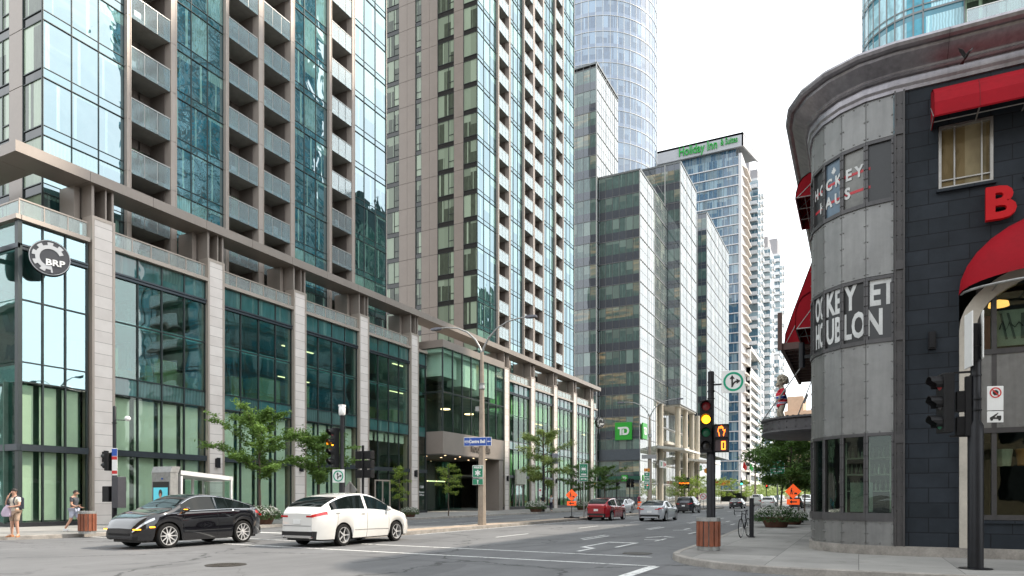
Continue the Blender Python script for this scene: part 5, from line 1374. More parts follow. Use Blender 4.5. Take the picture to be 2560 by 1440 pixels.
def turn_sign(par, x, y, z, s, rz=0):
    """white square, green ring, straight-or-right arrow"""
    M = Matrix.Translation((x,y,z)) @ Matrix.Rotation(rz,4,'Z')
    m = MB(); m.bbox(-s/2,s/2,-.012,.012,-s/2,s/2,.008); m.xf(M); o = m.build('sign_plate', whitep, par)
    k = s/2; m = MB()
    m.loft([[(r_*k*math.cos(2*PI*i/36), yy, r_*k*math.sin(2*PI*i/36)) for i in range(36)] for r_, yy in ((.86,-.012),(.86,-.018),(.68,-.018),(.68,-.012))], caps=False)
    m.xf(M); m.build('green_ring', ringgreen, o)
    m = MB()
    def pl(pts): m.prism([(a*k,-.014,b*k) for a, b in pts], (0,-.006,0))
    pl([(-.17,-.50),(-.03,-.50),(-.03,.28),(-.17,.28)]); pl([(-.32,.24),(-.10,.58),(.12,.24)])
    pl([(-.03,-.42),(.06,-.22),(.20,-.08),(.36,-.04),(.36,.08),(.16,.05),(-.0,-.08),(-.06,-.3)]); pl([(.30,-.22),(.62,.04),(.26,.24)])
    m.xf(M); m.build('arrow', signblack, o); return o
def clamps(m, x, y, zs, r):
    for z in zs: m.lathe([(r+.008,0),(r+.008,.03)], 14, (x,y,z))
def plate(par, x, y, z, w, h, m_, rz=0, name='sign_plate', d=.012, border=None):
    M = Matrix.Translation((x,y,z)) @ Matrix.Rotation(rz,4,'Z')
    m = MB(); m.bbox(-w/2,w/2,-d,d,-h/2,h/2,min(.008,d*.6)); m.xf(M); o = m.build(name, border or m_, par)
    if border:
        q = MB(); b = min(w,h)*.045; q.box(-w/2+b,w/2-b,-d-.004,-d,-h/2+b,h/2-b); q.xf(M); q.build('sign_face', m_, o)
    return o, M
def tx(par, M, s, size, m_, x=0, z=0, wide=.9, bold=.01, y=-.024):
    text_mb(s, size, M @ Matrix.Translation((x,y,z)) @ Matrix.Rotation(R(90),4,'X'), .006, bold, wide).build('lettering', m_, par)
def arrow_left(par, M, L, m_, x=0, z=0, y=-.02, up=False):
    m = MB(); P_ = [(-.5,0),(-.15,.28),(-.15,.09),(.5,.09),(.5,-.09),(-.15,-.09),(-.15,-.28)]
    if up: P_ = [(b, -a) for a, b in P_]
    m.prism([(x+a*L, y, z+b*L) for a, b in P_], (0,-.005,0)); m.xf(M); m.build('arrow', m_, par)
def bin_(loc, label):
    t = thing('litter_bin', label, 'litter bin', loc)
    r = .30; m = MB(); m.lathe([(r+.0,0),(r,.10),(r-.02,.12),(r-.02,.78),(r+.01,.78),(r+.02,.80),(r+.02,.90),(r-.05,.90),(r-.06,.86)], 20); m.build('steel_body', galv, t)
    for k in range(14):
        a = 2*PI*k/14; q = MB(); q.box(-.056,.056,-.012,.012,.11,.79); q.xf(Matrix.Rotation(a,4,'Z') @ Matrix.Translation((0,-r-.008,0))); q.build('wood_slat', wood, t)
    return t
bin_((-3.68,19.2,.15), 'round wood-slatted bin around the foot of the amber traffic light at the right corner')
bin_((-27.4,16.6,.15), 'round wood-slatted bin on the far left pavement beside the walking person')
# main signal at the right corner
t = thing('traffic_signal', 'traffic signal with lit amber light and orange hand, standing over the wooden bin', 'traffic light', (-3.62,19.25,.15))
S = lambda z: z-.15
m = MB(); m.lathe([(.12,0),(.12,2.85),(.085,2.9),(.085,4.9),(.06,4.92)], 16); clamps(m,0,0,(2.7,4.15,4.35,4.6),.09); m.box(.05,.3,-.02,.02,4.52,4.56); m.build('pole', black, t, smooth=40)
signal_head(t, -.10, -.16, S(2.83), [lens_r, lens_y, lens_g, lens_off], R(8), .34, 1)
m = MB(); m.bbox(-.19,.19,-.02,.2,0,.37,.02); m.bbox(-.19,.19,-.02,.2,.38,.75,.02); m.box(-.19,.19,-.1,-.02,.35,.37); m.box(-.19,.19,-.1,-.02,.73,.75); m.box(-.19,-.17,-.1,-.02,0,.75); m.box(.17,.19,-.1,-.02,0,.75)
M_ = Matrix.Translation((.30,-.12,S(2.83))) @ Matrix.Rotation(R(6),4,'Z'); m.xf(M_); o = m.build('pedestrian_signal', blackp, t)
m = MB(); m.box(-.165,.165,-.03,-.02,.03,.34); m.box(-.165,.165,-.03,-.02,.41,.72); m.xf(M_); m.build('screen', mat('dim_screen', (.05,.03,.035), .3), o)
m = MB()
def led(pts, r=.008): m.tube([(a,-.036,b) for a, b in pts], r, 5)
led([(-.05,.43),(-.06,.50),(-.085,.56),(-.08,.62),(-.06,.68),(-.04,.69),(-.025,.67),(-.01,.70),(.012,.70),(.025,.68),(.04,.67),(.045,.60),(.065,.56),(.085,.60),(.1,.61),(.09,.55),(.06,.48),(.055,.43)])
led([(-.035,.68),(-.035,.63)]); led([(-.005,.69),(-.005,.64)]); led([(.025,.68),(.022,.63)])
m.xf(M_); m.build('hand_symbol', orangeLED, o)
m = MB(); m.loft([[(cx_,-.034,cz_) for cx_, cz_ in P_] for P_ in ([(.0,.06),(.11,.06),(.11,.29),(.0,.29)],)]+[[(cx_,-.040,cz_) for cx_, cz_ in [(.0,.06),(.11,.06),(.11,.29),(.0,.29)]],[(cx_,-.040,cz_) for cx_, cz_ in [(.03,.09),(.08,.09),(.08,.26),(.03,.26)]],[(cx_,-.034,cz_) for cx_, cz_ in [(.03,.09),(.08,.09),(.08,.26),(.03,.26)]]], caps=False)
m.xf(M_); m.build('digit_zero', orangeLED, o)
turn_sign(t, .61, -.12, S(4.72), .60, R(14))
# median signal
t = thing('traffic_signal', 'traffic signal with lit amber light and green-ringed arrow sign, standing behind the white car', 'traffic light', (-17.7,20.45,.13))
m = MB(); m.lathe([(.10,0),(.10,2.2),(.075,2.25),(.075,4.6)], 14); clamps(m,0,0,(2.0,2.1,3.95,4.05,4.55),.08); m.build('pole', black, t, smooth=40)
signal_head(t, -.36, -.10, 2.62, [lens_r, lens_y, lens_off, lens_off], R(-22), .36, 1)
turn_sign(t, -.04, -.16, 2.28, .50, R(12))
m = MB(); m.box(-.36,.0,-.03,.03,4.05,4.09); m.build('bracket', black, t)
m = MB(); m.lathe([(.10,4.62),(.13,4.66),(.13,4.9),(.10,4.95)], 12); m.box(-.1,.1,-.1,.1,4.95,5.02); m.build('sensor', white, t, smooth=40)
# backs of three lane boxes
t = thing('lane_signal', 'three black boxes on a thin post seen from behind, right of the green-ringed sign', 'signal', (-17.75,21.75,.13))
m = MB(); m.lathe([(.05,0),(.05,3.55)], 10); m.build('pole', black, t)
for k in range(3):
    m = MB(); m.bbox(-.42,.42,.02,.22,2.25+k*.38,2.57+k*.38,.015); m.box(.1,.42,-.04,.02,2.27+k*.38,2.55+k*.38); m.build('box', blackp, t)
t = thing('diamond_sign', 'grey back of a diamond road sign showing above the white car roof', 'road sign', (-17.75,20.95,.13))
m = MB(); m.prism([(-.36,0,1.75),(0,0,1.39),(.36,0,1.75),(0,0,2.11)], (0,.012,0)); m.build('plate', galv, t); m = MB(); m.box(-.03,.03,-.05,.0,0,2.0); m.build('post', steel, t)
# near-left signal cluster
t = thing('traffic_signal', 'black pole with side-on signal heads and bus stop panel by the far left kerb', 'traffic light', (-28.3,18.3,.15))
m = MB(); m.lathe([(.10,0),(.10,2.9),(.07,3.2),(.07,5.3),(.04,5.35)], 14); clamps(m,0,0,(1.2,1.7,2.2,2.4,2.6,3.2,3.3,4.6),.1); m.tube([(0,0,4.75),(.9,-.05,4.68)],.02,6); m.build('pole', black, t, smooth=40)
q = MB(); q.ball((.95,-.05,4.75),.12,12,8,(1,1,.9)); q.build('lamp_globe', white, t, smooth=60)
signal_head(t, -.30, -.1, 2.58, [lens_off, lens_off], R(-80), .36)
m = MB(); m.bbox(-.55,-.1,-.2,.1,1.25,1.92,.02); m.build('pedestrian_signal', blackp, t)
m = MB(); m.bbox(.18,.58,-.25,.15,1.0,2.32,.02); m.tube([(.38,-.05,2.32),(.38,-.05,2.4)],.012,5); m.box(.1,.2,-.1,.1,1.3,1.4); m.build('cabinet', mat('charcoal_cabinet', (.05,.05,.058), .5, .2), t)
o, M_ = plate(t, .2, -.12, 2.95, .22, 1.15, whitep, R(30), 'bus_stop_panel')
for z, h, c in ((.40,.3,signblue),(.16,.14,signred),(-.44,.14,signred)):
    q = MB(); q.box(-.11,.11,-.018,-.013,z-h/2,z+h/2); q.xf(M_); q.build('colour_band', c, o)
# right-hand near pole
t = thing('traffic_signal', 'thick black pole at the right edge with three side-on signal lights and parking signs', 'traffic light', (2.12,16.6,.15))
m = MB(); m.lathe([(.30,0),(.30,.012),(.14,.014),(.14,2.9),(.09,3.0),(.09,4.95),(.07,4.97)], 18); clamps(m,0,0,(2.62,2.75,3.2,3.42,3.9,4.2,4.5),.10)
m.box(-.45,0,-.02,.02,2.68,2.72); m.box(-.45,0,-.02,.02,3.98,4.02); m.build('pole', black, t, smooth=40)
signal_head(t, -.60, -.05, 2.78, [lens_r, lens_off, lens_g], R(-72), .38)
m = MB(); m.bbox(-.34,-.10,-.05,.15,2.72,3.1,.02); m.bbox(-.34,-.12,-.05,.15,3.2,3.62,.02); m.box(-.18,-.08,-.1,.1,2.7,3.9); m.build('signal_back', blackp, t)
o, M_ = plate(t, .31, -.13, 3.42, .29, .48, whitep, R(16))
q = MB(); q.loft([[(r_*math.cos(2*PI*i/28), yy, .11+r_*math.sin(2*PI*i/28)) for i in range(28)] for r_, yy in ((.105,-.012),(.105,-.017),(.083,-.017),(.083,-.012))], caps=False)
q.prism([(-.075,-.018,.175),(-.06,-.018,.19),(.075,-.018,.045),(.06,-.018,.03)], (0,-.003,0)); q.xf(M_); q.build('red_ring', signred, o)
q = MB(); q.prism([(.055*math.cos(R(22.5+45*i)),-.013,.11+.055*math.sin(R(22.5+45*i))) for i in range(8)], (0,-.003,0)); q.xf(M_); q.build('hand_symbol', signblack, o)
o, M_ = plate(t, .31, -.13, 3.05, .29, .22, whitep, R(16))
q = MB(); q.box(-.1,.02,-.018,-.013,-.045,-.01); q.box(.02,.1,-.018,-.013,-.045,.02); q.prism([(-.09,-.014,-.01),(-.02,-.014,-.01),(.05,-.014,.07),(.04,-.014,.08)],(0,-.004,0)); q.lathe([(.024,-.02),(.024,-.013)],12,(-.07,0,-.055),'y'); q.lathe([(.024,-.02),(.024,-.013)],12,(.07,0,-.055),'y'); q.xf(M_); q.build('tow_truck_symbol', signblack, o)
plate(t, -.13, -.12, 4.62, .45, 1.1, whitep, R(-80)); plate(t, .10, -.12, 4.7, .30, .95, whitep, R(88))

# twin-arm street lamps on the median
def lamp(loc, label):
    t = thing('street_lamp', label, 'street lamp', loc)
    m = MB(); m.lathe([(.24,0),(.22,.3),(.19,3.2),(.13,6.5),(.09,9.1)], 8); m.build('pole', conc_pole, t, smooth=25)
    m = MB(); m.lathe([(.16,7.15),(.16,7.2),(.13,7.4),(.17,7.42),(.17,7.46)], 10); m.box(-.34,-.12,-.1,.1,6.0,6.25); m.build('collar', galv, t)
    for sx in (-1, 1):
        m = MB(); P_ = [(0,0,9.0),(sx*.12,0,9.35),(sx*.4,0,9.8),(sx*.9,0,10.25),(sx*1.5,0,10.52),(sx*2.1,0,10.62),(sx*2.6,0,10.64)]; m.tube(P_, [.06,.055,.05,.045,.04,.035,.035], 8); a = m.build('arm', galv, t, smooth=60)
        m = MB(); x = sx*2.6; m.loft([[(x-sx*.05,-.07,10.58),(x-sx*.05,.07,10.58),(x-sx*.05,.07,10.68),(x-sx*.05,-.07,10.68)],[(x+sx*.15,-.15,10.56),(x+sx*.15,.15,10.56),(x+sx*.15,.12,10.7),(x+sx*.15,-.12,10.7)],[(x+sx*.55,-.14,10.57),(x+sx*.55,.14,10.57),(x+sx*.55,.1,10.67),(x+sx*.55,-.1,10.67)]]); m.build('lamp_head', mat('lamp_head_grey', (.1,.1,.12), .5), a)
    return t
L1 = lamp((-17.65,31.3,.13), 'tall concrete street lamp with two curved arms carrying the blue Centre Bell sign')
L2 = lamp((-17.65,63.7,.13), 'twin-arm street lamp carrying the green 136 route sign')
L3 = lamp((-17.65,138,.13), 'farthest twin-arm street lamp, small, above the distant cars')
for (nm, lab, par) in ((None,None,L1),):
    o, M_ = plate(L1, -.12, -.25, 4.38, 1.5, .46, signblue, R(14), border=whitep)
    tx(o, M_, 'Centre Bell', .235, whitep, -.02, 0, .80); arrow_left(o, M_, .19, whitep, .62, 0)
    m = MB(); m.box(-.42,-.41,-.022,-.016,-.2,.2); m.box(.48,.49,-.022,-.016,-.2,.2); m.loft([[(-.58+r_*1.7*math.cos(2*PI*i/20), -.022, r_*math.sin(2*PI*i/20)) for i in range(20)] for r_ in (.075,.06)], caps=False); m.box(-.66,-.50,-.022,-.016,-.02,.02); m.xf(M_); m.build('emblem', whitep, o)
    o, M_ = plate(L1, -.10, -.26, 2.82, .58, .64, signgreen, R(14), border=whitep)
    tx(o, M_, 'POLICE', .13, whitep, 0, .2, .95)
    m = MB()
    for k in range(6):
        a = R(90+60*k) if k != 3 else R(270)
        m.prism([(.045*math.cos(a+1.57), -.018, -.08+.045*math.sin(a+1.57)),(.16*math.cos(a)+.03*math.cos(a+1.57), -.018, -.08+.16*math.sin(a)+.03*math.sin(a+1.57)),(.16*math.cos(a)-.03*math.cos(a+1.57), -.018, -.08+.16*math.sin(a)-.03*math.sin(a+1.57)),(-.045*math.cos(a+1.57), -.018, -.08-.045*math.sin(a+1.57))], (0,-.005-.0003*k,0))
    m.xf(M_); m.build('police_emblem', whitep, o)
    o, M_ = plate(L1, -.10, -.26, 2.28, .58, .32, signgreen, R(14), border=whitep); arrow_left(o, M_, .22, whitep, 0, 0, up=True)
o, M_ = plate(L2, 0, -.26, 5.3, 1.4, .38, mat('sign_back_grey', (.25,.25,.25), .5, .3), R(10))
o, M_ = plate(L2, -.2, -.27, 4.05, .55, .3, yellowp, R(10), border=signblack); arrow_left(o, M_, .3, signblack, 0, 0)
for z, h, s_ in ((3.62,.38,'EST'),(3.2,.42,'136'),(2.8,.36,'OUEST')):
    o, M_ = plate(L2, -.2, -.27, z, .50, h, signgreen, R(10), border=whitep); tx(o, M_, s_, .26 if s_ == '136' else .14, whitep, 0, 0)
o, M_ = plate(L2, -.2, -.27, 2.4, .50, .34, signgreen, R(10), border=whitep); arrow_left(o, M_, .24, whitep, 0, 0, up=True)
# speed camera sign
t = thing('camera_sign', 'green speed camera sign reading VITESSE on a steel post, left of the red car', 'road sign', (-17.8,46.6,.13))
m = MB(); m.tube([(0,.05,0),(0,.05,4.0)], .045, 8); m.build('post', steel, t)
o, M_ = plate(t, 0, 0, 3.45, .62, .92, signgreen, R(14), border=whitep); tx(o, M_, 'VITESSE', .12, whitep, 0, -.33)
m = MB(); m.box(-.14,.14,-.022,-.016,-.02,.16)
for k in range(10):
    a = 2*PI*k/10+.3; c_, s_ = math.cos(a), math.sin(a); m.prism([(.19*c_-.008*s_,-.018,.07+.17*s_+.008*c_),(.27*c_-.008*s_,-.018,.07+.24*s_+.008*c_),(.27*c_+.008*s_,-.018,.07+.24*s_-.008*c_),(.19*c_+.008*s_,-.018,.07+.17*s_-.008*c_)], (0,-.005,0))
m.xf(M_); m.build('camera_symbol', whitep, o)
o, M_ = plate(t, 0, 0, 2.80, .62, .34, signgreen, R(14), border=whitep); tx(o, M_, 'sur 1 km', .13, whitep)
t = thing('camera_sign', 'green VITESSE sign half hidden among the dark trees by the restaurant', 'road sign', (-4.75,48.0,.15))
m = MB(); m.tube([(0,.05,0),(0,.05,4.2)], .045, 8); m.build('post', steel, t)
o, M_ = plate(t, 0, -.02, 3.6, .9, .5, signgreen, R(6), border=whitep); tx(o, M_, 'VITESSE', .18, whitep)
o, M_ = plate(t, 0, -.02, 3.15, .9, .34, signgreen, R(6), border=whitep); tx(o, M_, 'sur 1 km', .17, whitep)
# works signs
def works(loc, label, h, s, rz):
    t = thing('roadworks_sign', label, 'road sign', loc, rz)
    m = MB(); m.bbox(-.55,.55,-.09,.09,0,.09,.02); m.bbox(-.09,.09,-.45,.45,.09,.16,.02); m.tube([(0,0,.1),(0,0,h)], .025, 6); m.build('stand', black, t)
    m = MB(); m.prism([(-s,-.03,h),(0,-.03,h-s),(s,-.03,h),(0,-.03,h+s)], (0,.012,0)); o = m.build('diamond_panel', signorange, t)
    k = s; m = MB()
    def pl(pts): m.prism([(a*k,-.032,h+b*k) for a, b in pts], (0,-.005,0))
    pl([(-.22,.30),(-.12,.34),(-.10,.42),(-.18,.46),(-.26,.40)]); pl([(-.30,.28),(-.12,.26),(-.08,-.02),(-.30,.02)]); pl([(-.30,.04),(-.20,.02),(-.24,-.38),(-.34,-.38)]); pl([(-.2,.02),(-.1,.02),(-.02,-.38),(-.12,-.38)]); pl([(-.12,.22),(-.08,.16),(.16,-.14),(.12,-.2)]); pl([(.08,-.38),(.20,-.16),(.34,-.12),(.5,-.24),(.52,-.38)])
    m.build('worker_symbol', signblack, o)
    M_ = Matrix.Translation((0,-.03,h-s-.16)); m = MB(); m.bbox(-s*.78,s*.78,-.006,.006,-s*.36,s*.36,.004); m.xf(M_); o = m.build('arrow_panel', signorange, t)
    arrow_left(o, M_, s*.9, signblack, 0, 0, -.008)
works((-17.85,44.4,.13), 'orange roadworks diamond with left arrow on the median, left of the red car', 1.62, .42, R(14))
works((-3.35,42.4,.15), 'orange roadworks diamond with left arrow on the right pavement behind the big planter', 1.78, .44, R(5))
# black post with speaker arm, small signs, message board, far signals
t = thing('street_pole', 'black post with a curved arm and grey box, beside the pale green tree', 'pole', (-28.05,62.2,.15))
m = MB(); m.tube([(0,0,0),(0,0,4.6)], .09, 10); m.tube([(0,0,4.3),(.6,-.2,4.65),(1.4,-.4,4.95)], .035, 6); m.build('pole', black, t)
m = MB(); m.bbox(1.2,1.75,-.6,-.25,4.75,5.75,.03); m.build('grey_box', mat('grey_box', (.22,.22,.25), .5), t)
o, M_ = plate(t, -.32, -.05, 1.95, .3, .75, whitep, R(12)); q = MB(); q.lathe([(.09,-.02),(.09,-.014)], 16, (0,0,.2), 'y'); q.xf(M_); q.build('red_ring', signred, o)
t = thing('no_left_turn_sign', 'round no-left-turn sign on a stand, right of the small black car', 'road sign', (-17.7,89,.13))
m = MB(); m.tube([(0,0,.05),(0,0,1.7)], .03, 6); m.bbox(-.5,.5,-.15,.15,0,.1,.02); m.build('stand', black, t)
o, M_ = plate(t, 0, -.04, 1.55, .84, .84, whitep, R(12)); q = MB(); q.loft([[(r_*math.cos(2*PI*i/28), yy, r_*math.sin(2*PI*i/28)) for i in range(28)] for r_, yy in ((.38,-.012),(.38,-.02),(.30,-.02),(.30,-.012))], caps=False); q.prism([(-.26,-.02,.22),(-.22,-.02,.26),(.26,-.02,-.22),(.22,-.02,-.26)],(0,-.006,0)); q.xf(M_); q.build('red_ring', signred, o); arrow_left(o, M_, .36, signblack, -.02, .05, -.014)
t = thing('message_board', 'black electronic message board with an orange line, beneath the glass canopy', 'sign', (-27.9,123.5,.15))
m = MB(); m.box(-.08,.08,0,.16,0,3.2); m.bbox(-.95,.95,-.2,.2,3.0,5.0,.04); m.build('cabinet', black, t); m = MB(); m.box(-.85,.85,-.22,-.2,3.85,4.05); m.build('led_line', orangeLED, t)
def far_signal(loc, lens, label, rz=0, n=1, ph=3.0):
    t = thing('traffic_signal', label, 'traffic light', loc, rz); m = MB(); m.tube([(0,.15,0),(0,.15,ph+1.3)], .07, 8); m.build('pole', black, t)
    for i in range(n): signal_head(t, (i-(n-1)/2)*.7, 0, ph, lens, 0, .38)
    return t
far_signal((-18.2,124.5,.13), [lens_off,lens_G], 'far traffic signal showing a bright green light', R(14), 1, 3.6)
far_signal((-28.1,100.4,.15), [lens_R,lens_off], 'small red-lit signal in front of the round columns', R(14), 1, 2.6)
far_signal((-28.3,92.2,.15), [lens_off,lens_off,lens_off], 'unlit black signal cluster in front of the bank, second from the left', R(50), 2, 2.8)
far_signal((-28.6,87.5,.15), [lens_off,lens_off,lens_off], 'unlit black signal in front of the bank beside a white lamp, nearest to the trees', R(80), 1, 2.6)
far_signal((-5.9,121,.15), [lens_R,lens_off], 'distant red signal above the queue of cars on the right', R(4), 1, 3.2)
far_signal((-18.1,160,.13), [lens_R,lens_off], 'tiny red signal far down the median', R(8), 1, 3.4)
t = thing('hanging_sign', 'round amber sign on a tall thin black pole far down the left pavement', 'sign', (-28.2,136,.15)); m = MB(); m.tube([(0,0,0),(0,0,8)], .07, 6); m.tube([(0,0,6.6),(1.6,0,6.9)],.04,5); m.build('pole', black, t); m = MB(); m.lathe([(.5,-.1),(.5,.1)], 20, (1.8,0,6.6), 'y'); m.build('panel', yellowp, t)
t = thing('shop_sign', 'amber shop sign band hanging over the far left pavement', 'sign', (-30.5,180,4.6)); m = MB(); m.box(-2.6,1.4,-.1,.1,0,1.3); m.build('panel', yellowp, t)
m = MB(); m.box(-2.3,-1.3,-.16,-.1,.2,1.1); m.box(-.9,-.3,-.16,-.1,.2,1.1); m.box(.1,1.1,-.16,-.1,.2,1.1); m.build('letters', signred, t)
for (x,y,c,lab) in ((-29.2,205,signred,'red and white flag on the far building front'),(-28.6,214,mat('flag_green',(.05,.4,.08),.6),'bright green flag beside the red one')):
    t = thing('flag', lab, 'flag', (x,y,6)); m = MB(); m.tube([(-3,0,3),(0,0,6.5)], .06, 5); m.build('pole', galv, t)
    m = MB(); m.loft([[(-.1+.12*i,math.sin(i)*.2,5.8-.2*i),(-.5+.12*i,math.sin(i)*.2,4.2-.15*i)] for i in range(8)], closed=False, caps=False); m.build('cloth', c, t)
# post and bicycle
t = thing('bollard_post', 'square black post on the right pavement with the bicycle leaning on it', 'post', (-3.45,26.0,.15)); m = MB(); m.bbox(-.07,.07,-.07,.07,0,1.42,.012); m.bbox(-.11,.11,-.11,.11,0,.03,.005); m.build('post', black, t)
t = thing('bicycle', 'black road bicycle with drop handlebars locked to the square post', 'bicycle', (-3.70,26.0,.15), R(-6))
for yy in (-.5,.5):
    q = MB(); q.tube([(0,yy+.33*math.cos(a),.34+.33*math.sin(a)) for a in [2*PI*i/28 for i in range(29)]], .014, 6); w_ = q.build('wheel', rubber, t, smooth=60)
    q = MB(); q.tube([(0,yy+.305*math.cos(a),.34+.305*math.sin(a)) for a in [2*PI*i/28 for i in range(29)]], .009, 5); q.lathe([(.025,-.04),(.025,.04)],8,(0,yy,.34),'x'); q.build('rim', steel, w_)
    q = MB()
    for k in range(18): a = 2*PI*k/18; q.tube([(.02*(-1)**k,yy,.34),(0,yy+.3*math.cos(a),.34+.3*math.sin(a))], .0022, 3)
    q.build('spokes', steel, w_)
m = MB(); BB=(0,.03,.28); ST_=(0,.17,.82); HT=(0,-.36,.86); HB=(0,-.40,.70)
for a, b, r_ in ((BB,ST_,.016),(ST_,HT,.015),(HB,BB,.018),(HT,HB,.019),(BB,(0,.5,.34),.011),(ST_,(0,.5,.34),.010),(HB,(0,-.5,.34),.012)): m.tube([a,b], r_, 7)
m.tube([ST_,(0,.20,.95)], .013, 6); m.tube([HT,(0,-.35,.93),(0,-.43,.95)], .012, 6); m.build('frame', mat('bike_frame_black', (.02,.022,.03), .25, .3), t)
m = MB(); m.loft([[(-.06,.30,.955),(.06,.30,.955),(.06,.30,.985),(-.06,.30,.985)],[(-.03,.18,.96),(.03,.18,.96),(.03,.18,.985),(-.03,.18,.985)],[(-.015,.05,.955),(.015,.05,.955),(.015,.05,.975),(-.015,.05,.975)]]); m.build('saddle', black, t)
m = MB(); m.tube([(-.21,-.43,.95),(.21,-.43,.95)], .013, 6)
for sx in (-1,1): m.tube([(sx*.21,-.43,.95),(sx*.215,-.50,.95),(sx*.22,-.55,.91),(sx*.22,-.53,.85),(sx*.22,-.45,.82)], .014, 6); m.tube([(sx*.215,-.53,.95),(sx*.215,-.56,1.0)], .015, 6)
m.build('handlebar', black, t)
m = MB(); m.lathe([(.09,.04),(.09,.045)], 20, (0,.03,.28), 'x'); m.tube([(.05,.03,.28),(.05,.10,.12)], .009, 5); m.tube([(-.05,.03,.28),(-.05,-.04,.44)], .009, 5); m.box(.04,.12,.07,.14,.105,.12); m.box(-.12,-.04,-.08,-.01,.43,.445); m.build('crankset', steel, t)

# bus shelter
t = thing('bus_shelter', 'low glass bus shelter with white sloping roof edge, behind the black car', 'bus shelter', (-28.9,21.1,.15), world=True)
m = MB(); m.prism([(-30.4,21.5,2.66),(-28.3,21.5,2.66),(-28.3,21.5,2.86),(-30.4,21.5,2.80)], (0,3.0,-.22)); m.box(-28.36,-28.28,24.35,24.45,.15,2.55); m.box(-30.4,-30.3,24.35,24.45,.15,2.5); m.box(-28.5,-28.3,21.5,21.6,.15,2.6); m.box(-29.4,-29.3,22.9,23.0,.15,2.5); m.build('frame', mat('white_shelter_frame', (.6,.6,.6), .4), t)
m = MB(); m.box(-30.38,-30.36,21.6,24.3,.4,2.45); m.box(-30.3,-28.5,24.39,24.41,.4,2.4); m.build('glass', clear_glass('shelter_glass', (.8,.9,.86), 1.5, .05), t)
m = MB(); m.box(-30.1,-29.7,22,24,.58,.64); m.box(-30,-29.8,22.2,22.3,.15,.58); m.box(-30,-29.8,23.7,23.8,.15,.58); m.build('bench', steel, t)
t = thing('advert_panel', 'steel advertising column with a blue poster of a figure in a green apron', 'advertising panel', (-28.95,21.1,.15), world=True)
m = MB(); m.box(-29.6,-28.3,20.95,21.35,.15,2.75); m.prism([(-29.62,20.93,2.75),(-28.28,20.93,2.75),(-28.28,21.37,2.75),(-29.62,21.37,2.75)], (0,.1,.28)); m.build('cabinet', galv, t)
m = MB(); m.box(-29.52,-28.40,20.935,20.95,.5,2.32); m.build('bezel', signblack, t)
m = MB(); m.box(-29.46,-28.46,20.928,20.934,.6,2.05); ps_ = m.build('poster', mat('poster_blue', (.10,.50,.60), .4, 0, .05, 1, em=.2), t)
m = MB(); m.box(-28.9,-28.8,20.925,20.932,2.42,2.5); m.build('badge', signblue, t)
def disc(x, z, rx, rz_, y, m_, nm):
    q = MB(); q.prism([(x+rx*math.cos(2*PI*i/20),y,z+rz_*math.sin(2*PI*i/20)) for i in range(20)], (0,-.002,0)); q.build(nm, m_, ps_)
disc(-28.96,1.78,.13,.18,20.925,mat('poster_hair',(.06,.035,.025),.5),'printed_hair'); disc(-28.96,1.68,.075,.11,20.921,skin,'printed_face')
q = MB(); q.prism([(-29.22,20.925,1.1),(-28.7,20.925,1.1),(-28.72,20.925,1.42),(-28.85,20.925,1.54),(-29.07,20.925,1.54),(-29.2,20.925,1.42)], (0,-.002,0)); q.build('printed_shirt', signblack, ps_)
q = MB(); q.prism([(-29.1,20.921,.9),(-28.82,20.921,.9),(-28.84,20.921,1.36),(-29.08,20.921,1.36)], (0,-.002,0)); q.build('printed_apron', mat('poster_green',(.01,.30,.10),.5), ps_)
for sx in (-1,1):
    q = MB(); q.prism([(-28.96+sx*.24,20.925,1.2),(-28.96+sx*.30,20.925,1.15),(-28.96+sx*.34,20.925,.85),(-28.96+sx*.26,20.925,.85)], (0,-.002,0)); q.build('printed_arm', skin, ps_)
# orange barrels
proto = None
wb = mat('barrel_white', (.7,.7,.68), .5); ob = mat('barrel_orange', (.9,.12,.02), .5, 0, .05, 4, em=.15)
bpos = [(-27.0,88.5),(-26.3,89.8),(-26.8,91.6),(-26.9,96.5),(-26.0,97.8),(-26.6,99.5)]
blab = ['orange and white barrel at the near end of the row by the bank corner','second barrel from the left in the row before the bank','third barrel in the row before the bank','barrel in the rear group, left one','barrel in the rear group, rightmost and nearest the road','rearmost barrel before the bank corner']
for k, (x, y) in enumerate(bpos):
    if proto is None:
        proto = thing('traffic_barrel', blab[0], 'traffic barrel', (x,y,0), 0, 'orange traffic barrels before the bank')
        m = MB(); m.lathe([(.34,0),(.34,.08),(.27,.09),(.27,.28)]+[(.265,.28),(.26,.46)]+[(.255,.46),(.25,.64),(.245,.82),(.24,1.0),(.08,1.02)], 16); m.build('drum', ob, proto)
        m = MB()
        for z in (.30,.62): m.lathe([(.271,z),(.268,z+.15)], 16)
        m.build('white_band', wb, proto)
    else: copy_tree(proto, (x,y,0), k*.7, blab[k])
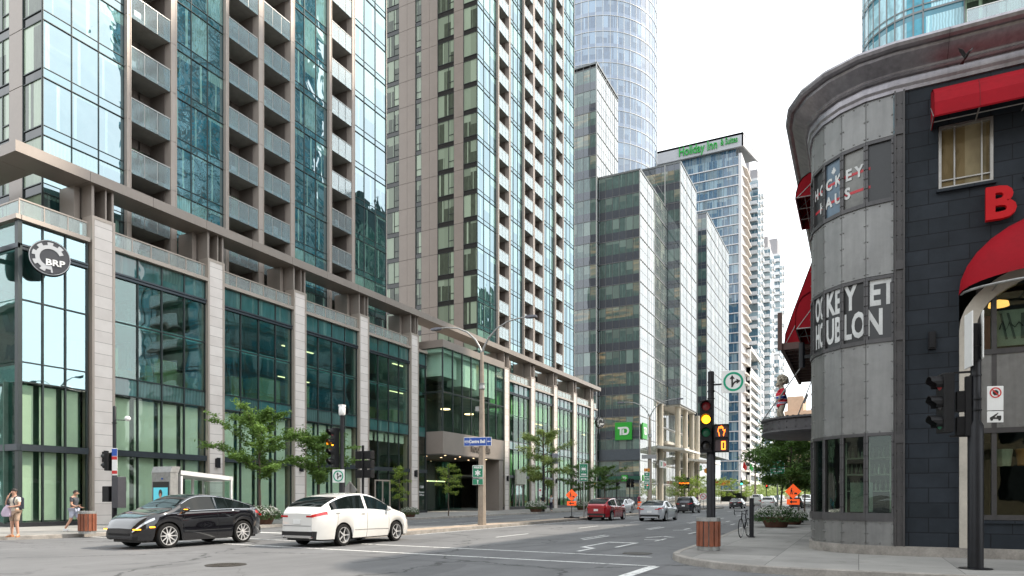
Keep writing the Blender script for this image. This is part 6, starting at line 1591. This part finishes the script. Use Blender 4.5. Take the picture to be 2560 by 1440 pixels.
# planters with white flowers
leafM = mat('planter_leaf', (.045,.10,.025), .7, 0, .35, 6); flowM = mat('white_petals', (.75,.74,.70), .7, 0, .05, 5)
rust = mat('corten_planter', (.12,.055,.035), .8, 0, .25, 4, .3)
def planter(loc, label, s=1.0, flowers=True, seed=1):
    rr = random.Random(seed); t = thing('flower_planter', label, 'planter', loc, 0, 'flower planters along the pavements'); t.scale = (s,s,s)
    m = MB(); m.lathe([(.42,0),(.60,.38),(.62,.42),(.57,.42),(.55,.36)], 20); m.build('tub', rust, t)
    lf, fl_ = MB(), MB()
    for i in range(2600):
        a = rr.uniform(0,2*PI); e = rr.uniform(0,1)**.6; rad = .85*e**.5; h = .36+.52*math.sqrt(max(0,1-(rad/.95)**2))*rr.uniform(.55,1.05)+.05*math.sin(a*5)
        if rr.random() < .3: h = rr.uniform(.25,.5); rad = rr.uniform(.62,.9)
        c = Vector((rad*math.cos(a), rad*math.sin(a), h)); d = Vector((rr.uniform(-1,1),rr.uniform(-1,1),rr.uniform(-.2,1))).normalized(); u = d.orthogonal().normalized(); w = d.cross(u)
        if i % 3 == 0 and flowers and h > .40:
            q = .024; c += Vector((0,0,.05)); fl_.face([c+u*q,c+w*q,c-u*q,c-w*q]); fl_.face([c+d*q,c+w*q,c-d*q,c-w*q])
        else: q = rr.uniform(.025,.05); lf.face([c+u*q*1.5,c+w*q*.5,c-u*q*1.5,c-w*q*.5])
    lf.build('foliage', leafM, t, stuff=True); fl_.build('flowers', flowM, t, stuff=True)
    return t
P0 = planter((-3.55,35.2,.15), 'large brown planter overflowing with white flowers on the right pavement', 1.15, True, 1)
for x, y, lab, sc_ in ((-3.1,39.2,'white-flowered planter just behind the largest one',.85),(-28.5,26.6,'white-flowered planter between the black and white cars at the tree foot',1.1),(-28.3,61.0,'flower planter at the foot of the pale green tree by the green curtains',1.2),(-28.3,73.4,'round green planter left of the red car',1.05),(-28.4,104.3,'flower planter on the far left pavement behind the small black car',1.3),(-28.4,124.5,'flower planter far down the left pavement, first beyond the cross street',1.3),(-28.4,133,'flower planter far down the left pavement, second beyond the cross street',1.3),(-4.2,47,'planter below the works sign further along the right pavement',.9),(-29.3,41.2,'low planter by the glass door left of the entrance canopy',.8)):
    q = copy_tree(P0, (x,y,.15), rnd.uniform(0,6), lab); q.scale = (sc_,)*3
# ---------------------------------------------------------------- vehicles (nose toward +Y, origin on the road)
def interp(P_, x):
    if x <= P_[0][0]: return P_[0][1]
    for (a, b), (c, d) in zip(P_, P_[1:]):
        if x <= c:
            t = (x-a)/(c-a) if c > a else 0; return b+(d-b)*t
    return P_[-1][1]
def smooth_curve(P_, n=3):
    for _ in range(n):
        Q = [P_[0]]
        for a, b in zip(P_, P_[1:]): Q += [(a[0]*.75+b[0]*.25, a[1]*.75+b[1]*.25), (a[0]*.25+b[0]*.75, a[1]*.25+b[1]*.75)]
        P_ = Q+[P_[-1]]
    return P_
def paint(name, c, metal=.0, rough=.25):
    return mat(name, c, rough, metal, .03, .8, coat=1., rvar=.05)
def car(label, loc, rz, L=4.6, W=1.85, H=1.5, body=None, roof=None, belt=None, base=.24, wr=.34, yf=None, yr=None, side=(-1.5,1.2), pillars=(-.1,), kind='car', spokes=10, dark_trim=False, cat='car', ws=(.35,1.35), rw=(-2.0,-1.0), plate_=True, heads=None, lit=None, name='parked_car', group=None):
    t = thing(name, label, cat, loc, rz, group)
    hl = L/2; yf = yf if yf is not None else hl-.88; yr = yr if yr is not None else -hl+.95
    roof = smooth_curve(roof); belt = smooth_curve(belt)
    ys = sorted(set([round(-hl+L*i/80, 4) for i in range(81)]+[round(yf+d,4) for d in (-wr-.07,wr+.07)]+[round(yr+d,4) for d in (-wr-.07,wr+.07)]+[round(-hl+.02,4),round(hl-.02,4),round(-hl+.07,4),round(hl-.07,4)]))
    def halfw(y):
        e = min(1, (hl-abs(y))/.95); return W/2*(.64+.36*(1-(1-e)**2.4))
    def section(y):
        hw = halfw(y); zs = interp(belt, y); zr = max(interp(roof, y), zs+.015)
        e = min(1, (hl-abs(y))/.30); zb = base+(.05*(1-e)**2)
        for yw in (yf, yr):
            d = abs(y-yw); Ra = wr+.07
            if d < Ra: zb = max(zb, wr+math.sqrt(Ra*Ra-d*d)*.98)
        zs = max(zs, zb+.08)
        c = max(0, min(1, (zr-zs-.05)/(H-zs-.1)))
        tw = hw*(.93-.20*c)
        return [(hw*.94,zb),(hw*.99,zb+.3*(zs-zb)),(hw*1.0,zb+.62*(zs-zb)),(hw*.985,zb+.88*(zs-zb)),(hw*.95,zs-.01),(hw*.93,zs+.01),(tw,zs+(zr-zs)*(.80+.06*c)),(tw*.93,zs+(zr-zs)*.955),(tw*.6,zr),(0,zr+.008)]
    S_ = [section(y) for y in ys]; rows = len(S_[0])
    groups = {}
    def cls(y, i, sgn):
        zs = interp(belt, y); zr = interp(roof, y); cab = zr-zs
        if i == 5 and side[0] < y < side[1] and cab > .16 and not any(abs(y-p) < .05 for p in pillars): return 'side_window'+('l' if sgn < 0 else 'r')
        if i >= 7 and ws[0] < y < ws[1]: return 'windshield'
        if i >= 7 and rw[0] < y < rw[1]: return 'rear_window'
        if y > hl-.52 and i == 3 : return 'headlight'+('l' if sgn < 0 else 'r')
        if y > hl-.38 and i == 2 and heads == 'big': return 'headlight'+('l' if sgn < 0 else 'r')
        if y < -hl+.42 and i == 3: return 'taillight'+('l' if sgn < 0 else 'r')
        if y < -hl+.25 and i == 2 and heads == 'big': return 'taillight'+('l' if sgn < 0 else 'r')
        if i == 0 and dark_trim: return 'sill_trim'
        if i == 0 and (abs(y) > hl-.12): return 'sill_trim'
        return 'body'
    for a in range(len(ys)-1):
        ym = (ys[a]+ys[a+1])/2
        for i in range(rows-1):
            for sgn in (1,-1):
                g_ = groups.setdefault(cls(ym, i, sgn), MB())
                p = [(sgn*S_[a][i][0],ys[a],S_[a][i][1]),(sgn*S_[a+1][i][0],ys[a+1],S_[a+1][i][1]),(sgn*S_[a+1][i+1][0],ys[a+1],S_[a+1][i+1][1]),(sgn*S_[a][i+1][0],ys[a],S_[a][i+1][1])]
                g_.face(p if sgn > 0 else p[::-1])
    for a, rev in ((0, False), (len(ys)-1, True)):
        pts = [(x,ys[a],z) for x, z in S_[a]]+[(-x,ys[a],z) for x, z in S_[a][::-1][1:]]
        groups['body'].face(pts if rev else pts[::-1])
    def weld(mb):
        d = {}; nv = []; mp = []
        for p in mb.v:
            k = tuple(round(c, 4) for c in p)
            if k not in d: d[k] = len(nv); nv.append(p)
            mp.append(d[k])
        mb.v = nv; nf = []
        for f in mb.f:
            f2 = []
            for i in f:
                if mp[i] not in f2: f2.append(mp[i])
            nf.append(f2)
        keep = [k for k, f in enumerate(nf) if len(f) > 2]; mb.f = [nf[k] for k in keep]; mb.m = [mb.m[k] for k in keep]
        return mb
    bo = weld(groups.pop('body')).build('body', body, t, smooth=35)
    for nm, mb in groups.items():
        base_nm = nm.rstrip('lr') if nm.startswith(('side','head','tail')) else nm
        base_nm = {'headlight':'headlight','taillight':'taillight','side_window':'side_window','headligh':'headlight'}.get(base_nm, base_nm)
        if nm.startswith('headlight'): base_nm = 'headlight'
        m_ = {'side_window':carglass,'windshield':carglass,'rear_window':carglass,'headlight':clearlamp,'taillight':redlamp,'sill_trim':carblk}[base_nm]
        weld(mb).build(base_nm, m_, t, smooth=35)
    def sp(y, i):
        s_ = section(y); return s_[i]
    # chrome line round the side windows, door gaps, handles
    for sgn in (1,-1):
        m = MB(); P_ = []
        y = side[0]
        while y <= side[1]: x, z = sp(y,5); P_.append((sgn*(x+.006),y,z)); y += .12
        m.tube(P_, .009, 4); P_ = []
        y = side[0]
        while y <= side[1]: x, z = sp(y,6); P_.append((sgn*(x+.006),y,z+.004)); y += .12
        m.tube(P_, .009, 4); m.build('window_trim', chrome if not dark_trim else carblk, t)
        m = MB()
        for py in list(pillars)+[side[0]+.22 if len(pillars) else side[0], side[1]-.05]:
            m.tube([(sgn*(sp(py,i)[0]+.001),py,sp(py,i)[1]) for i in range(0,6)], .0055, 4)
        m.tube([(sgn*(sp(y_,1)[0]+.001),y_,sp(y_,1)[1]-.02) for y_ in [yr+wr+.15+(yf-yr-2*wr-.3)*k/10 for k in range(11)]], .006, 4)
        m.build('door_gap', carblk, t)
        for py in [p-.2 for p in pillars]+([side[0]+.25] if len(pillars) else []):
            x, z = sp(py,3); m = MB(); m.box(sgn*x-.012+sgn*.015, sgn*x+.012+sgn*.015, py-.1, py+.08, z-.035, z-.012); m.build('door_handle', body, t)
        x, z = sp(side[1]-.15,5); m = MB(); m.ball((sgn*(x+.12),side[1]-.12,z+.07), .1, 10, 6, (.9,.7,.75)); m.box(min(sgn*x,sgn*(x+.1)),max(sgn*x,sgn*(x+.1)),side[1]-.14,side[1]-.08,z+.0,z+.04); mi = m.build('mirror', body, t, smooth=50)
        if lit: m = MB(); m.box(sgn*(x+.13)-.09,sgn*(x+.13)+.09,side[1]-.045,side[1]-.03,z+.05,z+.07); m.build('indicator', amberlamp, mi)
    # wheels
    for yw in (yf, yr):
        for sgn in (1,-1):
            xo = sgn*(W/2-.035); w_ = .21
            q = MB(); q.lathe([(wr-.095,-w_),(wr-.03,-w_),(wr,-w_+.03),(wr,-.03),(wr-.025,-.002),(wr-.095,0),(wr-.1,-.02),(wr-.1,-w_)], 28, (0,0,0), 'x', caps=False)
            M_ = Matrix.Translation((xo,yw,wr)) @ (Matrix.Rotation(PI,4,'Z') if sgn < 0 else Matrix.Identity(4)); q.xf(M_); wo = q.build('wheel', rubber, t, smooth=40)
            q = MB(); r0 = wr-.095; q.lathe([(r0+.005,-.10),(r0+.005,-.004),(r0-.018,-.002),(r0-.022,-.10)], 28, (0,0,0), 'x', caps=False)
            for k in range(spokes):
                a = 2*PI*k/spokes; ca, sa = math.cos(a), math.sin(a); n = (-sa, ca)
                q.prism([(-.03,.03*ca+n[0]*.022,.03*sa+n[1]*.022),(-.012,(r0-.01)*ca+n[0]*.012,(r0-.01)*sa+n[1]*.012),(-.012,(r0-.01)*ca-n[0]*.012,(r0-.01)*sa-n[1]*.012),(-.03,.03*ca-n[0]*.022,.03*sa-n[1]*.022)], (-.02,0,0))
            q.lathe([(.05,-.03),(.045,-.005)], 14, (0,0,0), 'x'); q.xf(M_); q.build('rim', alloy, wo, smooth=40)
            q = MB(); q.lathe([(r0,-.12),(r0,-.10)], 24, (0,0,0), 'x'); q.xf(M_); q.build('brake_disc', carblk, wo)
    m = MB(); m.box(-W/2+.26,W/2-.26,-hl+.3,hl-.3,.2,.66)
    for yw in (yf, yr):
        pass
    m.box(-W/2+.06,W/2-.06,yr+wr+.1,yf-wr-.1,.22,.6)
    for yw in (yf, yr): m.box(-W/2+.26,W/2-.26,yw-wr-.12,yw+wr+.12,.45,wr*2+.06)
    m.build('underbody', carblk, t)
    # front: grille, lower intake; rear: plate, bumper
    zf = interp(belt, hl-.1); zr_ = interp(belt, -hl+.1)
    m = MB()
    zn = interp(belt, hl)-.02; gz = max(base+.15, zn-.30)
    for k in range(4): z_ = gz+(zn-.05-gz)*(k+.5)/4; m.box(-W*.25,W*.25,hl-.01,hl+.012,z_-.012,z_+.012)
    m.box(-W*.27,W*.27,hl-.03,hl+.004,gz,zn-.04); m.box(-W*.28,W*.28,hl-.03,hl+.006,base+.07,base+.11); m.build('grille', carblk, t)
    m = MB(); m.box(-W*.33,W*.33,-hl-.012,-hl+.02,base+.12,base+.26); m.box(-W*.30,W*.30,-hl-.004,-hl+.02,zr_-.40,zr_-.385); m.build('rear_bumper_trim', carblk, t)
    if plate_:
        m = MB(); m.box(-.15,.15,-hl-.018,-hl,zr_-.33,zr_-.19); m.build('number_plate', whitep, t)
    m = MB(); m.box(-W*.35,-W*.2,-hl-.008,-hl+.01,zr_-.12,zr_-.06); m.box(W*.2,W*.35,-hl-.008,-hl+.01,zr_-.12,zr_-.06); m.build('taillight', redlamp, t)
    for sx in (-1,1):
        m = MB(); m.lathe([(.04,-.05),(.04,.04)], 10, (sx*W*.3,-hl,base+.07), 'y'); m.build('exhaust_pipe', chrome, t)
    return t
blkpaint = paint('black_car_paint', (.006,.006,.008), .0, .08)
whtpaint = paint('white_car_paint', (.70,.69,.66)); silver = paint('silver_white_paint', (.55,.57,.60), .2); redpaint = paint('red_car_paint', (.33,.006,.015), .2); greypaint = paint('dark_grey_paint', (.03,.032,.04), .3)
# coupe-styled black SUV turning the corner, nose toward the camera side
cs_roof = [(-2.46,1.02),(-2.34,1.14),(-1.9,1.30),(-1.2,1.56),(-.5,1.68),(.1,1.71),(.5,1.66),(.95,1.43),(1.32,1.21),(1.6,1.16),(2.0,1.06),(2.3,.91),(2.465,.64)]
cs_belt = [(-2.46,1.0),(-2.2,1.17),(-1.2,1.20),(0,1.17),(1.2,1.13),(1.7,1.06),(2.15,.90),(2.465,.56)]
t = car('glossy black coupe SUV with amber indicator lit, crossing at the left with its driver visible', (-20.2,15.67,0), PI, 4.93, 1.98, 1.68, blkpaint, cs_roof, cs_belt, .27, .39, 1.46, -1.435, (-1.95,.98), (-.35,), spokes=10, ws=(.42,1.25), rw=(-2.25,-1.0), lit=True, name='black_suv')
m = MB(); m.box(-.80,-.54,2.30,2.44,.60,.63); m.box(.54,.80,2.30,2.44,.60,.63); m.build('indicator', amberlamp, t)
m = MB(); m.box(.86,.94,1.93,2.08,.66,.70); m.box(-.94,-.86,1.93,2.08,.66,.70); m.build('side_marker', amberlamp, t)
m = MB(); m.box(-.62,.62,2.43,2.478,.36,.41); m.build('bumper_lip', mat('satin_black', (.05,.05,.055), .3,.3), t)
m = MB(); m.loft([[(-.6,-1.95,1.36),(.6,-1.95,1.36),(.6,-1.95,1.385),(-.6,-1.95,1.385)],[(-.55,-2.18,1.30),(.55,-2.18,1.30),(.55,-2.18,1.32),(-.55,-2.18,1.32)]]); m.build('spoiler', blkpaint, t)
q = thing('driver', 'driver inside the black SUV, forearm at the open window', 'person', (-19.72,15.35,0), 0)
q['category'] = 'person'; q.name = 'person'
skinmesh('body', dict(chest=((0,0,.95),.16), upper=((0,0,1.15),.14), neck=((0,0,1.25),.06), head=((-.02,0,1.40),.10), shR=((.16,-.02,1.12),.07), elR=((.36,-.22,1.10),.05), wrR=((.30,-.34,1.26),.04), haR=((.2,-.36,1.36),.04)), [('chest','upper'),('upper','neck'),('neck','head'),('upper','shR'),('shR','elR'),('elR','wrR'),('wrR','haR')], skin, q, 1)
# white crossover heading away
wh_roof = [(-2.55,1.08),(-2.34,1.22),(-1.95,1.47),(-1.3,1.67),(-.5,1.765),(.2,1.71),(.8,1.48),(1.25,1.21),(1.65,1.11),(2.15,.98),(2.5,.70)]
wh_belt = [(-2.55,1.05),(-2.1,1.18),(-1,1.21),(.3,1.17),(1.1,1.09),(1.7,1.0),(2.2,.86),(2.5,.58)]
t = car('white crossover heading away through the junction, right of the black car', (-15.95,18.85,0), 0, 5.1, 1.95, 1.75, whtpaint, wh_roof, wh_belt, .25, .36, 1.45, -1.4, (-1.95,1.0), (-.25,), spokes=5, ws=(.25,1.15), rw=(-2.2,-1.45), name='white_crossover')
m = MB(); m.box(-.6,.6,-2.58,-2.53,.33,.38); m.build('rear_lip', chrome, t)
# red hatchback, white coupe, black SUV, sedan, van, etc.
hb_roof = [(-2.2,1.0),(-2.1,1.10),(-1.75,1.34),(-1.2,1.50),(-.3,1.56),(.3,1.50),(.8,1.26),(1.15,1.03),(1.6,.97),(2.0,.88),(2.22,.70)]
hb_belt = [(-2.2,.96),(-2.0,1.02),(-1,1.0),(.3,.95),(1.1,.92),(1.6,.87),(2.0,.78),(2.22,.58)]
car('red hatchback driving away beside the median', (-15.85,46.0,0), 0, 4.4, 1.80, 1.56, redpaint, hb_roof, hb_belt, .24, .33, 1.33, -1.3, (-1.75,.95), (-.2,), spokes=7, ws=(.25,1.1), rw=(-2.05,-1.2), name='red_hatchback')
cp_roof = [(-2.3,.94),(-2.1,.98),(-1.75,1.05),(-1.2,1.28),(-.5,1.38),(.1,1.36),(.6,1.16),(.95,.96),(1.5,.91),(2.0,.82),(2.34,.62)]
cp_belt = [(-2.3,.88),(-2.0,.95),(-1.2,.94),(.2,.88),(1,.86),(1.6,.82),(2.0,.74),(2.34,.52)]
car('silver-white two-door coupe driving away right of the red car', (-12.25,46.4,0), 0, 4.64, 1.86, 1.38, silver, cp_roof, cp_belt, .20, .34, 1.42, -1.35, (-1.35,.75), (), spokes=10, ws=(.12,.9), rw=(-1.8,-.8), name='white_coupe')
suv_roof = [(-2.25,1.05),(-2.15,1.30),(-1.95,1.58),(-1.4,1.68),(-.2,1.70),(.4,1.60),(.9,1.30),(1.2,1.12),(1.7,1.06),(2.1,.95),(2.28,.75)]
suv_belt = [(-2.25,1.0),(-2.0,1.06),(-1,1.06),(.4,1.02),(1.1,1.0),(1.7,.95),(2.1,.84),(2.28,.62)]
def suv(label, loc, rz, p, name='parked_car', **k): return car(label, loc, rz, 4.55, 1.86, 1.70, p, suv_roof, suv_belt, .26, .36, 1.38, -1.32, (-1.9,1.0), (-.15,), spokes=5, ws=(.3,1.15), rw=(-2.18,-1.9), name=name, **k)
suv('small black SUV driving away in the middle lanes behind the coupe', (-15.5,70.4,0), 0, greypaint, 'black_suv')
suv('white SUV driving away on the right, farthest large vehicle left of the tree trunk', (-10.4,95,0), 0, whtpaint, 'white_suv')
suv('grey SUV partly hidden behind the trunk on the right side', (-8.0,107,0), 0, greypaint, 'grey_suv')
sd_roof = [(-2.35,.95),(-2.1,1.02),(-1.7,1.1),(-1.15,1.36),(-.4,1.44),(.2,1.42),(.75,1.18),(1.1,.98),(1.6,.93),(2.1,.82),(2.35,.64)]
sd_belt = [(-2.35,.90),(-2.0,.98),(-1,.97),(.3,.92),(1.1,.89),(1.7,.84),(2.1,.75),(2.35,.54)]
def sedan(label, loc, rz, p, name='parked_car'): return car(label, loc, rz, 4.7, 1.82, 1.44, p, sd_roof, sd_belt, .22, .33, 1.42, -1.35, (-1.6,.95), (-.2,), spokes=8, ws=(.2,1.05), rw=(-1.75,-1.1), name=name)
sedan('dark sedan far down the road, left of the white van', (-15.3,101,0), 0, greypaint, 'dark_sedan')
sedan('silver car facing the camera across the median behind the red hatchback', (-20.3,62.5,0), PI, silver, 'silver_car')
sedan('dark car parked at the far left kerb behind the orange barrels', (-26.6,84,0), PI, greypaint, 'dark_sedan')
sedan('white car at the right kerb beyond the grey SUV', (-7.2,118,0), 0, whtpaint, 'white_car')
sedan('small red car far beyond the white van', (-14.9,140,0), 0, redpaint, 'red_car')
vn_roof = [(-2.6,1.3),(-2.56,1.9),(-2.45,2.06),(-1,2.1),(.9,2.08),(1.3,1.9),(1.75,1.45),(2.0,1.25),(2.35,1.12),(2.55,.9)]
vn_belt = [(-2.6,1.1),(-2.4,1.15),(0,1.15),(1.5,1.12),(2.1,1.02),(2.55,.75)]
def van(label, loc): return car(label, loc, 0, 5.15, 1.98, 2.1, whtpaint, vn_roof, vn_belt, .28, .35, 1.65, -1.5, (.55,1.7), (), spokes=6, ws=(1.3,2.0), rw=(-2.58,-2.5), cat='van', name='white_van', heads='big')
van('white cargo van on the left of the distant lanes', (-15.2,122,0)); van('white van in the right lane beyond the trunks', (-8.2,131,0))
# ---------------------------------------------------------------- trees
barkM = mat('bark', (.10,.075,.06), .9, 0, .3, 12, .6)
def leafmat(name, c, c2):
    t = NT(name); v = t.obj(); n = t.noise(v, 1.6, 3, .6); wn = t.noise(v, 14, 2)
    cc = t.ramp(t.math('ADD', t.math('MULTIPLY', n, .55), t.math('MULTIPLY', wn, .45)), [(.35, c), (.65, c2)])
    d = t.bsdf(col=cc, rough=.6); tl = t.node('BsdfTranslucent', {'Color': cc}).outputs[0]
    return t.surf(t.node('MixShader', {0: .35, 1: d, 2: tl}).outputs[0])
lf_mid = leafmat('locust_leaf', (.08,.16,.03), (.19,.31,.065)); lf_yel = leafmat('young_leaf', (.16,.25,.03), (.32,.42,.07)); lf_dk = leafmat('dark_green_leaf', (.055,.12,.022), (.13,.23,.045)); lf_olive = leafmat('olive_leaf', (.18,.25,.06), (.32,.40,.12))  # lf_dk is the darkest green of the four leaf tones
def tree(label, loc, H, trunk, rad, nleaf, lm, seed, leaf=.09, flat=.45, tr=.07, spread=1.0, layers=True, lean=0, cat='tree', group=None, low=None):
    rr = random.Random(seed); t = thing('street_tree', label, 'tree', loc, 0, group)
    tk = MB(); tips = []
    top = Vector((lean*.6, 0, H*.97)); base = Vector((0,0,0))
    axis = [Vector((lean*.5*(k/8)**1.5+rr.uniform(-.04,.04)*(k > 0), rr.uniform(-.04,.04)*(k > 0), H*.95*k/8)) for k in range(9)]
    tk.tube(axis, [tr*(1-.86*k/8)+.008 for k in range(9)], 8)
    nb = 15 if H > 3.5 else 11
    for i in range(nb):
        f = (i+.5)/nb; z = trunk*.92+(H*.93-trunk*.92)*f
        k = z/(H*.95)*8; a0 = axis[min(7,int(k))].lerp(axis[min(8,int(k)+1)], k-int(k))
        a = i*2.4+rr.uniform(-.4,.4); prof = math.sin(PI*(.16+.80*f))**.75 if layers else math.sqrt(max(.05,1-(2*f-1)**2))
        ln = rad*prof*rr.uniform(.75,1.12); up = .25+.65*f if flat < .4 else .12+.5*f
        pts = [a0]; d = Vector((math.cos(a),math.sin(a),up)).normalized(); p = a0.copy()
        for s_ in range(5):
            d = (d+Vector((rr.uniform(-.22,.22),rr.uniform(-.22,.22),rr.uniform(-.12,.14)-(.06 if flat > .4 else 0)))).normalized(); p = p+d*ln/5; pts.append(p.copy())
        tk.tube(pts, [tr*.38*(1-f*.5)*(1-.85*q/5)+.005 for q in range(6)], 5)
        for q in range(1,6):
            nt = 2 if q < 5 else 3
            for _ in range(nt):
                dd = (d+Vector((rr.uniform(-1,1),rr.uniform(-1,1),rr.uniform(-.35,.45)))*.9).normalized(); e = pts[q]+dd*ln*rr.uniform(.12,.34)
                tk.tube([pts[q],e], [.009,.004], 3); tips.append((pts[q],e))
    tk.build('trunk', barkM, t, smooth=50)
    lf = MB(); per = max(1, nleaf//len(tips))
    for a, b in tips:
        w = rr.uniform(.5,1.3)
        for _ in range(int(per*w)):
            f = rr.uniform(.0,1.15); c = a.lerp(b, f)+Vector((rr.gauss(0,.13),rr.gauss(0,.13),rr.gauss(0,.13*flat)))*spread
            n = Vector((rr.uniform(-.7,.7),rr.uniform(-.7,.7),1)).normalized() if rr.random() < .75 else Vector((rr.uniform(-1,1),rr.uniform(-1,1),rr.uniform(-.3,.3))).normalized()
            u = n.orthogonal().normalized(); ang = rr.uniform(0,6.3); v = n.cross(u); uu = u*math.cos(ang)+v*math.sin(ang); vv = n.cross(uu); s = leaf*rr.uniform(.6,1.2)
            lf.face([c+uu*s, c+vv*s*.38+uu*s*.1, c-uu*s, c-vv*s*.38])
    lf.build('crown', lm, t)
    return t
tree('broad layered green tree in front of the podium, between the black car and the signal', (-28.6,26.5,.15), 6.0, 2.5, 2.35, 13000, lf_mid, 11, .105, .35, .075, 1.1)
tree('second layered green tree behind the green-ringed sign', (-28.6,31.0,.15), 5.2, 2.3, 2.1, 9500, lf_mid, 12, .105, .35, .07, 1.1)
tree('slim yellow-green young tree left of the entrance canopy', (-29.6,40.4,.15), 3.9, 1.3, .62, 2200, lf_yel, 13, .075, .8, .035, .7)
tree('spindly yellow-green sapling in front of the entrance canopy', (-28.3,44.9,.15), 4.2, 1.9, 1.1, 2200, lf_yel, 14, .075, .7, .04, .7)
tree('upright pale green tree with a thick trunk at the green-curtained bays', (-28.6,63.5,.15), 8.6, 3.0, 2.5, 14000, lf_olive, 15, .11, .9, .16, 1.3, False)
tree('low dark spreading tree left of the green camera sign', (-28.5,73.6,.15), 5.3, 2.4, 2.3, 5500, lf_dk, 16, .12, .4, .09, 1.3)
tree('low dark spreading tree right of the green camera sign', (-28.5,82,.15), 5.3, 2.4, 2.6, 5500, lf_dk, 17, .12, .4, .09, 1.3)
for k, (y, x, h) in enumerate(((121.5,-28.4,5.2),(131,-28.4,5),(139,-28.3,6),(150,-28.5,5.5),(163,-28.4,6),(178,-28.4,6.4),(200,-28.4,6.5))):
    tree(['bright young tree by the message board','bright young tree right of the message board','bright tree beside the columns, third of the far row','bright tree, fourth of the far row','bright tree, fifth of the far row','bright tree beside the green light','last bright tree of the far left row'][k], (x,y,.15), h, 1.8, 1.9, 2600, lf_yel, 30+k, .15, .9, .07, 1.5, False, group='bright young trees along the far left pavement')
for k, (y, x, h) in enumerate(((44,-3.6,6.0),(50,-4.7,6.2),(58,-4.2,6.6),(68,-4.4,6.6),(80,-4.4,7),(94,-4.4,7.2))):
    tree(['dense dark tree under the round canopy, nearest on the right pavement','dark tree with a leaning trunk beside the green camera sign on the right','third dark tree on the right pavement','fourth dark tree on the right pavement','fifth dark tree on the right pavement','farthest dark tree on the right pavement'][k], (x,y,.15), h, 2.3, 2.3, 9000 if k < 3 else 5000, lf_dk, 50+k, .13, .7, .07, 1.6, False, lean=.4 if k == 1 else 0, group='dark trees along the right pavement')
# far-off line of trees closing the street
m = MB(); rr = random.Random(9)
for i in range(9000):
    y = rr.uniform(225,430); x = rr.choice((-1,1))*rr.gauss(0,1.6)+(-29.5 if rr.random() < .5 else (-17.7 if rr.random() < .5 else -4)); z = abs(rr.gauss(0,1.9))+1.8+(y-225)*.012
    c = Vector((x,y,z)); s = rr.uniform(.3,.6); u = Vector((rr.uniform(-1,1),rr.uniform(-1,1),rr.uniform(-1,1))).normalized(); v = u.orthogonal().normalized()
    m.face([c+u*s,c+v*s*.6,c-u*s,c-v*s*.6])
o = m.build('distant_trees', lf_olive); tag(o, 'hazy line of distant trees at the end of the street', 'trees', kind='stuff')

# ---------------------------------------------------------------- light, sky, camera
sc = bpy.context.scene
W = bpy.data.worlds.new('World'); sc.world = W; W.use_nodes = True; nt = W.node_tree; nt.nodes.clear()
el, az = R(46), R(52)        # sun to the right and ahead (azimuth clockwise from +Y)
sky = nt.nodes.new('ShaderNodeTexSky'); sky.sky_type = 'NISHITA'; sky.sun_disc = False; sky.sun_elevation = el; sky.sun_rotation = az; sky.dust_density = 3
bg1 = nt.nodes.new('ShaderNodeBackground'); bg1.inputs[1].default_value = .12; nt.links.new(sky.outputs[0], bg1.inputs[0])
tc = nt.nodes.new('ShaderNodeTexCoord'); mp = nt.nodes.new('ShaderNodeMapping'); mp.inputs['Scale'].default_value = (1,1,2.2)
ns = nt.nodes.new('ShaderNodeTexNoise'); ns.inputs['Scale'].default_value = 2.3; ns.inputs['Detail'].default_value = 6
cr = nt.nodes.new('ShaderNodeValToRGB'); cr.color_ramp.elements[0].position = .30; cr.color_ramp.elements[0].color = (.62,)*3+(1,); cr.color_ramp.elements[1].position = .62
nt.links.new(tc.outputs['Generated'], mp.inputs[0]); nt.links.new(mp.outputs[0], ns.inputs[0]); nt.links.new(ns.outputs[0], cr.inputs[0])
bg2 = nt.nodes.new('ShaderNodeBackground'); bg2.inputs[0].default_value = (.93,.97,1.,1); bg2.inputs[1].default_value = 1.15
mx = nt.nodes.new('ShaderNodeMixShader'); nt.links.new(cr.outputs[0], mx.inputs[0]); nt.links.new(bg1.outputs[0], mx.inputs[1]); nt.links.new(bg2.outputs[0], mx.inputs[2])
wo = nt.nodes.new('ShaderNodeOutputWorld'); nt.links.new(mx.outputs[0], wo.inputs[0])
ld = bpy.data.lights.new('sun', 'SUN'); ld.energy = 3.0; ld.angle = R(1.5); ld.color = (1,.90,.77)
so = bpy.data.objects.new('sun', ld); col.objects.link(so)
dv = Vector((math.sin(az)*math.cos(el), math.cos(az)*math.cos(el), math.sin(el))); so.rotation_euler = dv.to_track_quat('Z','Y').to_euler()
cd = bpy.data.cameras.new('camera'); cd.lens = 24; cd.sensor_width = 36; cd.shift_y = .2043; cd.clip_end = 3000; cd.clip_start = .2
co = bpy.data.objects.new('camera', cd); col.objects.link(co); co.location = (0,0,1.6); co.rotation_euler = (R(90),0,R(26.9)); sc.camera = co
sc.view_settings.view_transform = 'Standard'; sc.view_settings.look = 'None'; sc.view_settings.exposure = 1.15; sc.view_settings.gamma = 1
sc.cycles.max_bounces = 10; sc.cycles.transparent_max_bounces = 12; sc.cycles.caustics_reflective = False; sc.cycles.caustics_refractive = False
